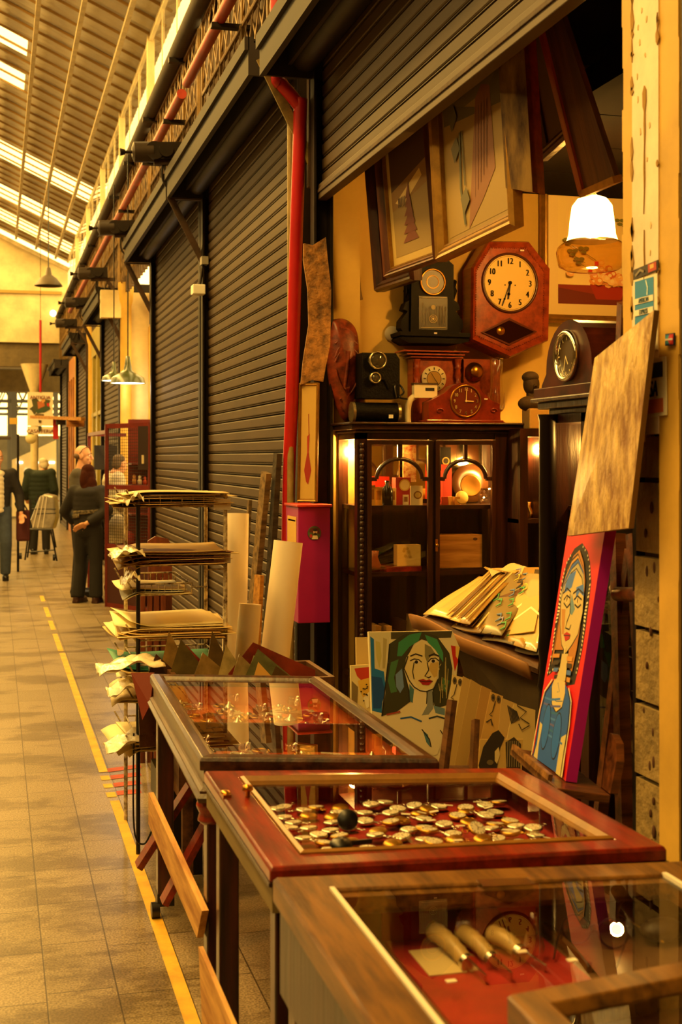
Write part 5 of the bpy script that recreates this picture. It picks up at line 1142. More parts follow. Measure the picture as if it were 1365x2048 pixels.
# bark strip, framed sketch and brick edge by the pole
Mh = frame(W(632, 768, d=6.26), (1, -.15, 0), (0, 0, 1)); q = pixmap(Mh)
pts = [q(p) for p in ((601,770),(606,720),(617,650),(615,580),(606,520),(607,488),(625,492),(651,476),(655,520),(662,580),(660,690),(650,740),(646,764),(625,760))]
m = MB(mat('bark', 'b8803a', .7, var=.72, vscale=5, stretch=(4, 1, 4), bump=.7), Mh); m.prism(pts[::-1], 0, .025); tag(m.build('bark_slab'), 'ragged strip of golden bark hanging beside the red pole', 'bark')
Mh = frame(W(618, 1005, d=6.22), (.3, -.25, 0), (0, 0.05, 1)); q = pixmap(Mh); A, B, D = q((597, 1003)), q((636, 1008)), q((638, 770))
w_, h_ = B[0]-A[0], D[1]-B[1]
def sketch(a):
    a.rect(-1, -1, 1, 1, 'c8a04c'); a.stroke([(0, .5), (.1, .1), (-.05, -.4)], .1, '8a1a10'); a.poly([(-.5, -.5), (0, -.1), (.5, -.5), (.1, -.75), (-.2, -.7)], '9a2414'); a.poly([(-.15, .1), (.2, .15), (.1, -.2), (-.1, -.2)], 'a83018')
picture(Mh @ TR((A[0]+B[0])/2, h_/2+A[1], 0), w_, h_, .014, .02, M_GLD, 'framed_sketch', 'narrow gilt framed red figure sketch standing on the meter box', sketch, mount='c8a04c')
# closed box lamp at the shutter joint
t = T('box_lamp', 'small white box lamp on a bracket at the joint of the closed shutters', 'lamp', W(395, 590, Y=9.9))
A, B = W(384, 570, Y=9.9), W(409, 590, Y=9.9); MB(P('f2f0e6', .4)).bx(A.x, B.x, 9.84, 9.96, B.z, A.z).build('housing', t, True, bevel=.006)
MB(M_DKMETAL).tube([W(400, 570, Y=9.92), W(404, 540, Y=9.95), W(408, 520, Y=9.98)], .012).build('bracket_arm', t, True)
A, B = W(402, 514, Y=9.95), W(415, 530, Y=9.95); MB(P('8a8478', .5)).bx(A.x, B.x, 9.9, 10.0, B.z, A.z).build('junction_cap', t, True)
# paper rolls
M_PAPER = mat('roll_paper', 'fdf0d8', .75, var=.06, vscale=3)
def roll(top, bot, r, label):
    top, bot = Vector(top), Vector(bot); d = (top-bot).normalized(); M = frame(bot, d.orthogonal(), d.cross(d.orthogonal())) 
    M = d.to_track_quat('Z', 'Y').to_matrix().to_4x4(); M.translation = bot; h = (top-bot).length; m = MB(M_PAPER, M)
    m.lathe([(r, 0), (r, h)], 32); m.lathe([(r, h), (r-.004, h), (r-.005, h-.12)], 32)
    m.tube([((r-.012*k/30)*cos(k*.42), (r-.012*k/30)*sin(k*.42), h-.002) for k in range(5, 46)], .0012, n=4)
    m.lathe([(r-.005, h-.12), (0, h-.12)], 32); tag(m.build('paper_roll'), label, 'paper roll')
roll(W(474, 1027, d=6.05), W(463, 1625, Z=0), .056, 'tall upright cream paper roll touching the wire rack')
roll(W(577, 1083, d=5.9), W(512, 1640, Z=0), .066, 'thick cream paper roll leaning against the magenta meter box')
roll(W(501, 1208, d=5.8), W(464, 1650, Z=0), .050, 'short cream paper roll between the two taller rolls')
# planks leaning on the closed shutter
def plank(a, b, w, th, mt, name, label):
    m = MB(mt); m.beam(a, b, w, th, up=(.2, -1, .2)); tag(m.build(name), label, 'plank')
W_GREY = wood('grey_plank', '8a7048', '4a3820', .6, 0)
plank(W(533, 945, X=1.38), W(478, 1500, X=1.28), .03, .075, W_GREY, 'plank', 'rough brown plank leaning on the closed shutter behind the rolls')
plank(W(556, 907, X=1.44), W(520, 1500, X=1.36), .03, .05, wood('dark_grey_plank', '4a4034', '241c14', .6, 0), 'plank', 'dark grey plank leaning beside the brown plank')
plank(W(519, 1150, X=1.26), W(505, 1420, X=1.22), .02, .08, wood('yellow_board', 'c08a34', '8a5c1c', .6, 0), 'plank', 'short yellow board low between the paper rolls')
plank(W(500, 1000, X=1.5), W(470, 1500, X=1.40), .02, .03, W_GREY, 'batten', 'thin batten against the shutter left of the brown plank')

# ---- wire rack
RX0, RX1, RY0, RY1 = .565, .925, 5.34, 5.86
t = T('wire_rack', 'rusty white wire rack stacked with old papers beside the aisle', 'rack', ((RX0+RX1)/2, (RY0+RY1)/2, 0))
M_WIRE = mat('chipped_white_wire', 'e0d2b0', .5, col2='4a2c18', vscale=30)
ZR = [pz(1012, 5.4), pz(1128, 5.4), pz(1186, 5.4), pz(1275, 5.4), pz(1345, 5.4), .62, .42]
for x, y, mt in ((RX0, RY0, M_BLACK), (RX1, RY0, M_WIRE), (RX0, RY1, M_WIRE), (RX1, RY1, M_WIRE)):
    MB(mt).cyl((x, y, 0), (x, y, 1.47), .009, n=8).build('upright', t, True)
for k, z in enumerate(ZR):
    m = MB(M_WIRE); xb = RX1 if k != 2 else RX0+.22
    for zz_ in (z, z+.045): m.tube([(RX0, RY0, zz_), (xb, RY0, zz_), (xb, RY1, zz_), (RX0, RY1, zz_)], .004, n=6, closed=True)
    for i in range(9): x = RX0+(xb-RX0)*i/8; m.tube([(x, RY0, z+.045), (x, RY0, z), (x, RY1, z), (x, RY1, z+.045)], .0025, n=5)
    m.tube([(RX0-.05, RY0, z+.07), (RX0-.01, RY0, z), (RX0-.01, RY1, z), (RX0-.05, RY1, z+.07)], .004, n=5)
    if k == 2: m.tube([(xb, RY0, z+.03), (xb+.06, RY0-.01, z+.03), (xb+.06, RY0-.01, z+.1), (RX1, RY0, z+.1)], .004, n=5)
    m.build('wire_tray', t, True)
for z in (ZR[0], ZR[1]+.02): MB(M_WHITE).bx(RX1-.05, RX1+.02, RY0-.014, RY0-.008, z-.015, z+.03).build('clip_plate', t, True)
MB(M_BLACK).tube(smooth_pts([(RX0-.02, RY0-.02, .5), (RX0-.02, RY0-.03, .12), (RX0+.02, RY0-.03, .05), (RX0+.06, RY0-.03, .12)]), .004, n=6).build('hook', t, True)
PAP = ['e8d8a4', 'd8c080', 'f0e4bc', 'c8a868', 'b89a5c', 'e0cc98']
rr = random.Random(11)
def sheet(x0, x1, y0, y1, z, droop, col, name, label, grp, curl=0.02, ang=0, ph=0, cat='paper'):
    m = MB(P(col, .6)); cx_, cy_ = (x0+x1)/2, (y0+y1)/2
    def f(u, v):
        x, y = x0+(x1-x0)*u, y0+(y1-y0)*v; 
        if u < .25: dz = -droop*((.25-u)/.25)**1.5
        else: dz = 0
        return (cx_+(x-cx_)*cos(ang)-(y-cy_)*sin(ang), cy_+(x-cx_)*sin(ang)+(y-cy_)*cos(ang), z+dz+curl*sin(3*u+ph)*.5+curl*.5*sin(4*v+ph))
    m.grid(f, 10, 5); o = m.build(name, solid=.002); return tag(o, label, cat, grp)
NM = ['topmost', 'second', 'third', 'fourth', 'fifth', 'lower', 'next', 'lowest']
for k, (n, w) in enumerate(((8, 1), (9, 1), (3, .55), (9, 1), (4, 1), (3, .3), (4, .3))):
    g = 'old papers on the wire rack, ' + ('top tray', 'second tray', 'small basket', 'third tray', 'fourth tray', 'low tray', 'bottom tray')[k]
    for i in range(n):
        x1 = RX0+(RX1-RX0)*w+rr.uniform(-.02, .06); col = rr.choice(PAP)
        if k == 1 and i % 3 == 1: col = rr.choice(['8a5a28', '6a3a1c', 'a02a18'])
        if k == 3: col = rr.choice(['d8b468', 'e8d090', 'c8a050', 'e8d8a0'])
        if k == 4 and i == 3: col = '2f8a6a'
        if k == 2: col = rr.choice(['b8b8b0', 'd8d4c4', 'e8d8a4'])
        z = ZR[k]+.008+.0065*i
        sheet(RX0-rr.uniform(.03, .10), x1, RY0-.02+rr.uniform(-.03, .02), RY1-.04, z, rr.uniform(-.03, .035), col, 'paper_sheet', 'loose old sheet in the pile on the '+('top tray', 'second tray', 'small basket', 'third tray', 'fourth tray', 'low tray', 'bottom tray')[k]+' of the wire rack', g, rr.uniform(.004, .013), rr.uniform(-.08, .08), rr.uniform(0, 6))
# plastic sleeves poking out at the left edge of the rack
M_PL = mat('wrinkled_plastic', 'efe4c4', .25, bump=.4, vscale=20, coat=.5)
for k, (x, y, w, h, lab) in enumerate(((262, 1335, 90, 44, 'large puffed plastic sleeve draped over the corner of the long case'), (252, 1382, 50, 44, 'crumpled plastic sleeve hanging below the draped one'), (262, 1490, 70, 50, 'white plastic sleeve on the bottom tray of the rack'), (255, 1108, 46, 26, 'white paper corner sticking out of the second rack tray'), (268, 1000, 24, 40, 'folded plastic end at the left of the top rack tray'), (262, 1160, 22, 50, 'stiff clear sleeve at the end of the small rack basket'))):
    c_ = W(x, y, d=5.25 if k != 0 else 5.05); s = 5.2/FP; m = MB(M_PL)
    def f(u, v, c_=c_, w=w, h=h, s=s, k=k): return c_+Vector(((u-.5)*w*s*1.4, .25*(v-.3), (.5-abs(u-.62))*h*s*.8*(1-.3*v)-.1*(1-u)*h*s+.008*sin(14*u+9*v+k)+.006*sin(23*v+5*u)))
    m.grid(f, 16, 8); tag(m.build('plastic_sleeve', solid=.002), lab, 'sleeve')
m = MB(P('7a2a12')); c_ = W(288, 1380, d=4.95); m.add([W(262, 1345, d=4.95), W(308, 1345, d=4.95), W(300, 1410, d=4.9), W(285, 1440, d=4.9)]+[W(264, 1345, d=5.0), W(310, 1345, d=5.0), W(302, 1410, d=4.95), W(287, 1440, d=4.95)], [(0,1,2,3),(7,6,5,4),(0,4,5,1),(1,5,6,2),(2,6,7,3),(3,7,4,0)]); tag(m.build('cardboard_flap'), 'red brown cardboard flap at the back corner of the long case', 'cardboard')
m = MB(M_BLACK).bx(.60, .80, 5.0, 5.2, .30, .42); tag(m.build('black_box'), 'black box under the rack behind the long case leg', 'box')
MB(M_BLACK).bx(.62, .78, 5.02, 5.18, 0, .30).build('box_stand', bpy.data.objects['black_box'], True)
# brown wooden things leaning behind the rack
for k, (x, y, ww, lab) in enumerate(((300, 1168, 40, 'red brown slatted board standing behind the wire rack'), (322, 1080, 42, 'rounded brown chair back seen behind the rack trays'))):
    A = W(x, y, d=6.9); s = 6.9/FP; m = MB(wood('slat_red', '7a3a1c', '40180c', .5, 2))
    if k == 0:
        for i in range(4): m.bx(A.x-.05+i*.036, A.x-.05+i*.036+.026, A.y, A.y+.02, .0, A.z+.01*i)
        m.bx(A.x-.05, A.x+.09, A.y+.02, A.y+.03, .2, .26); m.bx(A.x-.05, A.x+.09, A.y+.02, A.y+.03, A.z-.12, A.z-.06)
    else:
        m.prism([(A.x-.06+.02, 0.0), (A.x+.07, 0.0), (A.x+.07, A.z-.05), (A.x+.05, A.z), (A.x-.02, A.z+.015), (A.x-.06, A.z-.01)], 0, .02, M=Matrix(((1,0,0,0),(0,0,-1,A.y+.1),(0,1,0,0),(0,0,0,1))))
    tag(m.build('slatted_board' if k == 0 else 'chair_back'), lab, 'board' if k == 0 else 'chair')
# ---- print bin behind the long case
t = T('print_bin', 'low wooden bin of pointed plastic sleeves behind the long case', 'bin', (.9, 5.02, 0))
m = MB(M_TR); m.bx(.66, 1.26, 4.82, 4.84, .35, .78); m.bx(.66, 1.26, 5.22, 5.24, .35, .78); m.bx(.66, .68, 4.84, 5.22, .35, .78); m.bx(1.24, 1.26, 4.84, 5.22, .35, .78); m.bx(.68, 1.24, 4.84, 5.22, .35, .37); m.build('box_body', t, True)
for x, y in ((.70, 4.88), (1.22, 4.88), (.70, 5.18), (1.22, 5.18)): MB(M_TR).bx(x-.02, x+.02, y-.02, y+.02, 0, .35).build('leg', t, True)
SL = [(338, 1262, '8a6a34', 'tall pointed tan sleeve', 22), (312, 1308, '4a2c14', 'dark brown sleeve', 38), (372, 1290, '8a2414', 'red brown sleeve', 34), (362, 1278, '5a4a20', 'khaki sleeve', 30), (424, 1262, '5a4420', 'peaked brown sleeve', 20), (405, 1305, '9a7c44', 'low beige sleeve', 40), (452, 1290, 'b09a60', 'pale crumpled sleeve', 26), (506, 1285, '7a2412', 'dark red landscape sleeve', 58), (478, 1308, 'a08c58', 'cream sleeve', 36), (516, 1298, '6a6a40', 'grey green sleeve', 42), (552, 1332, '5a4020', 'brown sleeve at the right end', 44)]
for k, (x, y, c, lab, an_) in enumerate(SL):
    yy = 4.88+.03*(len(SL)-k); top_ = W(x, y, Y=yy); a1 = rad(an_); M = frame(top_, (1, .12*((k % 3)-1), 0), (0, .25, 1))
    L_ = .22; p1 = (-L_*sin(a1)*.55, -L_*cos(a1)); p2 = (L_*sin(a1)*1.3, -L_*cos(a1)); pts = [(0, 0), p1, (p1[0], -.36), (p2[0], -.36), p2]
    m = MB(mat('sleeve_'+c, c, .25, var=.5, vscale=9, coat=.4), M); m.prism(pts, 0, .006); a = Art(m, TR(0, 0, .006))
    if k in (2, 7, 9): a.poly([(0, -.05), (p1[0]*.6, -.2), (p2[0]*.7, -.2)], ('c8963c', '8a8a50', '3a1a0c')[k % 3])
    tag(m.build('pointed_sleeve'), lab+' standing corner up in the print bin', 'sleeve', 'sleeves in the print bin')

# ================================================================ PAINTINGS AROUND THE STALL
# woman with green hair
Yp_ = 4.78; Mw = frame(W(738, 1540, d=4.9), (1, -.04, 0), (0, .10, 1)); q = pixmap(Mw)
def Zp(pts): return [q((690+x/3.25, 1140+y/3.25)) for x, y in pts]
m = MB(P('e8dcae', .6), Mw); out = Zp([(155,402),(700,395),(745,500),(720,760),(690,900),(610,1250),(180,1250),(175,900),(168,700)])
m.prism(out[::-1], -.02, 0); a = Art(m, I4, 1, 1, .00006, .0001)
pl = lambda pts, c: a.poly(Zp(pts), c); st = lambda pts, w, c: a.stroke(Zp(pts), w, c)
pl([(165,410),(300,405),(270,560),(280,700),(260,800),(250,920),(180,915),(170,700)], 'd8cf9c')
pl([(165,430),(190,450),(195,640),(255,660),(265,760),(245,860),(240,930),(178,915),(172,650)], '1c74c0'); pl([(175,690),(240,700),(262,790),(235,900),(185,900)], '144c98')
pl([(200,460),(230,470),(240,560),(225,640),(205,560)], 'c8c070'); pl([(250,440),(275,450),(262,640),(245,640)], 'b8aa70'); pl([(300,405),(700,396),(690,440),(300,450)], '4a4428')
pl([(690,490),(745,500),(735,600),(715,660),(700,560)], 'c82a18'); pl([(720,490),(748,500),(735,580),(722,560)], 'e8c860')
hair = [(290,480),(380,420),(500,400),(600,430),(680,540),(700,640),(690,740),(660,880),(590,900),(560,800),(610,700),(615,560),(560,470),(500,450),(450,480),(410,560),(380,650),(410,760),(420,860),(340,920),(240,950),(265,800),(265,700),(285,600)]
pl(hair, '3a3a20'); pl([(350,470),(420,420),(500,405),(480,460),(420,500),(370,560),(340,560)], '3a8a5c'); pl([(520,420),(600,450),(640,540),(640,600),(590,520),(540,470)], '3f9464'); pl([(300,600),(350,580),(320,700),(340,790),(300,800),(280,720)], '47784a'); pl([(330,680),(372,640),(385,760),(360,800),(335,760)], '7090c0'); pl([(640,700),(680,720),(660,800),(620,760)], '4a7a4a'); pl([(420,740),(470,800),(450,870),(420,850)], '4a7a80')
face = [(500,460),(550,490),(600,560),(612,640),(600,710),(570,770),(530,785),(480,770),(440,700),(400,680),(385,630),(400,570),(440,510)]
pl(face, 'e6d494'); pl([(520,480),(560,500),(600,560),(560,560),(535,600),(520,560)], '8a8458'); pl([(560,600),(610,600),(600,690),(580,700),(545,640)], 'cfae5c')
pl([(450,780),(570,770),(580,900),(640,940),(690,920),(680,1000),(600,1200),(300,1250),(250,960),(400,940),(440,880)], 'e8dcb0'); pl([(530,785),(570,780),(575,900),(545,940),(500,945),(535,880)], '8a9088'); pl([(575,880),(650,900),(650,945),(590,930)], '6a8a98')
for cx_, cy_ in ((465, 598), (575, 592)): a.ell(*Zp([(cx_, cy_)])[0], .014, .007, 'e8dcb8', 14); a.ell(*Zp([(cx_, cy_)])[0], .007, .0065, '1a120c', 12)
st([(425,590),(450,578),(480,582),(500,600)], .004, '1a140c'); st([(540,598),(560,575),(590,572),(612,590)], .004, '1a140c'); st([(425,560),(460,545),(505,560)], .005, '241c10'); st([(545,560),(580,545),(612,560)], .006, '241c10')
st([(535,600),(545,650),(520,690),(545,700),(560,690)], .004, '241c10'); pl([(478,715),(510,708),(530,716),(550,710),(572,722),(545,748),(505,746)], 'a81c1c'); st([(478,720),(525,727),(572,722)], .003, '3a0c0c')
st([(385,640),(420,720),(450,760),(490,785),(530,790),(580,770),(605,710)], .004, '2a2416'); st([(290,480),(280,600),(262,760),(240,950)], .004, '1c1c10'); st([(410,560),(380,650),(415,780),(420,860)], .005, '2a2a18'); st([(450,600),(440,660),(450,710)], .004, '4a4428')
st([(360,965),(430,955),(500,985)], .006, '2c60a0'); st([(545,965),(600,950),(650,965)], .006, '2a3a3a'); pl([(505,1040),(540,1070),(555,1150),(530,1120)], '4a7a88'); st([(500,1035),(550,1100),(560,1150)], .004, '1c1c14'); st([(535,790),(530,870)], .003, '2a2a20'); st([(570,790),(575,880)], .003, '2a2a20'); st([(620,1040),(650,1090),(640,1160)], .004, '4a3a20'); st([(270,940),(360,920)], .006, 'a0402a')
for k in range(14): x = 640+U(-40, 40); st([(x, 560+U(0, 250)), (x+U(-12, 12), 620+U(0, 250))], .003, 'b0a060')
w_o = m.build('portrait_painting'); tag(w_o, 'painting of a woman with green hair and red lips on pale canvas', 'painting')
# small canvases left of it
for k, (pts, c, lab) in enumerate((([(713,1275),(742,1275),(745,1420),(715,1420)], 'cbb070', 'blank edge of a tan canvas behind the green haired portrait'), ([(702,1331),(742,1329),(742,1540),(704,1540)], 'd8c890', 'small red and yellow splashed canvas left of the green haired portrait'))):
    M = frame(W(720, 1540, d=5.1-.04*k), (1, 0, 0), (0, .10, 1)); q2 = pixmap(M); m = MB(P(c), M); m.prism([q2(p) for p in pts][::-1], -.015, 0)
    if k:
        a = Art(m, I4); f = lambda pts: [q2((690+x/3.25, 1140+y/3.25)) for x, y in pts]
        a.poly(f([(62,640),(158,630),(158,700),(110,720),(80,690)]), 'b8301c'); a.poly(f([(85,720),(158,700),(158,790),(120,830),(95,780)]), 'd8b040'); a.poly(f([(45,720),(85,760),(80,880),(45,880)]), '7a6a44'); a.poly(f([(120,830),(158,790),(158,890),(140,900)]), 'e8e0c0')
        for j in range(10): a.ell(*f([(U(95, 155), U(740, 860))])[0], .004, .003, '2a2014', 7)
    tag(m.build('small_canvas'), lab, 'canvas')
# row of charcoal sketches leaning in a rack
SK = [((700,680),(775,700),(720,880),(665,905),(672,800)), ((770,690),(830,720),(770,940),(690,1000),(720,840)), ((820,710),(900,760),(880,900),(840,1000),(815,1130),(735,1080),(770,950)), ((890,750),(955,780),(920,900),(880,1040),(860,1150),(815,1140)), ((950,790),(1030,820),(980,1000),(890,1130),(870,1140),(900,960)), ((1020,830),(1120,870),(1080,1000),(1040,1120),(1000,1050)), ((1100,870),(1240,910),(1235,1150),(1150,1200),(1040,1110))]
SKL = ['narrow eye study leftmost of the sketches', 'blank tan card beside the eye study', 'large plain brown card with a cut corner', 'tan card with a dark rule', 'sketch of half a face', 'pale card right of the half face', 'charcoal scribble sketch beside the turned post']
for k, pts in enumerate(SK):
    M = frame(W(690+pts[0][0]/3.25, 1140+1200/3.25, d=4.85-.035*k), (1, -.25, 0), (0, .15, 1)); q2 = pixmap(M); f = lambda pts: [q2((690+x/3.25, 1140+y/3.25)) for x, y in pts]
    low = [(pts[-1][0], 1280), (pts[1][0]-40, 1290)]
    poly = list(pts); m = MB(P(('d0b878', 'b0904c', 'a88844', 'a8803c', 'c0984c', 'b89858', 'c8ac68')[k]), M); xs = [p_[0] for p_ in pts]; full = [pts[0], pts[1]]+[(max(xs)-10, 1270), (min(xs)-20, 1270)]
    m.prism(f(full)[::-1], -.006, 0); a = Art(m, I4)
    if k in (0, 4):
        for x, y in ((pts[0][0]+15, pts[0][1]+40), (pts[0][0]+50, pts[0][1]+50)): a.ell(*f([(x, y)])[0], .008, .014, '5a4a2a', 10); a.ell(*f([(x, y)])[0], .004, .006, '1c140c', 8)
        x, y = pts[0]; a.stroke(f([(x+30, y+60), (x+10, y+130), (x-10, y+150), (x+10, y+160)]), .003, '2a2014'); a.stroke(f([(x-30, y+200), (x, y+180), (x+10, y+220)]), .006, '3a2c18')
    if k == 6:
        for j in range(7): a.stroke(f([(1060+j*9, 880+j*6), (1085+j*8, 1000-j*5)]), .004, '2a2014')
        a.stroke(f([(1120,880),(1180,920),(1140,960),(1200,1000)]), .004, '3a2c18'); a.stroke(f([(1130,1000),(1150,1040),(1200,1010)]), .004, '3a2c18')
    else: a.stroke(f([(full[1][0]-4, full[1][1]+20), (full[2][0]-20, 1260)]), .0025, '4a3820')
    tag(m.build('sketch_card'), SKL[k], 'sketch', 'sketches leaning under the print trough')
# dark haired drawing in front and a curved brown handle
M = frame(W(985, 1560, d=4.45), (1, -.2, 0), (0, .12, 1)); q2 = pixmap(M); f = lambda pts: [q2((690+x/3.25, 1140+y/3.25)) for x, y in pts]
m = MB(P('c8a458'), M); m.prism(f([(880,1100),(1160,1100),(1150,1330),(865,1330)])[::-1], -.006, 0); a = Art(m, I4)
a.poly(f([(870,1270),(900,1150),(960,1060),(1000,1040),(1040,1090),(1010,1160),(990,1290),(880,1300)]), '2c2012'); a.poly(f([(1045,1120),(1100,1085),(1145,1130),(1140,1290),(1050,1290)]), '3a2c1a'); a.poly(f([(975,1180),(1000,1150),(1010,1200),(990,1260),(975,1240)]), 'd8c080'); a.ell(*f([(945, 1250)])[0], .012, .009, '6a5a38', 10)
for j in range(6): a.stroke(f([(1060+j*14, 1110), (1055+j*15, 1280)]), .003, '8a7a54')
tag(m.build('hair_drawing'), 'charcoal drawing of two dark haired heads at the foot of the sketches', 'drawing')
m = MB(M_TR); c_ = W(905, 1480, d=4.55); m.beam(W(905, 1400, d=4.6), W(885, 1560, d=4.55), .02, .05, up=(0,1,0)); m.beam(W(952, 1440, d=4.6), W(945, 1580, d=4.5), .02, .03, up=(0,1,0)); tag(m.build('wooden_prop'), 'red brown wooden prop between the portrait and the sketches', 'prop')
# bench carrying the canvases
t = T('low_bench', 'low dark bench carrying the leaning canvases behind the red case', 'bench', (1.6, 4.7, 0))
zb = W(738, 1540, d=4.9).z
m = MB(M_TR).bx(1.30, 1.86, 4.25, 5.06, zb-.03, zb-.002); m.build('bench_top', t, True)
for x, y in ((1.34, 4.29), (1.82, 4.29), (1.34, 5.02), (1.82, 5.02)): MB(M_TR).bx(x-.02, x+.02, y-.02, y+.02, 0, zb-.03).build('leg', t, True)

# ---- the tall red painting, its easel and the gold board
BL, BRr = W(1066, 1507, d=3.9), W(1132, 1561, d=3.567); BRr.z = BL.z
_r = W(1135, 1070, d=1.0)-Vector((0, 0, CH)); _x = (BRr-BL).normalized(); TL = Vector((0, 0, CH))+_r*((BL-Vector((0, 0, CH))).dot(_x)/_r.dot(_x)); up = (TL-BL).normalized(); hh = (TL-BL).length*1.13
Mr = frame(BL, BRr-BL, up); q = pixmap(Mr); w_ = (BRr-BL).length
M_REDP = P('d8141c', .5)
m = MB(M_REDP, Mr); m.bx(0, w_, 0, hh, -.032, 0); m.add([(w_+.0004, 0, -.032), (w_+.0004, 0, 0), (w_+.0004, hh, 0), (w_+.0004, hh, -.032)], [(0,1,2,3)], P('b8109a', .5))
a = Art(m, I4, 1, 1, .00005, .0001)
def Zr(pts): return [q((1000+x/3.2, 1000+y/3.2)) for x, y in pts]
pl = lambda pts, c: a.poly(Zr(pts), c); st = lambda pts, w, c, cl=False: a.stroke(Zr(pts), w, c, cl)
K = '1a1410'
hairo = [(530,275),(565,330),(580,400),(588,520),(575,640),(555,800),(530,960),(505,1080),(480,1180),(430,1190),(420,1100),(350,1090),(305,1130),(335,980),(355,800),(380,640),(400,520),(430,400),(480,310)]
pl(hairo, K)
n_ = len(hairo)
for k in range(n_-1):                                    # beaded white fringe around the hair
    A, B = Vector(hairo[k]), Vector(hairo[(k+1) % n_]); L_ = (B-A).length; cn = Vector((465, 720))
    for j in range(int(L_/26)):
        p = A.lerp(B, (j+.5)/(L_/26)); p = p+(cn-p).normalized()*12
        if p.y < 1130: st([p-(cn-p).normalized()*5, p+(cn-p).normalized()*8], .006, 'e8dcb0')
pl([(520,320),(545,400),(555,520),(545,640),(525,800),(500,960),(470,1100),(440,1060),(450,960),(350,960),(340,1060),(360,960),(385,760),(405,600),(440,450),(480,360)], 'b87830')
for c, d_ in (('2a2018', 0), ('d09848', 14), ('2a2018', 30), ('3a6ac8', 40), ('2a2018', 58), ('b0a880', 66)):
    pl([(510,340+d_),(545,440+d_*.6),(550,560),(530,700),(470,720),(400,700),(400,600),(430,480+d_*.6),(470,380+d_)], c)
facep = [(500,440),(535,500),(548,600),(540,720),(510,860),(470,930),(430,985),(405,930),(395,800),(400,650),(425,540),(465,470)]
pl(facep, 'cdb878'); st(facep, .004, K, True)
pl([(455,480),(500,450),(470,560),(420,600),(430,540)], '4a78d0'); pl([(500,560),(545,540),(548,620),(520,590),(495,640)], '4a78d0'); pl([(470,600),(490,700),(470,740),(455,720)], '6a90a8'); pl([(405,700),(430,700),(420,860),(405,860)], 'c08a40')
for cx_, cy_ in ((440, 635), (508, 645)): a.ell(*Zr([(cx_, cy_)])[0], .011, .012, 'e8dcae', 14); a.ell(*Zr([(cx_, cy_)])[0], .007, .010, 'b89830', 12); a.ell(*Zr([(cx_, cy_)])[0], .003, .006, K, 8)
for pts in ([(420,640),(440,612),(462,630)], [(485,640),(508,615),(535,640)], [(415,600),(440,565),(465,590)], [(480,600),(515,570),(545,600)], [(420,660),(440,690),(460,665)], [(490,670),(510,690),(530,670)]): st(pts, .005, K)
st([(460,600),(462,720),(440,780),(430,820),(455,830),(465,800)], .004, K); pl([(420,860),(440,845),(462,860),(455,890),(430,905)], 'b81c1c'); st([(420,868),(462,870)], .003, K); a.ell(*Zr([(427, 965)])[0], .007, .012, 'e0d090', 10)
pl([(410,985),(450,985),(430,1160),(360,1170),(395,1080)], 'cdb878'); 
for k in range(4): pl([(350+k*4,985+k*45),(395-k*4,985+k*45),(392-k*6,1010+k*45),(345+k*4,1010+k*45)], ('c88a3a', '3a2a18', '4a70c0', '2a1c10')[k]); pl([(440,1000+k*45),(478-k*5,1005+k*45),(474-k*5,1035+k*45),(438,1030+k*45)], ('d0943c', '3a2a18', '4a70c0', 'c88a3a')[k])
body = [(395,1080),(350,1150),(300,1220),(270,1340),(245,1480),(212,1640),(420,1790),(440,1620),(465,1420),(475,1280),(460,1210),(430,1170)]
pl([(360,1150),(300,1230),(272,1340),(250,1480),(222,1640),(400,1765),(420,1640),(455,1440),(468,1290),(452,1220),(430,1180)], '1c58b8')
pl([(270,1420),(250,1560),(228,1640),(252,1660),(262,1560),(285,1440)], 'c8b878'); pl([(405,1520),(440,1500),(410,1780),(370,1750)], 'c8b878')
pl([(360,1150),(432,1165),(430,1240),(410,1330),(372,1362),(345,1310),(345,1200)], 'd2bc7c'); st([(345,1200),(345,1310),(372,1362),(410,1330),(432,1240)], .005, K); st([(385,1170),(395,1230),(380,1230)], .003, '4a6a90'); st([(350,1270),(375,1290),(415,1290)], .003, '4a6a90')
for k in range(7): st([(290+k*4, 1260+k*40), (340+k*5, 1280+k*42), (400+k*2, 1275+k*48)], .006, ('3a78d0', '5a5a9a', '2468a8')[k % 3])
for cx_, cy_ in ((308, 1452), (375, 1512)): a.ell(*Zr([(cx_, cy_)])[0], .036, .068, K, 20); a.ell(*Zr([(cx_, cy_)])[0], .033, .064, '1a62c8', 20)
st([(350,1150),(300,1225),(268,1350),(240,1500),(215,1640)], .006, 'e8dcb0'); st([(455,1205),(472,1290),(460,1440),(430,1640),(412,1770)], .006, 'e8dcb0'); st([(360,1152),(308,1228),(276,1350),(250,1500),(226,1640)], .004, K); st([(447,1205),(463,1290),(452,1440),(420,1640),(402,1768)], .004, K)
o = m.build('red_painting'); tag(o, 'tall narrow red painting of a long necked woman in blue, on the easel ledge', 'painting')
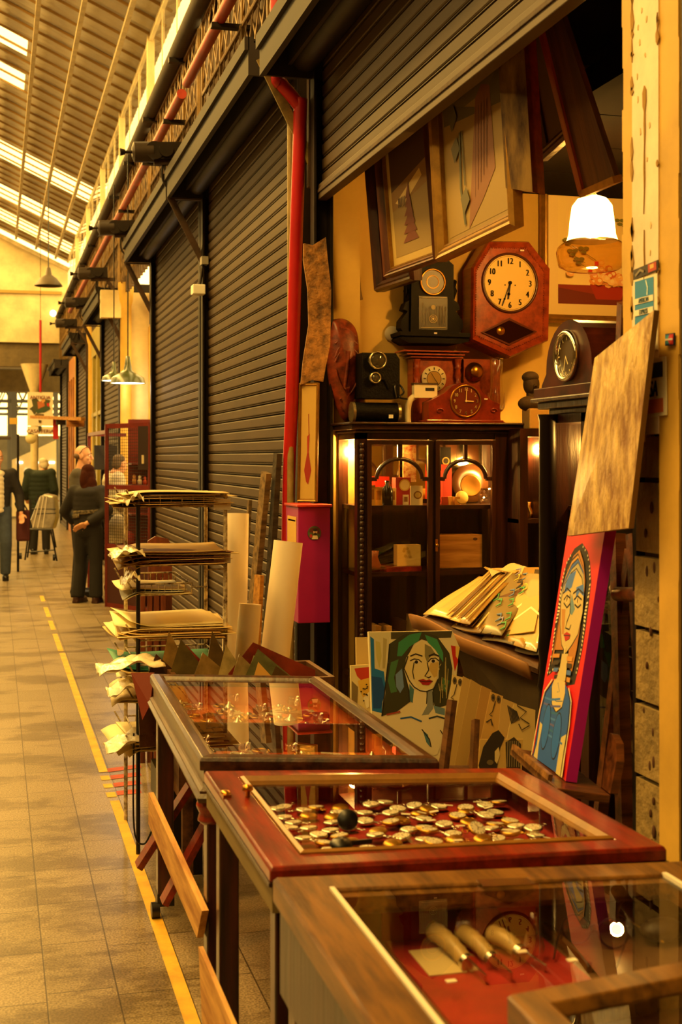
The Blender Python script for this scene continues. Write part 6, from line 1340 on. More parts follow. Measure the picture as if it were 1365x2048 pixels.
# easel
t = T('easel', 'brown wooden easel with a rounded ledge holding the tall red painting', 'easel', (1.66, 3.45, 0))
W_EAS = wood('easel_wood', '7a4420', '3a1c0c', .4, 0, coat=.2)
yd = (BRr-BL).normalized(); nr = Mr.to_3x3() @ Vector((0, 0, 1)); 
m = MB(W_EAS); l0 = BL-yd*.06-up*.003; l1 = BRr+yd*.09-up*.003
slab(m, [l0+nr*.05, l1+nr*.05, l1-nr*.10, l0-nr*.10], .022, n=up); m.build('ledge', t, True, bevel=.003)
m = MB(wood('ledge_lip', 'a0703a', '5a3818', .45, 0)); slab(m, [l0+nr*.05-up*.02, BRr+nr*.05-up*.02, BRr+nr*.05+up*.012, l0+nr*.05+up*.012], .012); m.build('ledge_lip', t, True)
Mk = Mr @ TR(w_+.012, 0, -.02); m = MB(W_EAS, Mk); m.prism([(0, 0), (.075, -.0), (.085, .09), (.06, .135), (.02, .15), (0, .15)], -.10, -.078); m.build('side_rest', t, True, bevel=.003)
for dx, nm in ((.06, 'post'), (.17, 'post')):
    b0 = Vector((1.70+.05*(dx > .1), 3.33-dx*.9, 0)); tp = W(1218+dx*300, 1068, X=1.80); MB(W_EAS).beam(b0, tp, .035, .04, up=(0,1,0)).build(nm, t, True)
A = W(1236, 1188, X=1.70); B = W(1290, 1190, X=1.66); MB(W_EAS).cyl(A, B, .02, n=16).build('peg', t, True)
MB(W_EAS).beam((1.78, 3.75, 0), (1.80, 3.45, 1.35), .03, .035, up=(1,0,0)).build('post', t, True)
# mottled gold board
q4 = [W(1135, 1072, X=1.57), W(1258, 1056, X=1.535), W(1309, 620, X=1.535), W(1190, 716, X=1.60)]
M_STONE = mat('mottled_gold_board', 'e6c47a', .3, vscale=10, stretch=(1.2, 2.0, .8), bump=1.0, coat=.4, col2='8a5c22')
m = board(q4, .014, M_STONE, P('8a6428'), 0, 0); item(m, 'gold_board', 'slanting mottled gold board leaning on the pillar above the red painting', 'board')
m = MB(W_EAS); m.beam(W(1245, 740, X=1.66), W(1250, 606, X=1.63), .03, .03, up=(1,0,0)); item(m, 'wooden_batten', 'short brown batten standing behind the top of the gold board', 'batten')
# ================================================================ FURTHER DOWN THE AISLE
# painted floor line in worn dashes, and red hatch marks
M_LINE = mat('yellow_floor_paint', 'e0b02c', .6, var=.3, vscale=9)
t = T('floor_line', 'worn yellow safety line painted along the floor', 'floor line', (.545, 9, 0))
for y, e_ in ((1.2, 6.2), (6.27, 6.36), (6.45, 6.53), (6.61, 6.70), (6.78, 11), (11.1, 12.2), (12.5, 13.2), (13.5, 14.4), (15, 15.6)):
    L_ = e_-y
    x = .545-.0015*(y-3); w = .022
    MB(M_LINE).add([(x-w, y, .002), (x+w, y, .002), (x+w-.002, y+L_, .002), (x-w-.002, y+L_, .002)], [(0,1,2,3)]).build('dash', t, True)
M_HATCH = mat('red_floor_paint', 'b8432c', .6, var=.4, vscale=10)
for k, yy in enumerate((1537, 1551, 1566, 1582)):
    a, b = W(214+k*6, yy, Z=.002), W(280, yy-9+k*1.5, Z=.002); d = Vector((0, -.08, 0)); tag(MB(M_HATCH).add([a, a+d, b+d, b], [(0,1,2,3)]).build('red_floor_stripe'), ('farthest', 'second farthest', 'third', 'nearest')[k]+' red hatch stripe painted beside the yellow line', 'floor stripe', 'red floor stripes')
# yellow columns
for px_, Y_, lab, wpx in ((252, 16.75, 'fat yellow column behind the green hanging lamps', 22), (187, 22.6, 'slimmer yellow column farther along the shop row', 20), (156, 26.5, 'farthest yellow column beside the wooden sign beam', 12)):
    c_ = W(px_, 915, Y=Y_); r = wpx/2*Y_/FP; c_ = Vector((c_.x, Y_, 0))
    m = MB(M_YELLOW); m.lathe([(r*1.3, 0), (r*1.3, .25), (r, .3), (r, 3.55), (r*1.25, 3.62), (r*1.4, 3.75), (r*1.4, 3.85)], 20, M=TR(*c_)); o = m.build('column'); tag(o, lab, 'column')
# shopfronts between the columns
def shopfront(y0, y1, X, mt, pane, nm, n=3, zb=.0, zt=3.3):
    w = T(nm, 'x', 'x', (X, (y0+y1)/2, 0)); del w['label']; del w['category']; w['kind'] = 'structure'
    m = MB(mt); m.bx(X-.03, X+.03, y0, y1, zt, 3.74); m.bx(X-.03, X+.03, y0, y1, 0, .7)
    for i in range(n+1): yy = y0+(y1-y0)*i/n; m.bx(X-.04, X+.04, yy-.06, yy+.06, 0, zt)
    m.bx(X-.03, X+.03, y0, y1, 2.3, 2.36); m.build('shopfront_frame', w, True)
    MB(pane).add([(X, y0, .7), (X, y1, .7), (X, y1, zt), (X, y0, zt)], [(0,1,2,3)]).build('shopfront_pane', w, True)
shopfront(13.6, 16.8, 1.95, M_YELLOW, M_PANE, 'window_11', 3)
M_GREEN = mat('green_gold_paint', '9a8a34', .5, var=.2, vscale=4)
shopfront(20.2, 23.1, 1.62, M_GREEN, mat('dusty_pane', '8a7c3c', .25), 'window_12', 3)
shopfront(26.5, 29.5, 1.62, wood('orange_shopfront', 'c07a2c', '7a4416', .5, 2), mat('dusty_pane', '8a7c3c', .25), 'window_13', 4)
MB(M_CREAM).bx(1.3, 1.62, 16.72, 16.9, 3.4, 3.75).build('trim_4', kind='structure')
# green enamel lamps
M_ENAM = mat('green_enamel', '3a4420', .3, coat=.5)
E_LAMP = E('lamp_white', (.9, .95, .85), 3.0)
for px_, py_, d_, r_, lab in ((256, 757, 14.6, 36, 'nearer green enamel lamp glowing white under its rim'), (228, 752, 16.2, 25, 'green enamel lamp half hidden behind the nearer one')):
    p = W(px_, py_+10, d=d_); r = r_*d_/FP; t = T('pendant_lamp', lab, 'lamp', p)
    MB(M_ENAM).lathe([(r, 0), (r*.98, .03*r), (r*.9, .32*r), (r*.5, .55*r), (r*.25, .72*r), (r*.18, 1.1*r), (r*.12, 1.5*r), (0, 1.55*r)], 28).build('lamp_shade', t)
    MB(E_LAMP).lathe([(r*.96, .03*r), (0, .06*r)], 28).build('diffuser', t)
    MB(M_BLACK).cyl((0, 0, 1.5*r), (0, 0, 5.02-p.z), .008, n=6).build('cord', t)
    lamp('pendant_light', 'POINT', p+Vector((0, 0, -.06)), 10, (1, .85, .6), .08)
p = W(97, 572, d=24); r = 28*24/FP; t = T('pendant_lamp', 'dark unlit lamp hanging under the roof before the cream gable', 'lamp', p)
MB(mat('dark_enamel', '4a3a1c', .5)).lathe([(r, 0), (r*.95, .1*r), (r*.6, .55*r), (r*.25, .8*r), (r*.15, 1.3*r), (0, 1.4*r)], 24).build('lamp_shade', t); MB(M_BLACK).cyl((0, 0, 1.3*r), (0, 0, rz(p.x)+.03-p.z), .012, n=6).build('cord', t)
p = W(106, 627, d=32.2); tag(MB(E('wall_lamp_glow', (1, .9, .75), 12)).sphere(p, .09).build('wall_lamp'), 'small glaring lamp on the cream gable', 'lamp')
# red mesh cage
M_CAGE = mat('red_brown_steel', '6a1c14', .45, var=.3, vscale=9)
A = W(214, 1213, Z=0); B = Vector((1.62, 13.62, 0)); B = Vector((1.57, 13.65, 0))
zt_ = 1.98
t = T('mesh_cage', 'red brown steel framed wire mesh cage beside the closed shutter', 'cage', (A+B)/2)
d = (B-A).normalized(); Lc = (B-A).length
for f_ in (0, 1): p = A+d*Lc*f_; MB(M_CAGE).bx(p.x-.022, p.x+.022, p.y-.022, p.y+.022, 0, zt_).build('post', t, True)
for z in (.02, .66, 1.30, zt_-.02): MB(M_CAGE).beam(A+Vector((0, 0, z)), B+Vector((0, 0, z)), .03, .05).build('rail', t, True)
m = MB(M_DKMETAL)
for i in range(1, 22): p = A+d*Lc*i/22; m.cyl((p.x, p.y, .66), (p.x, p.y, zt_-.03), .0028, n=4)
for i in range(1, 40): z = .66+(zt_-.7)*i/40; m.cyl((A.x, A.y, z), (B.x, B.y, z), .0028, n=4)
m.build('wire_mesh', t, True)
MB(mat('dark_red_panel', '3a120c', .6)).beam(A+Vector((0, 0, .34)), B+Vector((0, 0, .34)), .02, .62).build('lower_panel', t, True)
MB(mat('dark_door_panel', '241410', .5)).beam(A+d*Lc*.76+Vector((0, 0, 1.72)), B+Vector((0, 0, 1.72)), .04, .46).build('dark_door', t, True)
p = A+d*Lc*.84; MB(P('e0d0a8')).box((p.x, p.y-.035, 1.60), (.035, .02, .09)).build('switch_plate', t, True)
A2 = A+Vector((-.06, 1.9, 0))
MB(M_CAGE).bx(A2.x-.02, A2.x+.02, A2.y-.02, A2.y+.02, 0, 1.92).build('post', t, True); MB(M_CAGE).beam(A+Vector((0, 0, 1.9)), A2+Vector((0, 0, 1.9)), .03, .04).build('rail', t, True); MB(M_CAGE).beam(A2+Vector((0, 0, 1.9)), A2+Vector((.45, 0, 1.9)), .03, .04).build('rail', t, True)
MB(mat('dark_screen', '1c1812', .5)).box((A2.x+.2, A2.y, 1.62), (.28, .03, .3)).build('hanging_screen', t, True)
# shelf with figurines behind the cage
t = T('trinket_shelf', 'dark red shelf unit of little figurines inside the mesh cage', 'shelf', (1.72, 14.55, 0))
m = MB(M_CAGE); m.bx(1.45, 1.95, 14.75, 14.8, 0, 2.05); m.bx(1.9, 1.95, 14.4, 14.75, 0, 2.05); m.build('back_board', t, True)
for z in (1.0, 1.32, 1.56): MB(M_CAGE).bx(1.45, 1.9, 14.42, 14.75, z-.02, z).build('shelf_board', t, True)
rr = random.Random(9)
for k in range(7):
    x = 1.49+k*.06; h = rr.uniform(.08, .15); c = ('b07a3c', 'd8d0c0', 'c0401c', 'd8b060', '7a8a8a', 'e8dcc0', 'a05a2c')[k]
    m = MB(P(c, .4)); m.lathe([(0, 0), (.022, 0), (.024, h*.4), (.012, h*.65), (.018, h*.85), (0, h)], 10, M=TR(x, 14.5, 1.32)); tag(m.build('figurine'), ('tan', 'white', 'red', 'yellow', 'grey', 'cream', 'brown')[k]+' little figurine on the shelf inside the mesh cage', 'figurine', 'figurines on the cage shelf')
for k, (x, y, c, lab) in enumerate(((236, 1050, 'cfc4a4', 'pale stuffed bag standing inside the mesh cage'), (258, 1075, '8a2418', 'red bundle beside the pale bag in the mesh cage'))):
    p = W(x, y+35, d=14.6); m = MB(mat('bag_'+c, c, .8, var=.3, vscale=9, bump=.5)); m.sphere((p.x, p.y, p.z+.15), (.11-.03*k, .1, .17-.05*k)); m.bx(p.x-.1+.03*k, p.x+.1-.03*k, p.y-.08, p.y+.08, p.z, p.z+.08); tag(m.build('bag'), lab, 'bag')
m = MB(M_DARKW); p = W(250, 1120, d=14.6); m.bx(p.x-.2, p.x+.12, p.y-.12, p.y+.12, 0, p.z+.0); tag(m.build('chest'), 'dark chest low inside the mesh cage', 'chest')
# far hall: sign, banner, beam sign, counter, trusses
Ysg = 27.0; M, q = F(0, Ysg); A, B = q((55, 784)), q((106, 869)); t = T('hanging_sign', 'white hanging sign with a painted rooster and red lettering', 'sign', ((A[0]+B[0])/2, Ysg, B[1]))
m = MB(P('efe4c8', .5), M); m.bx(A[0], B[0], q((0, 851))[1], A[1], -.03, 0); a = Art(m, I4, 1, 1, .002, .001)
def Zs(pts): return [q((x/3.4125, 440+y/3.4125)) for x, y in pts]
for pts, c in (([(215,1225),(250,1215),(270,1240),(310,1225),(345,1230),(335,1260),(345,1290),(300,1315),(250,1310),(235,1330),(215,1300),(200,1290),(225,1270)], '4a4a2a'), ([(255,1240),(300,1235),(305,1270),(260,1290)], 'b86a3c'), ([(280,1225),(300,1215),(310,1235),(290,1250)], 'd8a05c'), ([(240,1300),(330,1270),(345,1290),(310,1310),(255,1320)], '3a5034'), ([(318,1250),(338,1250),(335,1275),(322,1270)], 'c8281c'), ([(245,1320),(300,1325),(300,1345),(230,1345)], '6a5a3a'), ([(262,1365),(285,1368),(280,1385),(265,1385)], '4a3a20')): a.poly(Zs(pts), c)
hgt = A[1]-B[1]; a.text('ANTIGUA', (A[0]+B[0])/2, q((0, 794))[1], .07, 'c05a3c', wide=.9, bold=.003)
m.build('upper_board', t, True)
m = MB(P('efe4c8', .5), M); m.bx(A[0], B[0], B[1], q((0, 853))[1], -.03, 0); a = Art(m, I4, 1, 1, .002, .001); a.text('CASA', q((66, 0))[0], q((0, 862))[1], .07, 'c04a30', bold=.003); a.text('FERIA', q((95, 0))[0], q((0, 862))[1], .07, 'c04a30', bold=.003); a.poly(Zs([(262,1405),(285,1405),(282,1435),(270,1450),(262,1430)]), '3a3a24'); m.build('lower_board', t, True)
m = MB(P('dccf9c', .5), M); c_ = q((62, 877)); m.lathe([(.11, 0), (.11, .03), (0, .03)], 18, M=TR(c_[0], c_[1], -.03)); m.build('round_tab', t, True)
m = MB(M_RED); a_ = q((81, 784)); m.cyl((a_[0], Ysg, a_[1]), (a_[0], Ysg, 4.4), .025, n=8); m.cyl((a_[0], Ysg, 4.4), (a_[0], Ysg, rz(a_[0])), .006, n=6, m=M_DKMETAL); m.build('hanger_rod', t, True)
A = W(66, 834, Y=26.0); B = W(168, 838, Y=24.0); m = MB(wood('sign_beam', 'c08a3c', '8a5a20', .6, 0)); m.beam(A, B, .12, .06); t = tag(m.build('sign_beam'), 'long wooden beam sign sticking out across the aisle', 'sign')
A, B = W(112, 838, Y=25.1), W(131, 850, Y=25.1); MB(P('3a2c1a')).bx(A.x, B.x, 25.0, 25.1, B.z, A.z).build('dark_plate', t, True); A, B = W(133, 838, Y=24.6), W(168, 854, Y=24.6); MB(wood('orange_board', 'c8842c', '8a5018', .6, 0)).bx(A.x, B.x, 24.5, 24.56, B.z, A.z).build('orange_board', t, True)
A, B = W(106, 838, Y=25.3), W(117, 878, Y=25.3); MB(P('c01818', .6)).bx(A.x, B.x, 25.29, 25.31, B.z, A.z).build('red_banner', t, True)
# cream column with bracket head, at the gable
c_ = W(69, 800, Y=31.5); m = MB(M_CREAM); m.lathe([(.09, 0), (.09, 3.0), (.11, 3.2), (.3, 3.75), (.32, 3.82)], 14, M=TR(c_.x, 31.5, 0)); tag(m.build('iron_column'), 'slender cream iron column with flared head under the gable beam', 'column')
c_ = W(36, 900, Y=19.0); pole_ = tag(MB(M_DKMETAL).cyl((c_.x, 19.0, 0), (c_.x, 19.0, 1.95), .018, n=8).build('dark_pole'), 'thin dark pole standing behind the man with the open jacket', 'pole')
c_ = W(27, 842, Y=19.0); MB(P('d8b040')).box((c_.x, 19.0, c_.z), (.11, .02, .09)).build('yellow_tag', pole_, True) 
# market beyond: pale slanting counter, trusses, posts, far roof
m = MB(mat('cream_awning', 'efe0b8', .6, var=.1, vscale=1.2)); pts = [W(24, 920, Y=36), W(112, 880, Y=36), W(113, 1032, Y=36), W(24, 1032, Y=36)]
m.prism([(p.x, max(p.z, 0)) for p in pts][::-1], -.15, .15, M=Matrix(((1,0,0,0),(0,0,-1,36),(0,1,0,0),(0,0,0,1)))); counter_ = tag(m.build('cream_counter'), 'big cream slanting counter front in the hall beyond the gable', 'counter')
for k in range(5): p = W(40+k*16, 925+(k % 2)*16, Y=35.8); MB(E('glare_glow', (1, .9, .7), 5)).box((p.x, 35.84, p.z), (.14, .03, .05)).build('glare_spot', counter_, True)  # glowing boxes stand for bright glare on the counter, no lamps there
m = MB(mat('blue_grey_steel', '6a6a6a', .5, .4))
for k, yy in enumerate((40, 46, 52)):
    m = MB(_M['blue_grey_steel']); zc_ = 4.2
    m.beam((-4, yy, zc_), (4, yy, zc_), .12, .12); m.beam((-4, yy, zc_-.9), (4, yy, zc_-.9), .1, .1)
    for i in range(10): x = -4+.8*i; m.beam((x, yy, zc_-.9), (x+.4, yy, zc_), .05, .05); m.beam((x+.4, yy, zc_), (x+.8, yy, zc_-.9), .05, .05)
    for x in (-1.2, .55, 2.3): m.bx(x-.09, x+.09, yy-.09, yy+.09, 0, zc_)
    tag(m.build('steel_truss'), ('first', 'second', 'farthest')[k]+' grey steel truss on posts in the hall beyond', 'truss')
for k, (x, w, h, c) in enumerate(((-1.4, 1.0, 1.8, '8a6a3c'), (.1, .9, 2.2, '5a4a34'), (1.2, .8, 1.6, 'a08a5c'))):
    m = MB(mat('stall_'+c, c, .7, var=.3, vscale=3)); m.bx(x-w/2, x+w/2, 43, 43.8, 0, h*.55); m.bx(x-w/2-.1, x+w/2+.1, 42.9, 43.9, h, h+.08); m.bx(x-w/2, x-w/2+.06, 43, 43.06, 0, h); m.bx(x+w/2-.06, x+w/2, 43, 43.06, 0, h); tag(m.build('market_stall'), ('tan market stall far left in the hall beyond', 'dark tall market stall in the hall beyond', 'pale low market stall at the right of the hall beyond')[k], 'stall')
struct('ceiling_far', MB(mat('far_roof', '7a6a50', .8)).bx(-6.5, 6, 34.4, 60, 4.5, 4.6))
struct('wall_far', MB(mat('far_wall', '8a8474', .8, var=.4, vscale=.8)).bx(-8, 6, 60, 60.3, 0, 2.6))
# luggage trolley
t = T('luggage_trolley', 'black metal trolley loaded with a silver wrapped bundle', 'trolley', W(80, 1120, Z=0))
D_ = 19.9
def w_(x, y, dd=0): return W(x, y, d=D_+dd)
for a_, b_ in (((58,1060), (50,1120)), ((101,1058), (114,1122)), ((105,1058), (112,1095)), ((62,1060), (55,1115))): MB(M_BLACK).cyl(w_(*a_), w_(*b_), .014, n=8).build('leg', t, True)
m = MB(M_BLACK); m.cyl(w_(52,1105), w_(110,1100), .01); m.cyl(w_(60,1059), w_(106,1059), .016); m.cyl(w_(64,1018), w_(112,1018), .008); m.cyl(w_(72,1028), w_(112,1026), .008); m.build('bars', t, True)
m = MB(mat('silver_wrap', 'b8b0a0', .3, .4, var=.4, vscale=6, bump=.4)); pts = [w_(60,1040), w_(66,1059), w_(104,1059), w_(111,1035), w_(108,992), w_(88,988), w_(78,995)]
k_ = len(pts); b_ = [p+Vector((.08, .3, 0)) for p in pts]; m.add(pts+b_, [tuple(range(k_)), tuple(range(k_, 2*k_))[::-1]]+[(i, k_+i, k_+(i+1) % k_, (i+1) % k_) for i in range(k_)]); m.build('wrapped_bundle', t, True, bevel=.03)
for k in range(3): MB(P('d8d0c0', .3)).cyl(w_(82+k*6, 992), w_(66+k*10, 1056), .012, n=6).build('strap', t, True)
for x, y in ((41, 1112), (108, 1115)): c_ = w_(x, y); MB(M_BLACK).cyl(c_+Vector((-.02, 0, 0)), c_+Vector((.02, 0, 0)), .05, n=16).build('wheel', t, True)

# ================================================================ PEOPLE
def V(*a): return Vector(a)
SKIN = mat('skin', 'd8a078', .55, var=.08, vscale=20)
def remesh(o, vox, smooth=2):
    r = o.modifiers.new('remesh', 'REMESH'); r.mode = 'VOXEL'; r.voxel_size = vox; r.use_smooth_shade = True
    s = o.modifiers.new('smooth', 'SMOOTH'); s.iterations = smooth; s.factor = .5; return o
def limb(m, pts, rs, n=12):
    m.tube(pts, rs, n=n)
    for p, r in zip(pts, rs): m.sphere(p, r, nu=n, nv=8)
def hand(m, wr, dr, side, curl=.5):
    """Palm, four unequal bent fingers and a thumb, from the wrist along dr; side = direction of the thumb."""
    dr = V(*dr).normalized(); sd = (V(*side)-dr*V(*side).dot(dr)).normalized(); nm = dr.cross(sd)
    pc_ = wr+dr*.05; Mx_ = Matrix((sd, nm, dr)).transposed().to_4x4(); Mx_.translation = pc_
    m.sphere((0, 0, 0), (.042, .018, .055), nu=12, nv=8, M=Mx_)
    for k, (o_, l_) in enumerate(((.030, .068), (.010, .078), (-.010, .072), (-.029, .055))):
        a = wr+dr*.085+sd*o_; b = a+(dr+nm*curl*.4).normalized()*l_*.45; c = b+(dr*(1-curl)+nm*curl).normalized()*l_*.35; e = c+(dr*(1-curl*1.5)+nm*curl*1.4).normalized()*l_*.25
        m.tube([a-dr*.03, a, b, c, e], [.0095, .0095, .009, .0085, .0075], n=8); m.sphere(e, .0075, nu=8, nv=6)
    a = wr+dr*.025+sd*.035; b = a+(sd*.8+dr*.8).normalized()*.035; c = b+(dr+sd*.25+nm*.3).normalized()*.03; m.tube([a-sd*.02, a, b, c], [.012, .012, .0105, .009], n=8); m.sphere(c, .009, nu=8, nv=6)
def head(m, c, Rm, s=1.0):
    """Head with brow, sockets, nose, lips, chin and ears; looks along local -y of Rm."""
    M = TR(*c) @ Rm.to_4x4(); k = s
    m.sphere((0, .012*k, .03*k), (.074*k, .092*k, .09*k), nu=20, nv=14, M=M)
    m.sphere((0, -.018*k, -.035*k), (.058*k, .068*k, .078*k), nu=18, nv=12, M=M); m.sphere((0, -.05*k, -.088*k), (.026*k, .026*k, .022*k), M=M)
    m.tube([M @ V(0, -.088*k, .022*k), M @ V(0, -.102*k, -.005*k), M @ V(0, -.112*k, -.028*k)], [.008*k, .011*k, .014*k], n=8); m.sphere((0, -.108*k, -.03*k), (.016*k, .014*k, .011*k), M=M)
    for e in (-1, 1):
        m.sphere((e*.03*k, -.075*k, .028*k), (.024*k, .014*k, .008*k), M=M); m.sphere((e*.036*k, -.062*k, -.025*k), (.022*k, .02*k, .022*k), M=M)
        m.sphere((e*.076*k, .012*k, -.008*k), (.009*k, .022*k, .034*k), M=M)
    m.sphere((0, -.084*k, -.056*k), (.024*k, .010*k, .006*k), M=M); m.sphere((0, -.08*k, -.068*k), (.021*k, .011*k, .007*k), M=M)
    return M
def eyes(par, M, s=1.0):
    for e in (-1, 1):
        m = MB(P('efe6d8', .3)).sphere((e*.03*s, -.076*s, .008*s), .011*s, M=M, nu=10, nv=8); m.sphere((e*.03*s, -.084*s, .008*s), .006*s, P('2a1a10', .3), M=M, nu=8, nv=6); m.build('eye', par, True)
    for e in (-1, 1): MB(P('5a4030', .8)).tube([M @ V(e*.014*s, -.092*s, .030*s), M @ V(e*.03*s, -.094*s, .036*s), M @ V(e*.048*s, -.084*s, .030*s)], .004*s, n=5).build('eyebrow', par, True)
    MB(P('b06a58', .5)).tube([M @ V(-.024*s, -.089*s, -.060*s), M @ V(0, -.096*s, -.061*s), M @ V(.024*s, -.089*s, -.060*s)], .004*s, n=6).build('lips', par, True)
def person(lab, loc, face, H, J, cl, headyaw=0, headtilt=(0, 0), hair=None, skin=SKIN, coat_open=False, extra=None, hands=True):
    """J: joints in a local frame (x right, -y forward, z up) for a 1.75 m figure."""
    s = H/1.75; B = TR(*loc) @ RZ(face); g = lambda k: B @ (V(*J[k])*s)
    m = MB(skin); Rh = (RZ(face+headyaw) @ RX(headtilt[0]) @ RY(headtilt[1])).to_3x3()
    hc = g('head'); HM = head(m, hc, Rh, s)
    nk = g('neck'); limb(m, [nk-V(0, 0, .06*s), nk, hc+(nk-hc)*.35], [.06*s, .052*s, .05*s])
    ch, pv = g('chest'), g('pelvis')
    Bx = B.to_3x3() @ V(1, 0, 0)
    limb(m, [ch+V(0, 0, .05*s), (ch+pv)/2, pv], [.11*s, .10*s, .11*s])
    for e in 'lr':
        sh, el, wr = g('sh'+e), g('el'+e), g('wr'+e); limb(m, [ch+V(0, 0, .1*s), sh, el, wr], [.06*s, .05*s, .04*s, .028*s])
        if hands: hand(m, wr, (wr-el).normalized()*.7+(g('hd'+e)-wr).normalized() if 'hd'+e in J else wr-el, (B.to_3x3() @ V(-1 if e == 'r' else 1, -.6, 0)) , J.get('curl', .45))
        hp, kn, an = g('hp'+e), g('kn'+e), g('an'+e); limb(m, [hp, kn, an], [.08*s, .055*s, .042*s])
    body = m.build('person', origin=loc); remesh(body, .0075, 2); tag(body, lab, 'person')
    MW[body.name] = TR(*loc)
    eyes(body, HM, s)
    # trousers
    m = MB(cl['legs'])
    limb(m, [pv+V(0, 0, .08*s), pv-V(0, 0, .02*s)], [.135*s, .145*s])
    for e in 'lr':
        hp, kn, an = g('hp'+e), g('kn'+e), g('an'+e); w_ = cl.get('flare', 1); m.tube([hp+V(0, 0, .04*s), hp, kn, an-V(0, 0, .02*s)], [.10*s, .105*s, .082*s, .07*s*w_], n=14); m.sphere(kn, .08*s); m.sphere(hp, .105*s)
    remesh(m.build('trousers', body, True), .015, 3)
    for e in 'lr':
        an = g('an'+e); fw = B.to_3x3() @ V(.12 if e == 'r' else -.12, -1, 0)
        if 'ft'+e in J: fw = B.to_3x3() @ V(*J['ft'+e])
        fw.z = 0; fw.normalize(); M_ = frame(V(an.x, an.y, loc[2]+.0), fw, (0, 0, 1) if False else fw.orthogonal()); 
        Mf = Matrix((fw, V(0, 0, 1).cross(fw), V(0, 0, 1))).transposed().to_4x4(); Mf.translation = V(an.x, an.y, loc[2])
        m = MB(cl.get('shoes', M_BLACK)); m.sphere((.07*s, 0, .045*s), (.13*s, .048*s, .045*s), M=Mf); m.sphere((-.02*s, 0, .06*s), (.06*s, .045*s, .06*s), M=Mf); m.bx(-.07*s, .18*s, -.042*s, .042*s, 0, .025*s, M=Mf); remesh(m.build('shoe', body, True), .012, 2)
    # upper garment
    m = MB(cl['top']); bl = cl.get('bulk', 1.0); low = pv+V(0, 0, cl.get('hem', -.02)*s)
    Mt = Matrix((Bx, B.to_3x3() @ V(0, 1, 0), V(0, 0, 1))).transposed().to_4x4()
    def ell(c, rx, ry, rz_): M_ = Mt.copy(); M_.translation = c; m.sphere((0, 0, 0), (rx*s, ry*s, rz_*s), nu=18, nv=12, M=M_)
    st_ = 7
    for i in range(st_+1):
        f_ = i/st_; c = low.lerp(ch+V(0, 0, .1*s), f_); ell(c, (.165+.02*sin(f_*pi/2)+.0)*bl, (.115+.015*f_)*bl, .1)
    m.tube([nk-V(0, 0, .10*s), nk-V(0, 0, .03*s), nk+V(0, 0, .005*s)], [.11*s, .085*s, .07*s], n=14)
    for e in 'lr':
        sh, el, wr = g('sh'+e), g('el'+e), g('wr'+e); wc = wr+(el-wr)*.1; limb(m, [ch+V(0, 0, .1*s), sh, el], [.09*s*bl, .082*s*bl, .066*s*bl]); m.tube([el, wc], [.066*s*bl, .05*s*bl], n=12)
    top = remesh(m.build(cl.get('topname', 'jacket'), body, True), .016, 3)
    if hair: hair(body, HM, s)
    if extra: extra(body, g, B, s, top)
    return body
def hair_of(mt, pieces, vox=.01):
    def f(body, M, s):
        m = MB(mt)
        for c, r in pieces: m.sphere(V(*c)*s, tuple(V(*r)*s) if isinstance(r, tuple) else r*s, M=M, nu=16, nv=10)
        remesh(m.build('hair', body, True), vox, 1)
    return f
BASE = dict(head=(0, -.02, 1.62), neck=(0, 0, 1.47), chest=(0, 0, 1.27), pelvis=(0, 0, .95), shl=(.19, 0, 1.41), shr=(-.19, 0, 1.41), ell=(.25, .03, 1.13), elr=(-.25, .03, 1.13), wrl=(.25, -.06, .88), wrr=(-.25, -.06, .88), hpl=(.09, 0, .92), hpr=(-.09, 0, .92), knl=(.10, -.02, .5), knr=(-.10, -.02, .5), anl=(.11, .02, .09), anr=(-.11, .02, .09))
CLOTH = lambda n, c, c2=None: mat(n, c, .85, var=.25, vscale=14, bump=.2, col2=c2)
NAVY = CLOTH('black_jacket_cloth', '1c1712'); JEANS = CLOTH('blue_jeans', '3a4450'); DGREEN = CLOTH('dark_green_coat', '1c2a20'); BLACKT = CLOTH('black_trousers', '15110f')
# man in an open dark jacket walking towards the viewer
J = dict(BASE); J.update(knl=(.10, -.10, .5), anl=(.10, -.06, .10), knr=(-.10, -.02, .5), anr=(-.11, .16, .11), wrl=(.30, -.10, .88), ell=(.29, .0, 1.13))
def shirt(body, g, B, s, top):
    m = MB(P('d8ccac', .8)); c = g('chest'); fw = B.to_3x3() @ V(0, -1, 0); rt = B.to_3x3() @ V(1, 0, 0)
    for z in [i*.06 for i in range(9)]: M_ = Matrix((rt, -fw, V(0, 0, 1))).transposed().to_4x4(); M_.translation = c+V(0, 0, .14*s-z*s)+fw*.06*s; m.sphere((0, 0, 0), (.10*s, .095*s, .06*s), M=M_)
    remesh(m.build('shirt', body, True), .014, 2)
loc = W(-6, 1160, Z=0)
person('man in an open dark jacket and pale shirt walking at the left edge', loc, 8, 1.74, J, dict(legs=JEANS, top=NAVY, bulk=1.04, hem=-.04), 5, (4, 0), hair_of(P('6a4a30', .8), [((0, .03, .07), (.072, .08, .055)), ((0, .07, .03), (.06, .045, .07))]), extra=shirt)
# white haired person seen from behind
J = dict(BASE); J.update(head=(-.06, -.10, 1.55), neck=(-.03, -.03, 1.44), wrl=(.24, -.18, .95), wrr=(-.24, -.18, .95))
loc = W(80, 1108, Z=0)
person('white haired person in a dark green coat, seen from behind at the trolley', (loc.x, loc.y, 0), 172, 1.68, J, dict(legs=BLACKT, top=DGREEN, bulk=1.15, hem=-.12, topname='coat'), 0, (14, 10), hair_of(P('cfc4ac', .9), [((0, .03, .055), (.08, .088, .075)), ((0, .06, -.005), (.07, .05, .08))]))
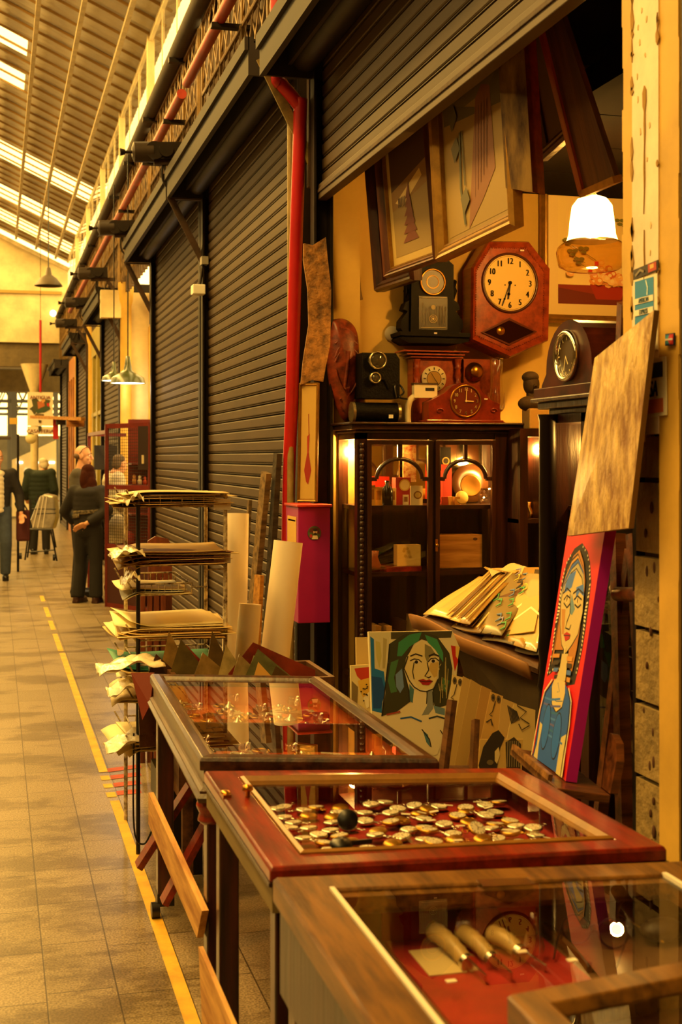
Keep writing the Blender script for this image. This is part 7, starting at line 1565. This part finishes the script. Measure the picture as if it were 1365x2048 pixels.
# bald man looking right, behind the woman
J = dict(BASE); J.update(head=(0, -.04, 1.63))
loc = W(160, 1192, Z=0)
def specs(body, g, B, s, top): pass
def fringe(body, M, s):
    m = MB(P('6a5440', .9)); m.sphere((0, .055*s, -.005*s), (.075*s, .06*s, .045*s), M=M); remesh(m.build('hair', body, True), .01, 1)
    m = MB(M_BLACK); 
    for e in (-1, 1): m.tube([M @ V(e*.05*s, -.04*s, .105*s), M @ V(e*.078*s, .0, .075*s), M @ V(e*.082*s, .03*s, .02*s)], .004*s, n=5)
    m.tube([M @ V(-.05*s, -.04*s, .105*s), M @ V(0, -.055*s, .11*s), M @ V(.05*s, -.04*s, .105*s)], .006*s, n=5); m.build('raised_glasses', body, True)
person('bald man in a grey sweater with glasses on his head, looking right', (loc.x, loc.y, 0), 78, 1.76, J, dict(legs=BLACKT, top=CLOTH('grey_sweater', '4a4438'), topname='sweater'), -3, (4, 0), fringe)
# woman with long brown hair, seen from behind, hand on her back
J = dict(BASE); J.update(head=(.03, -.06, 1.60), shl=(.18, 0, 1.39), shr=(-.18, 0, 1.39), elr=(-.30, .06, 1.16), wrr=(-.06, .17, 1.0), hdr=(.05, .17, .97), ell=(.33, -.02, 1.14), wrl=(.26, -.16, .98), knl=(.11, -.03, .48), anl=(.14, .0, .09), anr=(-.10, -.02, .09), curl=.3)
loc = W(176, 1206, Z=0)
def band(body, g, B, s, top):
    c, pv = g('chest'), g('pelvis'); rt = B.to_3x3() @ V(1, 0, 0); bk = B.to_3x3() @ V(0, 1, 0)
    for nm, f_, w_, x0, x1 in (('knit_band', .50, .05, -1.1, .9), ('knit_band', .34, .05, .25, 1.2)):
        ctr = pv.lerp(c, f_+.12); m = MB(mat('knit_pattern', '7a6c50', .9, col2='1c1712', vscale=34))
        m.grid(lambda u, v: ctr+rt*(.200*s*sin(x0+(x1-x0)*u))+bk*(.148*s*cos(x0+(x1-x0)*u))+V(0, 0, (v-.5)*w_*s-.02*s*u), 20, 3); m.build(nm, body, True, solid=.006)
lh = hair_of(mat('brown_hair', '3c1a0c', .9, var=.4, vscale=30, stretch=(3, 3, .5), spec=.1), [((0, .02, .055), (.085, .095, .08)), ((0, .06, -.03), (.085, .06, .1)), ((-.02, .085, -.13), (.09, .05, .11)), ((-.05, .10, -.21), (.085, .045, .08)), ((.05, .08, -.08), (.06, .06, .13)), ((-.07, .11, -.27), (.06, .035, .09)), ((.03, .10, -.2), (.06, .04, .10)), ((.0, .11, -.29), (.05, .035, .08)), ((-.075, .0, -.03), (.025, .06, .1)), ((.075, .02, -.03), (.02, .05, .09))])
person('woman with long brown hair and patterned black sweater, hand on her back', (loc.x, loc.y, 0), 150, 1.56, J, dict(legs=BLACKT, top=CLOTH('black_sweater', '1a1512'), bulk=1.1, topname='sweater', flare=1.25, hem=-.06, shoes=mat('brown_shoe', '3a1c12', .5)), 30, (8, 0), lh, extra=band)
# grey haired man in a white shirt inside the cage
J = dict(BASE); J.update(head=(0, -.08, 1.58), wrr=(-.2, -.28, 1.0), wrl=(.2, -.3, 1.0), elr=(-.25, -.02, 1.1), ell=(.25, -.04, 1.1))
p = W(228, 1180, d=15.6)
person('grey haired man in a white shirt bending behind the red mesh', (p.x, p.y, 0), 100, 1.70, J, dict(legs=BLACKT, top=CLOTH('white_shirt', 'cfc4aa'), bulk=1.12, topname='shirt'), 30, (10, 0), hair_of(P('5a4a38', .9), [((0, .035, .055), (.078, .085, .07)), ((0, .065, .0), (.072, .045, .07))]))
# dark red bag carried by the man at the left
A = W(46, 1045, d=17.4); t = T('shoulder_bag', 'dark red bag hanging beside the man with the open jacket', 'bag', (A.x, A.y, A.z-.25)); MB(mat('maroon_cloth', '4a140f', .8, bump=.3, vscale=9)).bx(A.x-.09, A.x+.09, A.y-.05, A.y+.05, A.z-.25, A.z+.17).build('bag_body', t, True, bevel=.03)
MB(M_BLACK).tube(smooth_pts([(A.x-.06, A.y, A.z+.16), (A.x-.1, A.y-.02, A.z+.26), (A.x-.02, A.y, A.z+.28), (A.x+.06, A.y, A.z+.16)]), .01, n=6).build('strap', t, True)
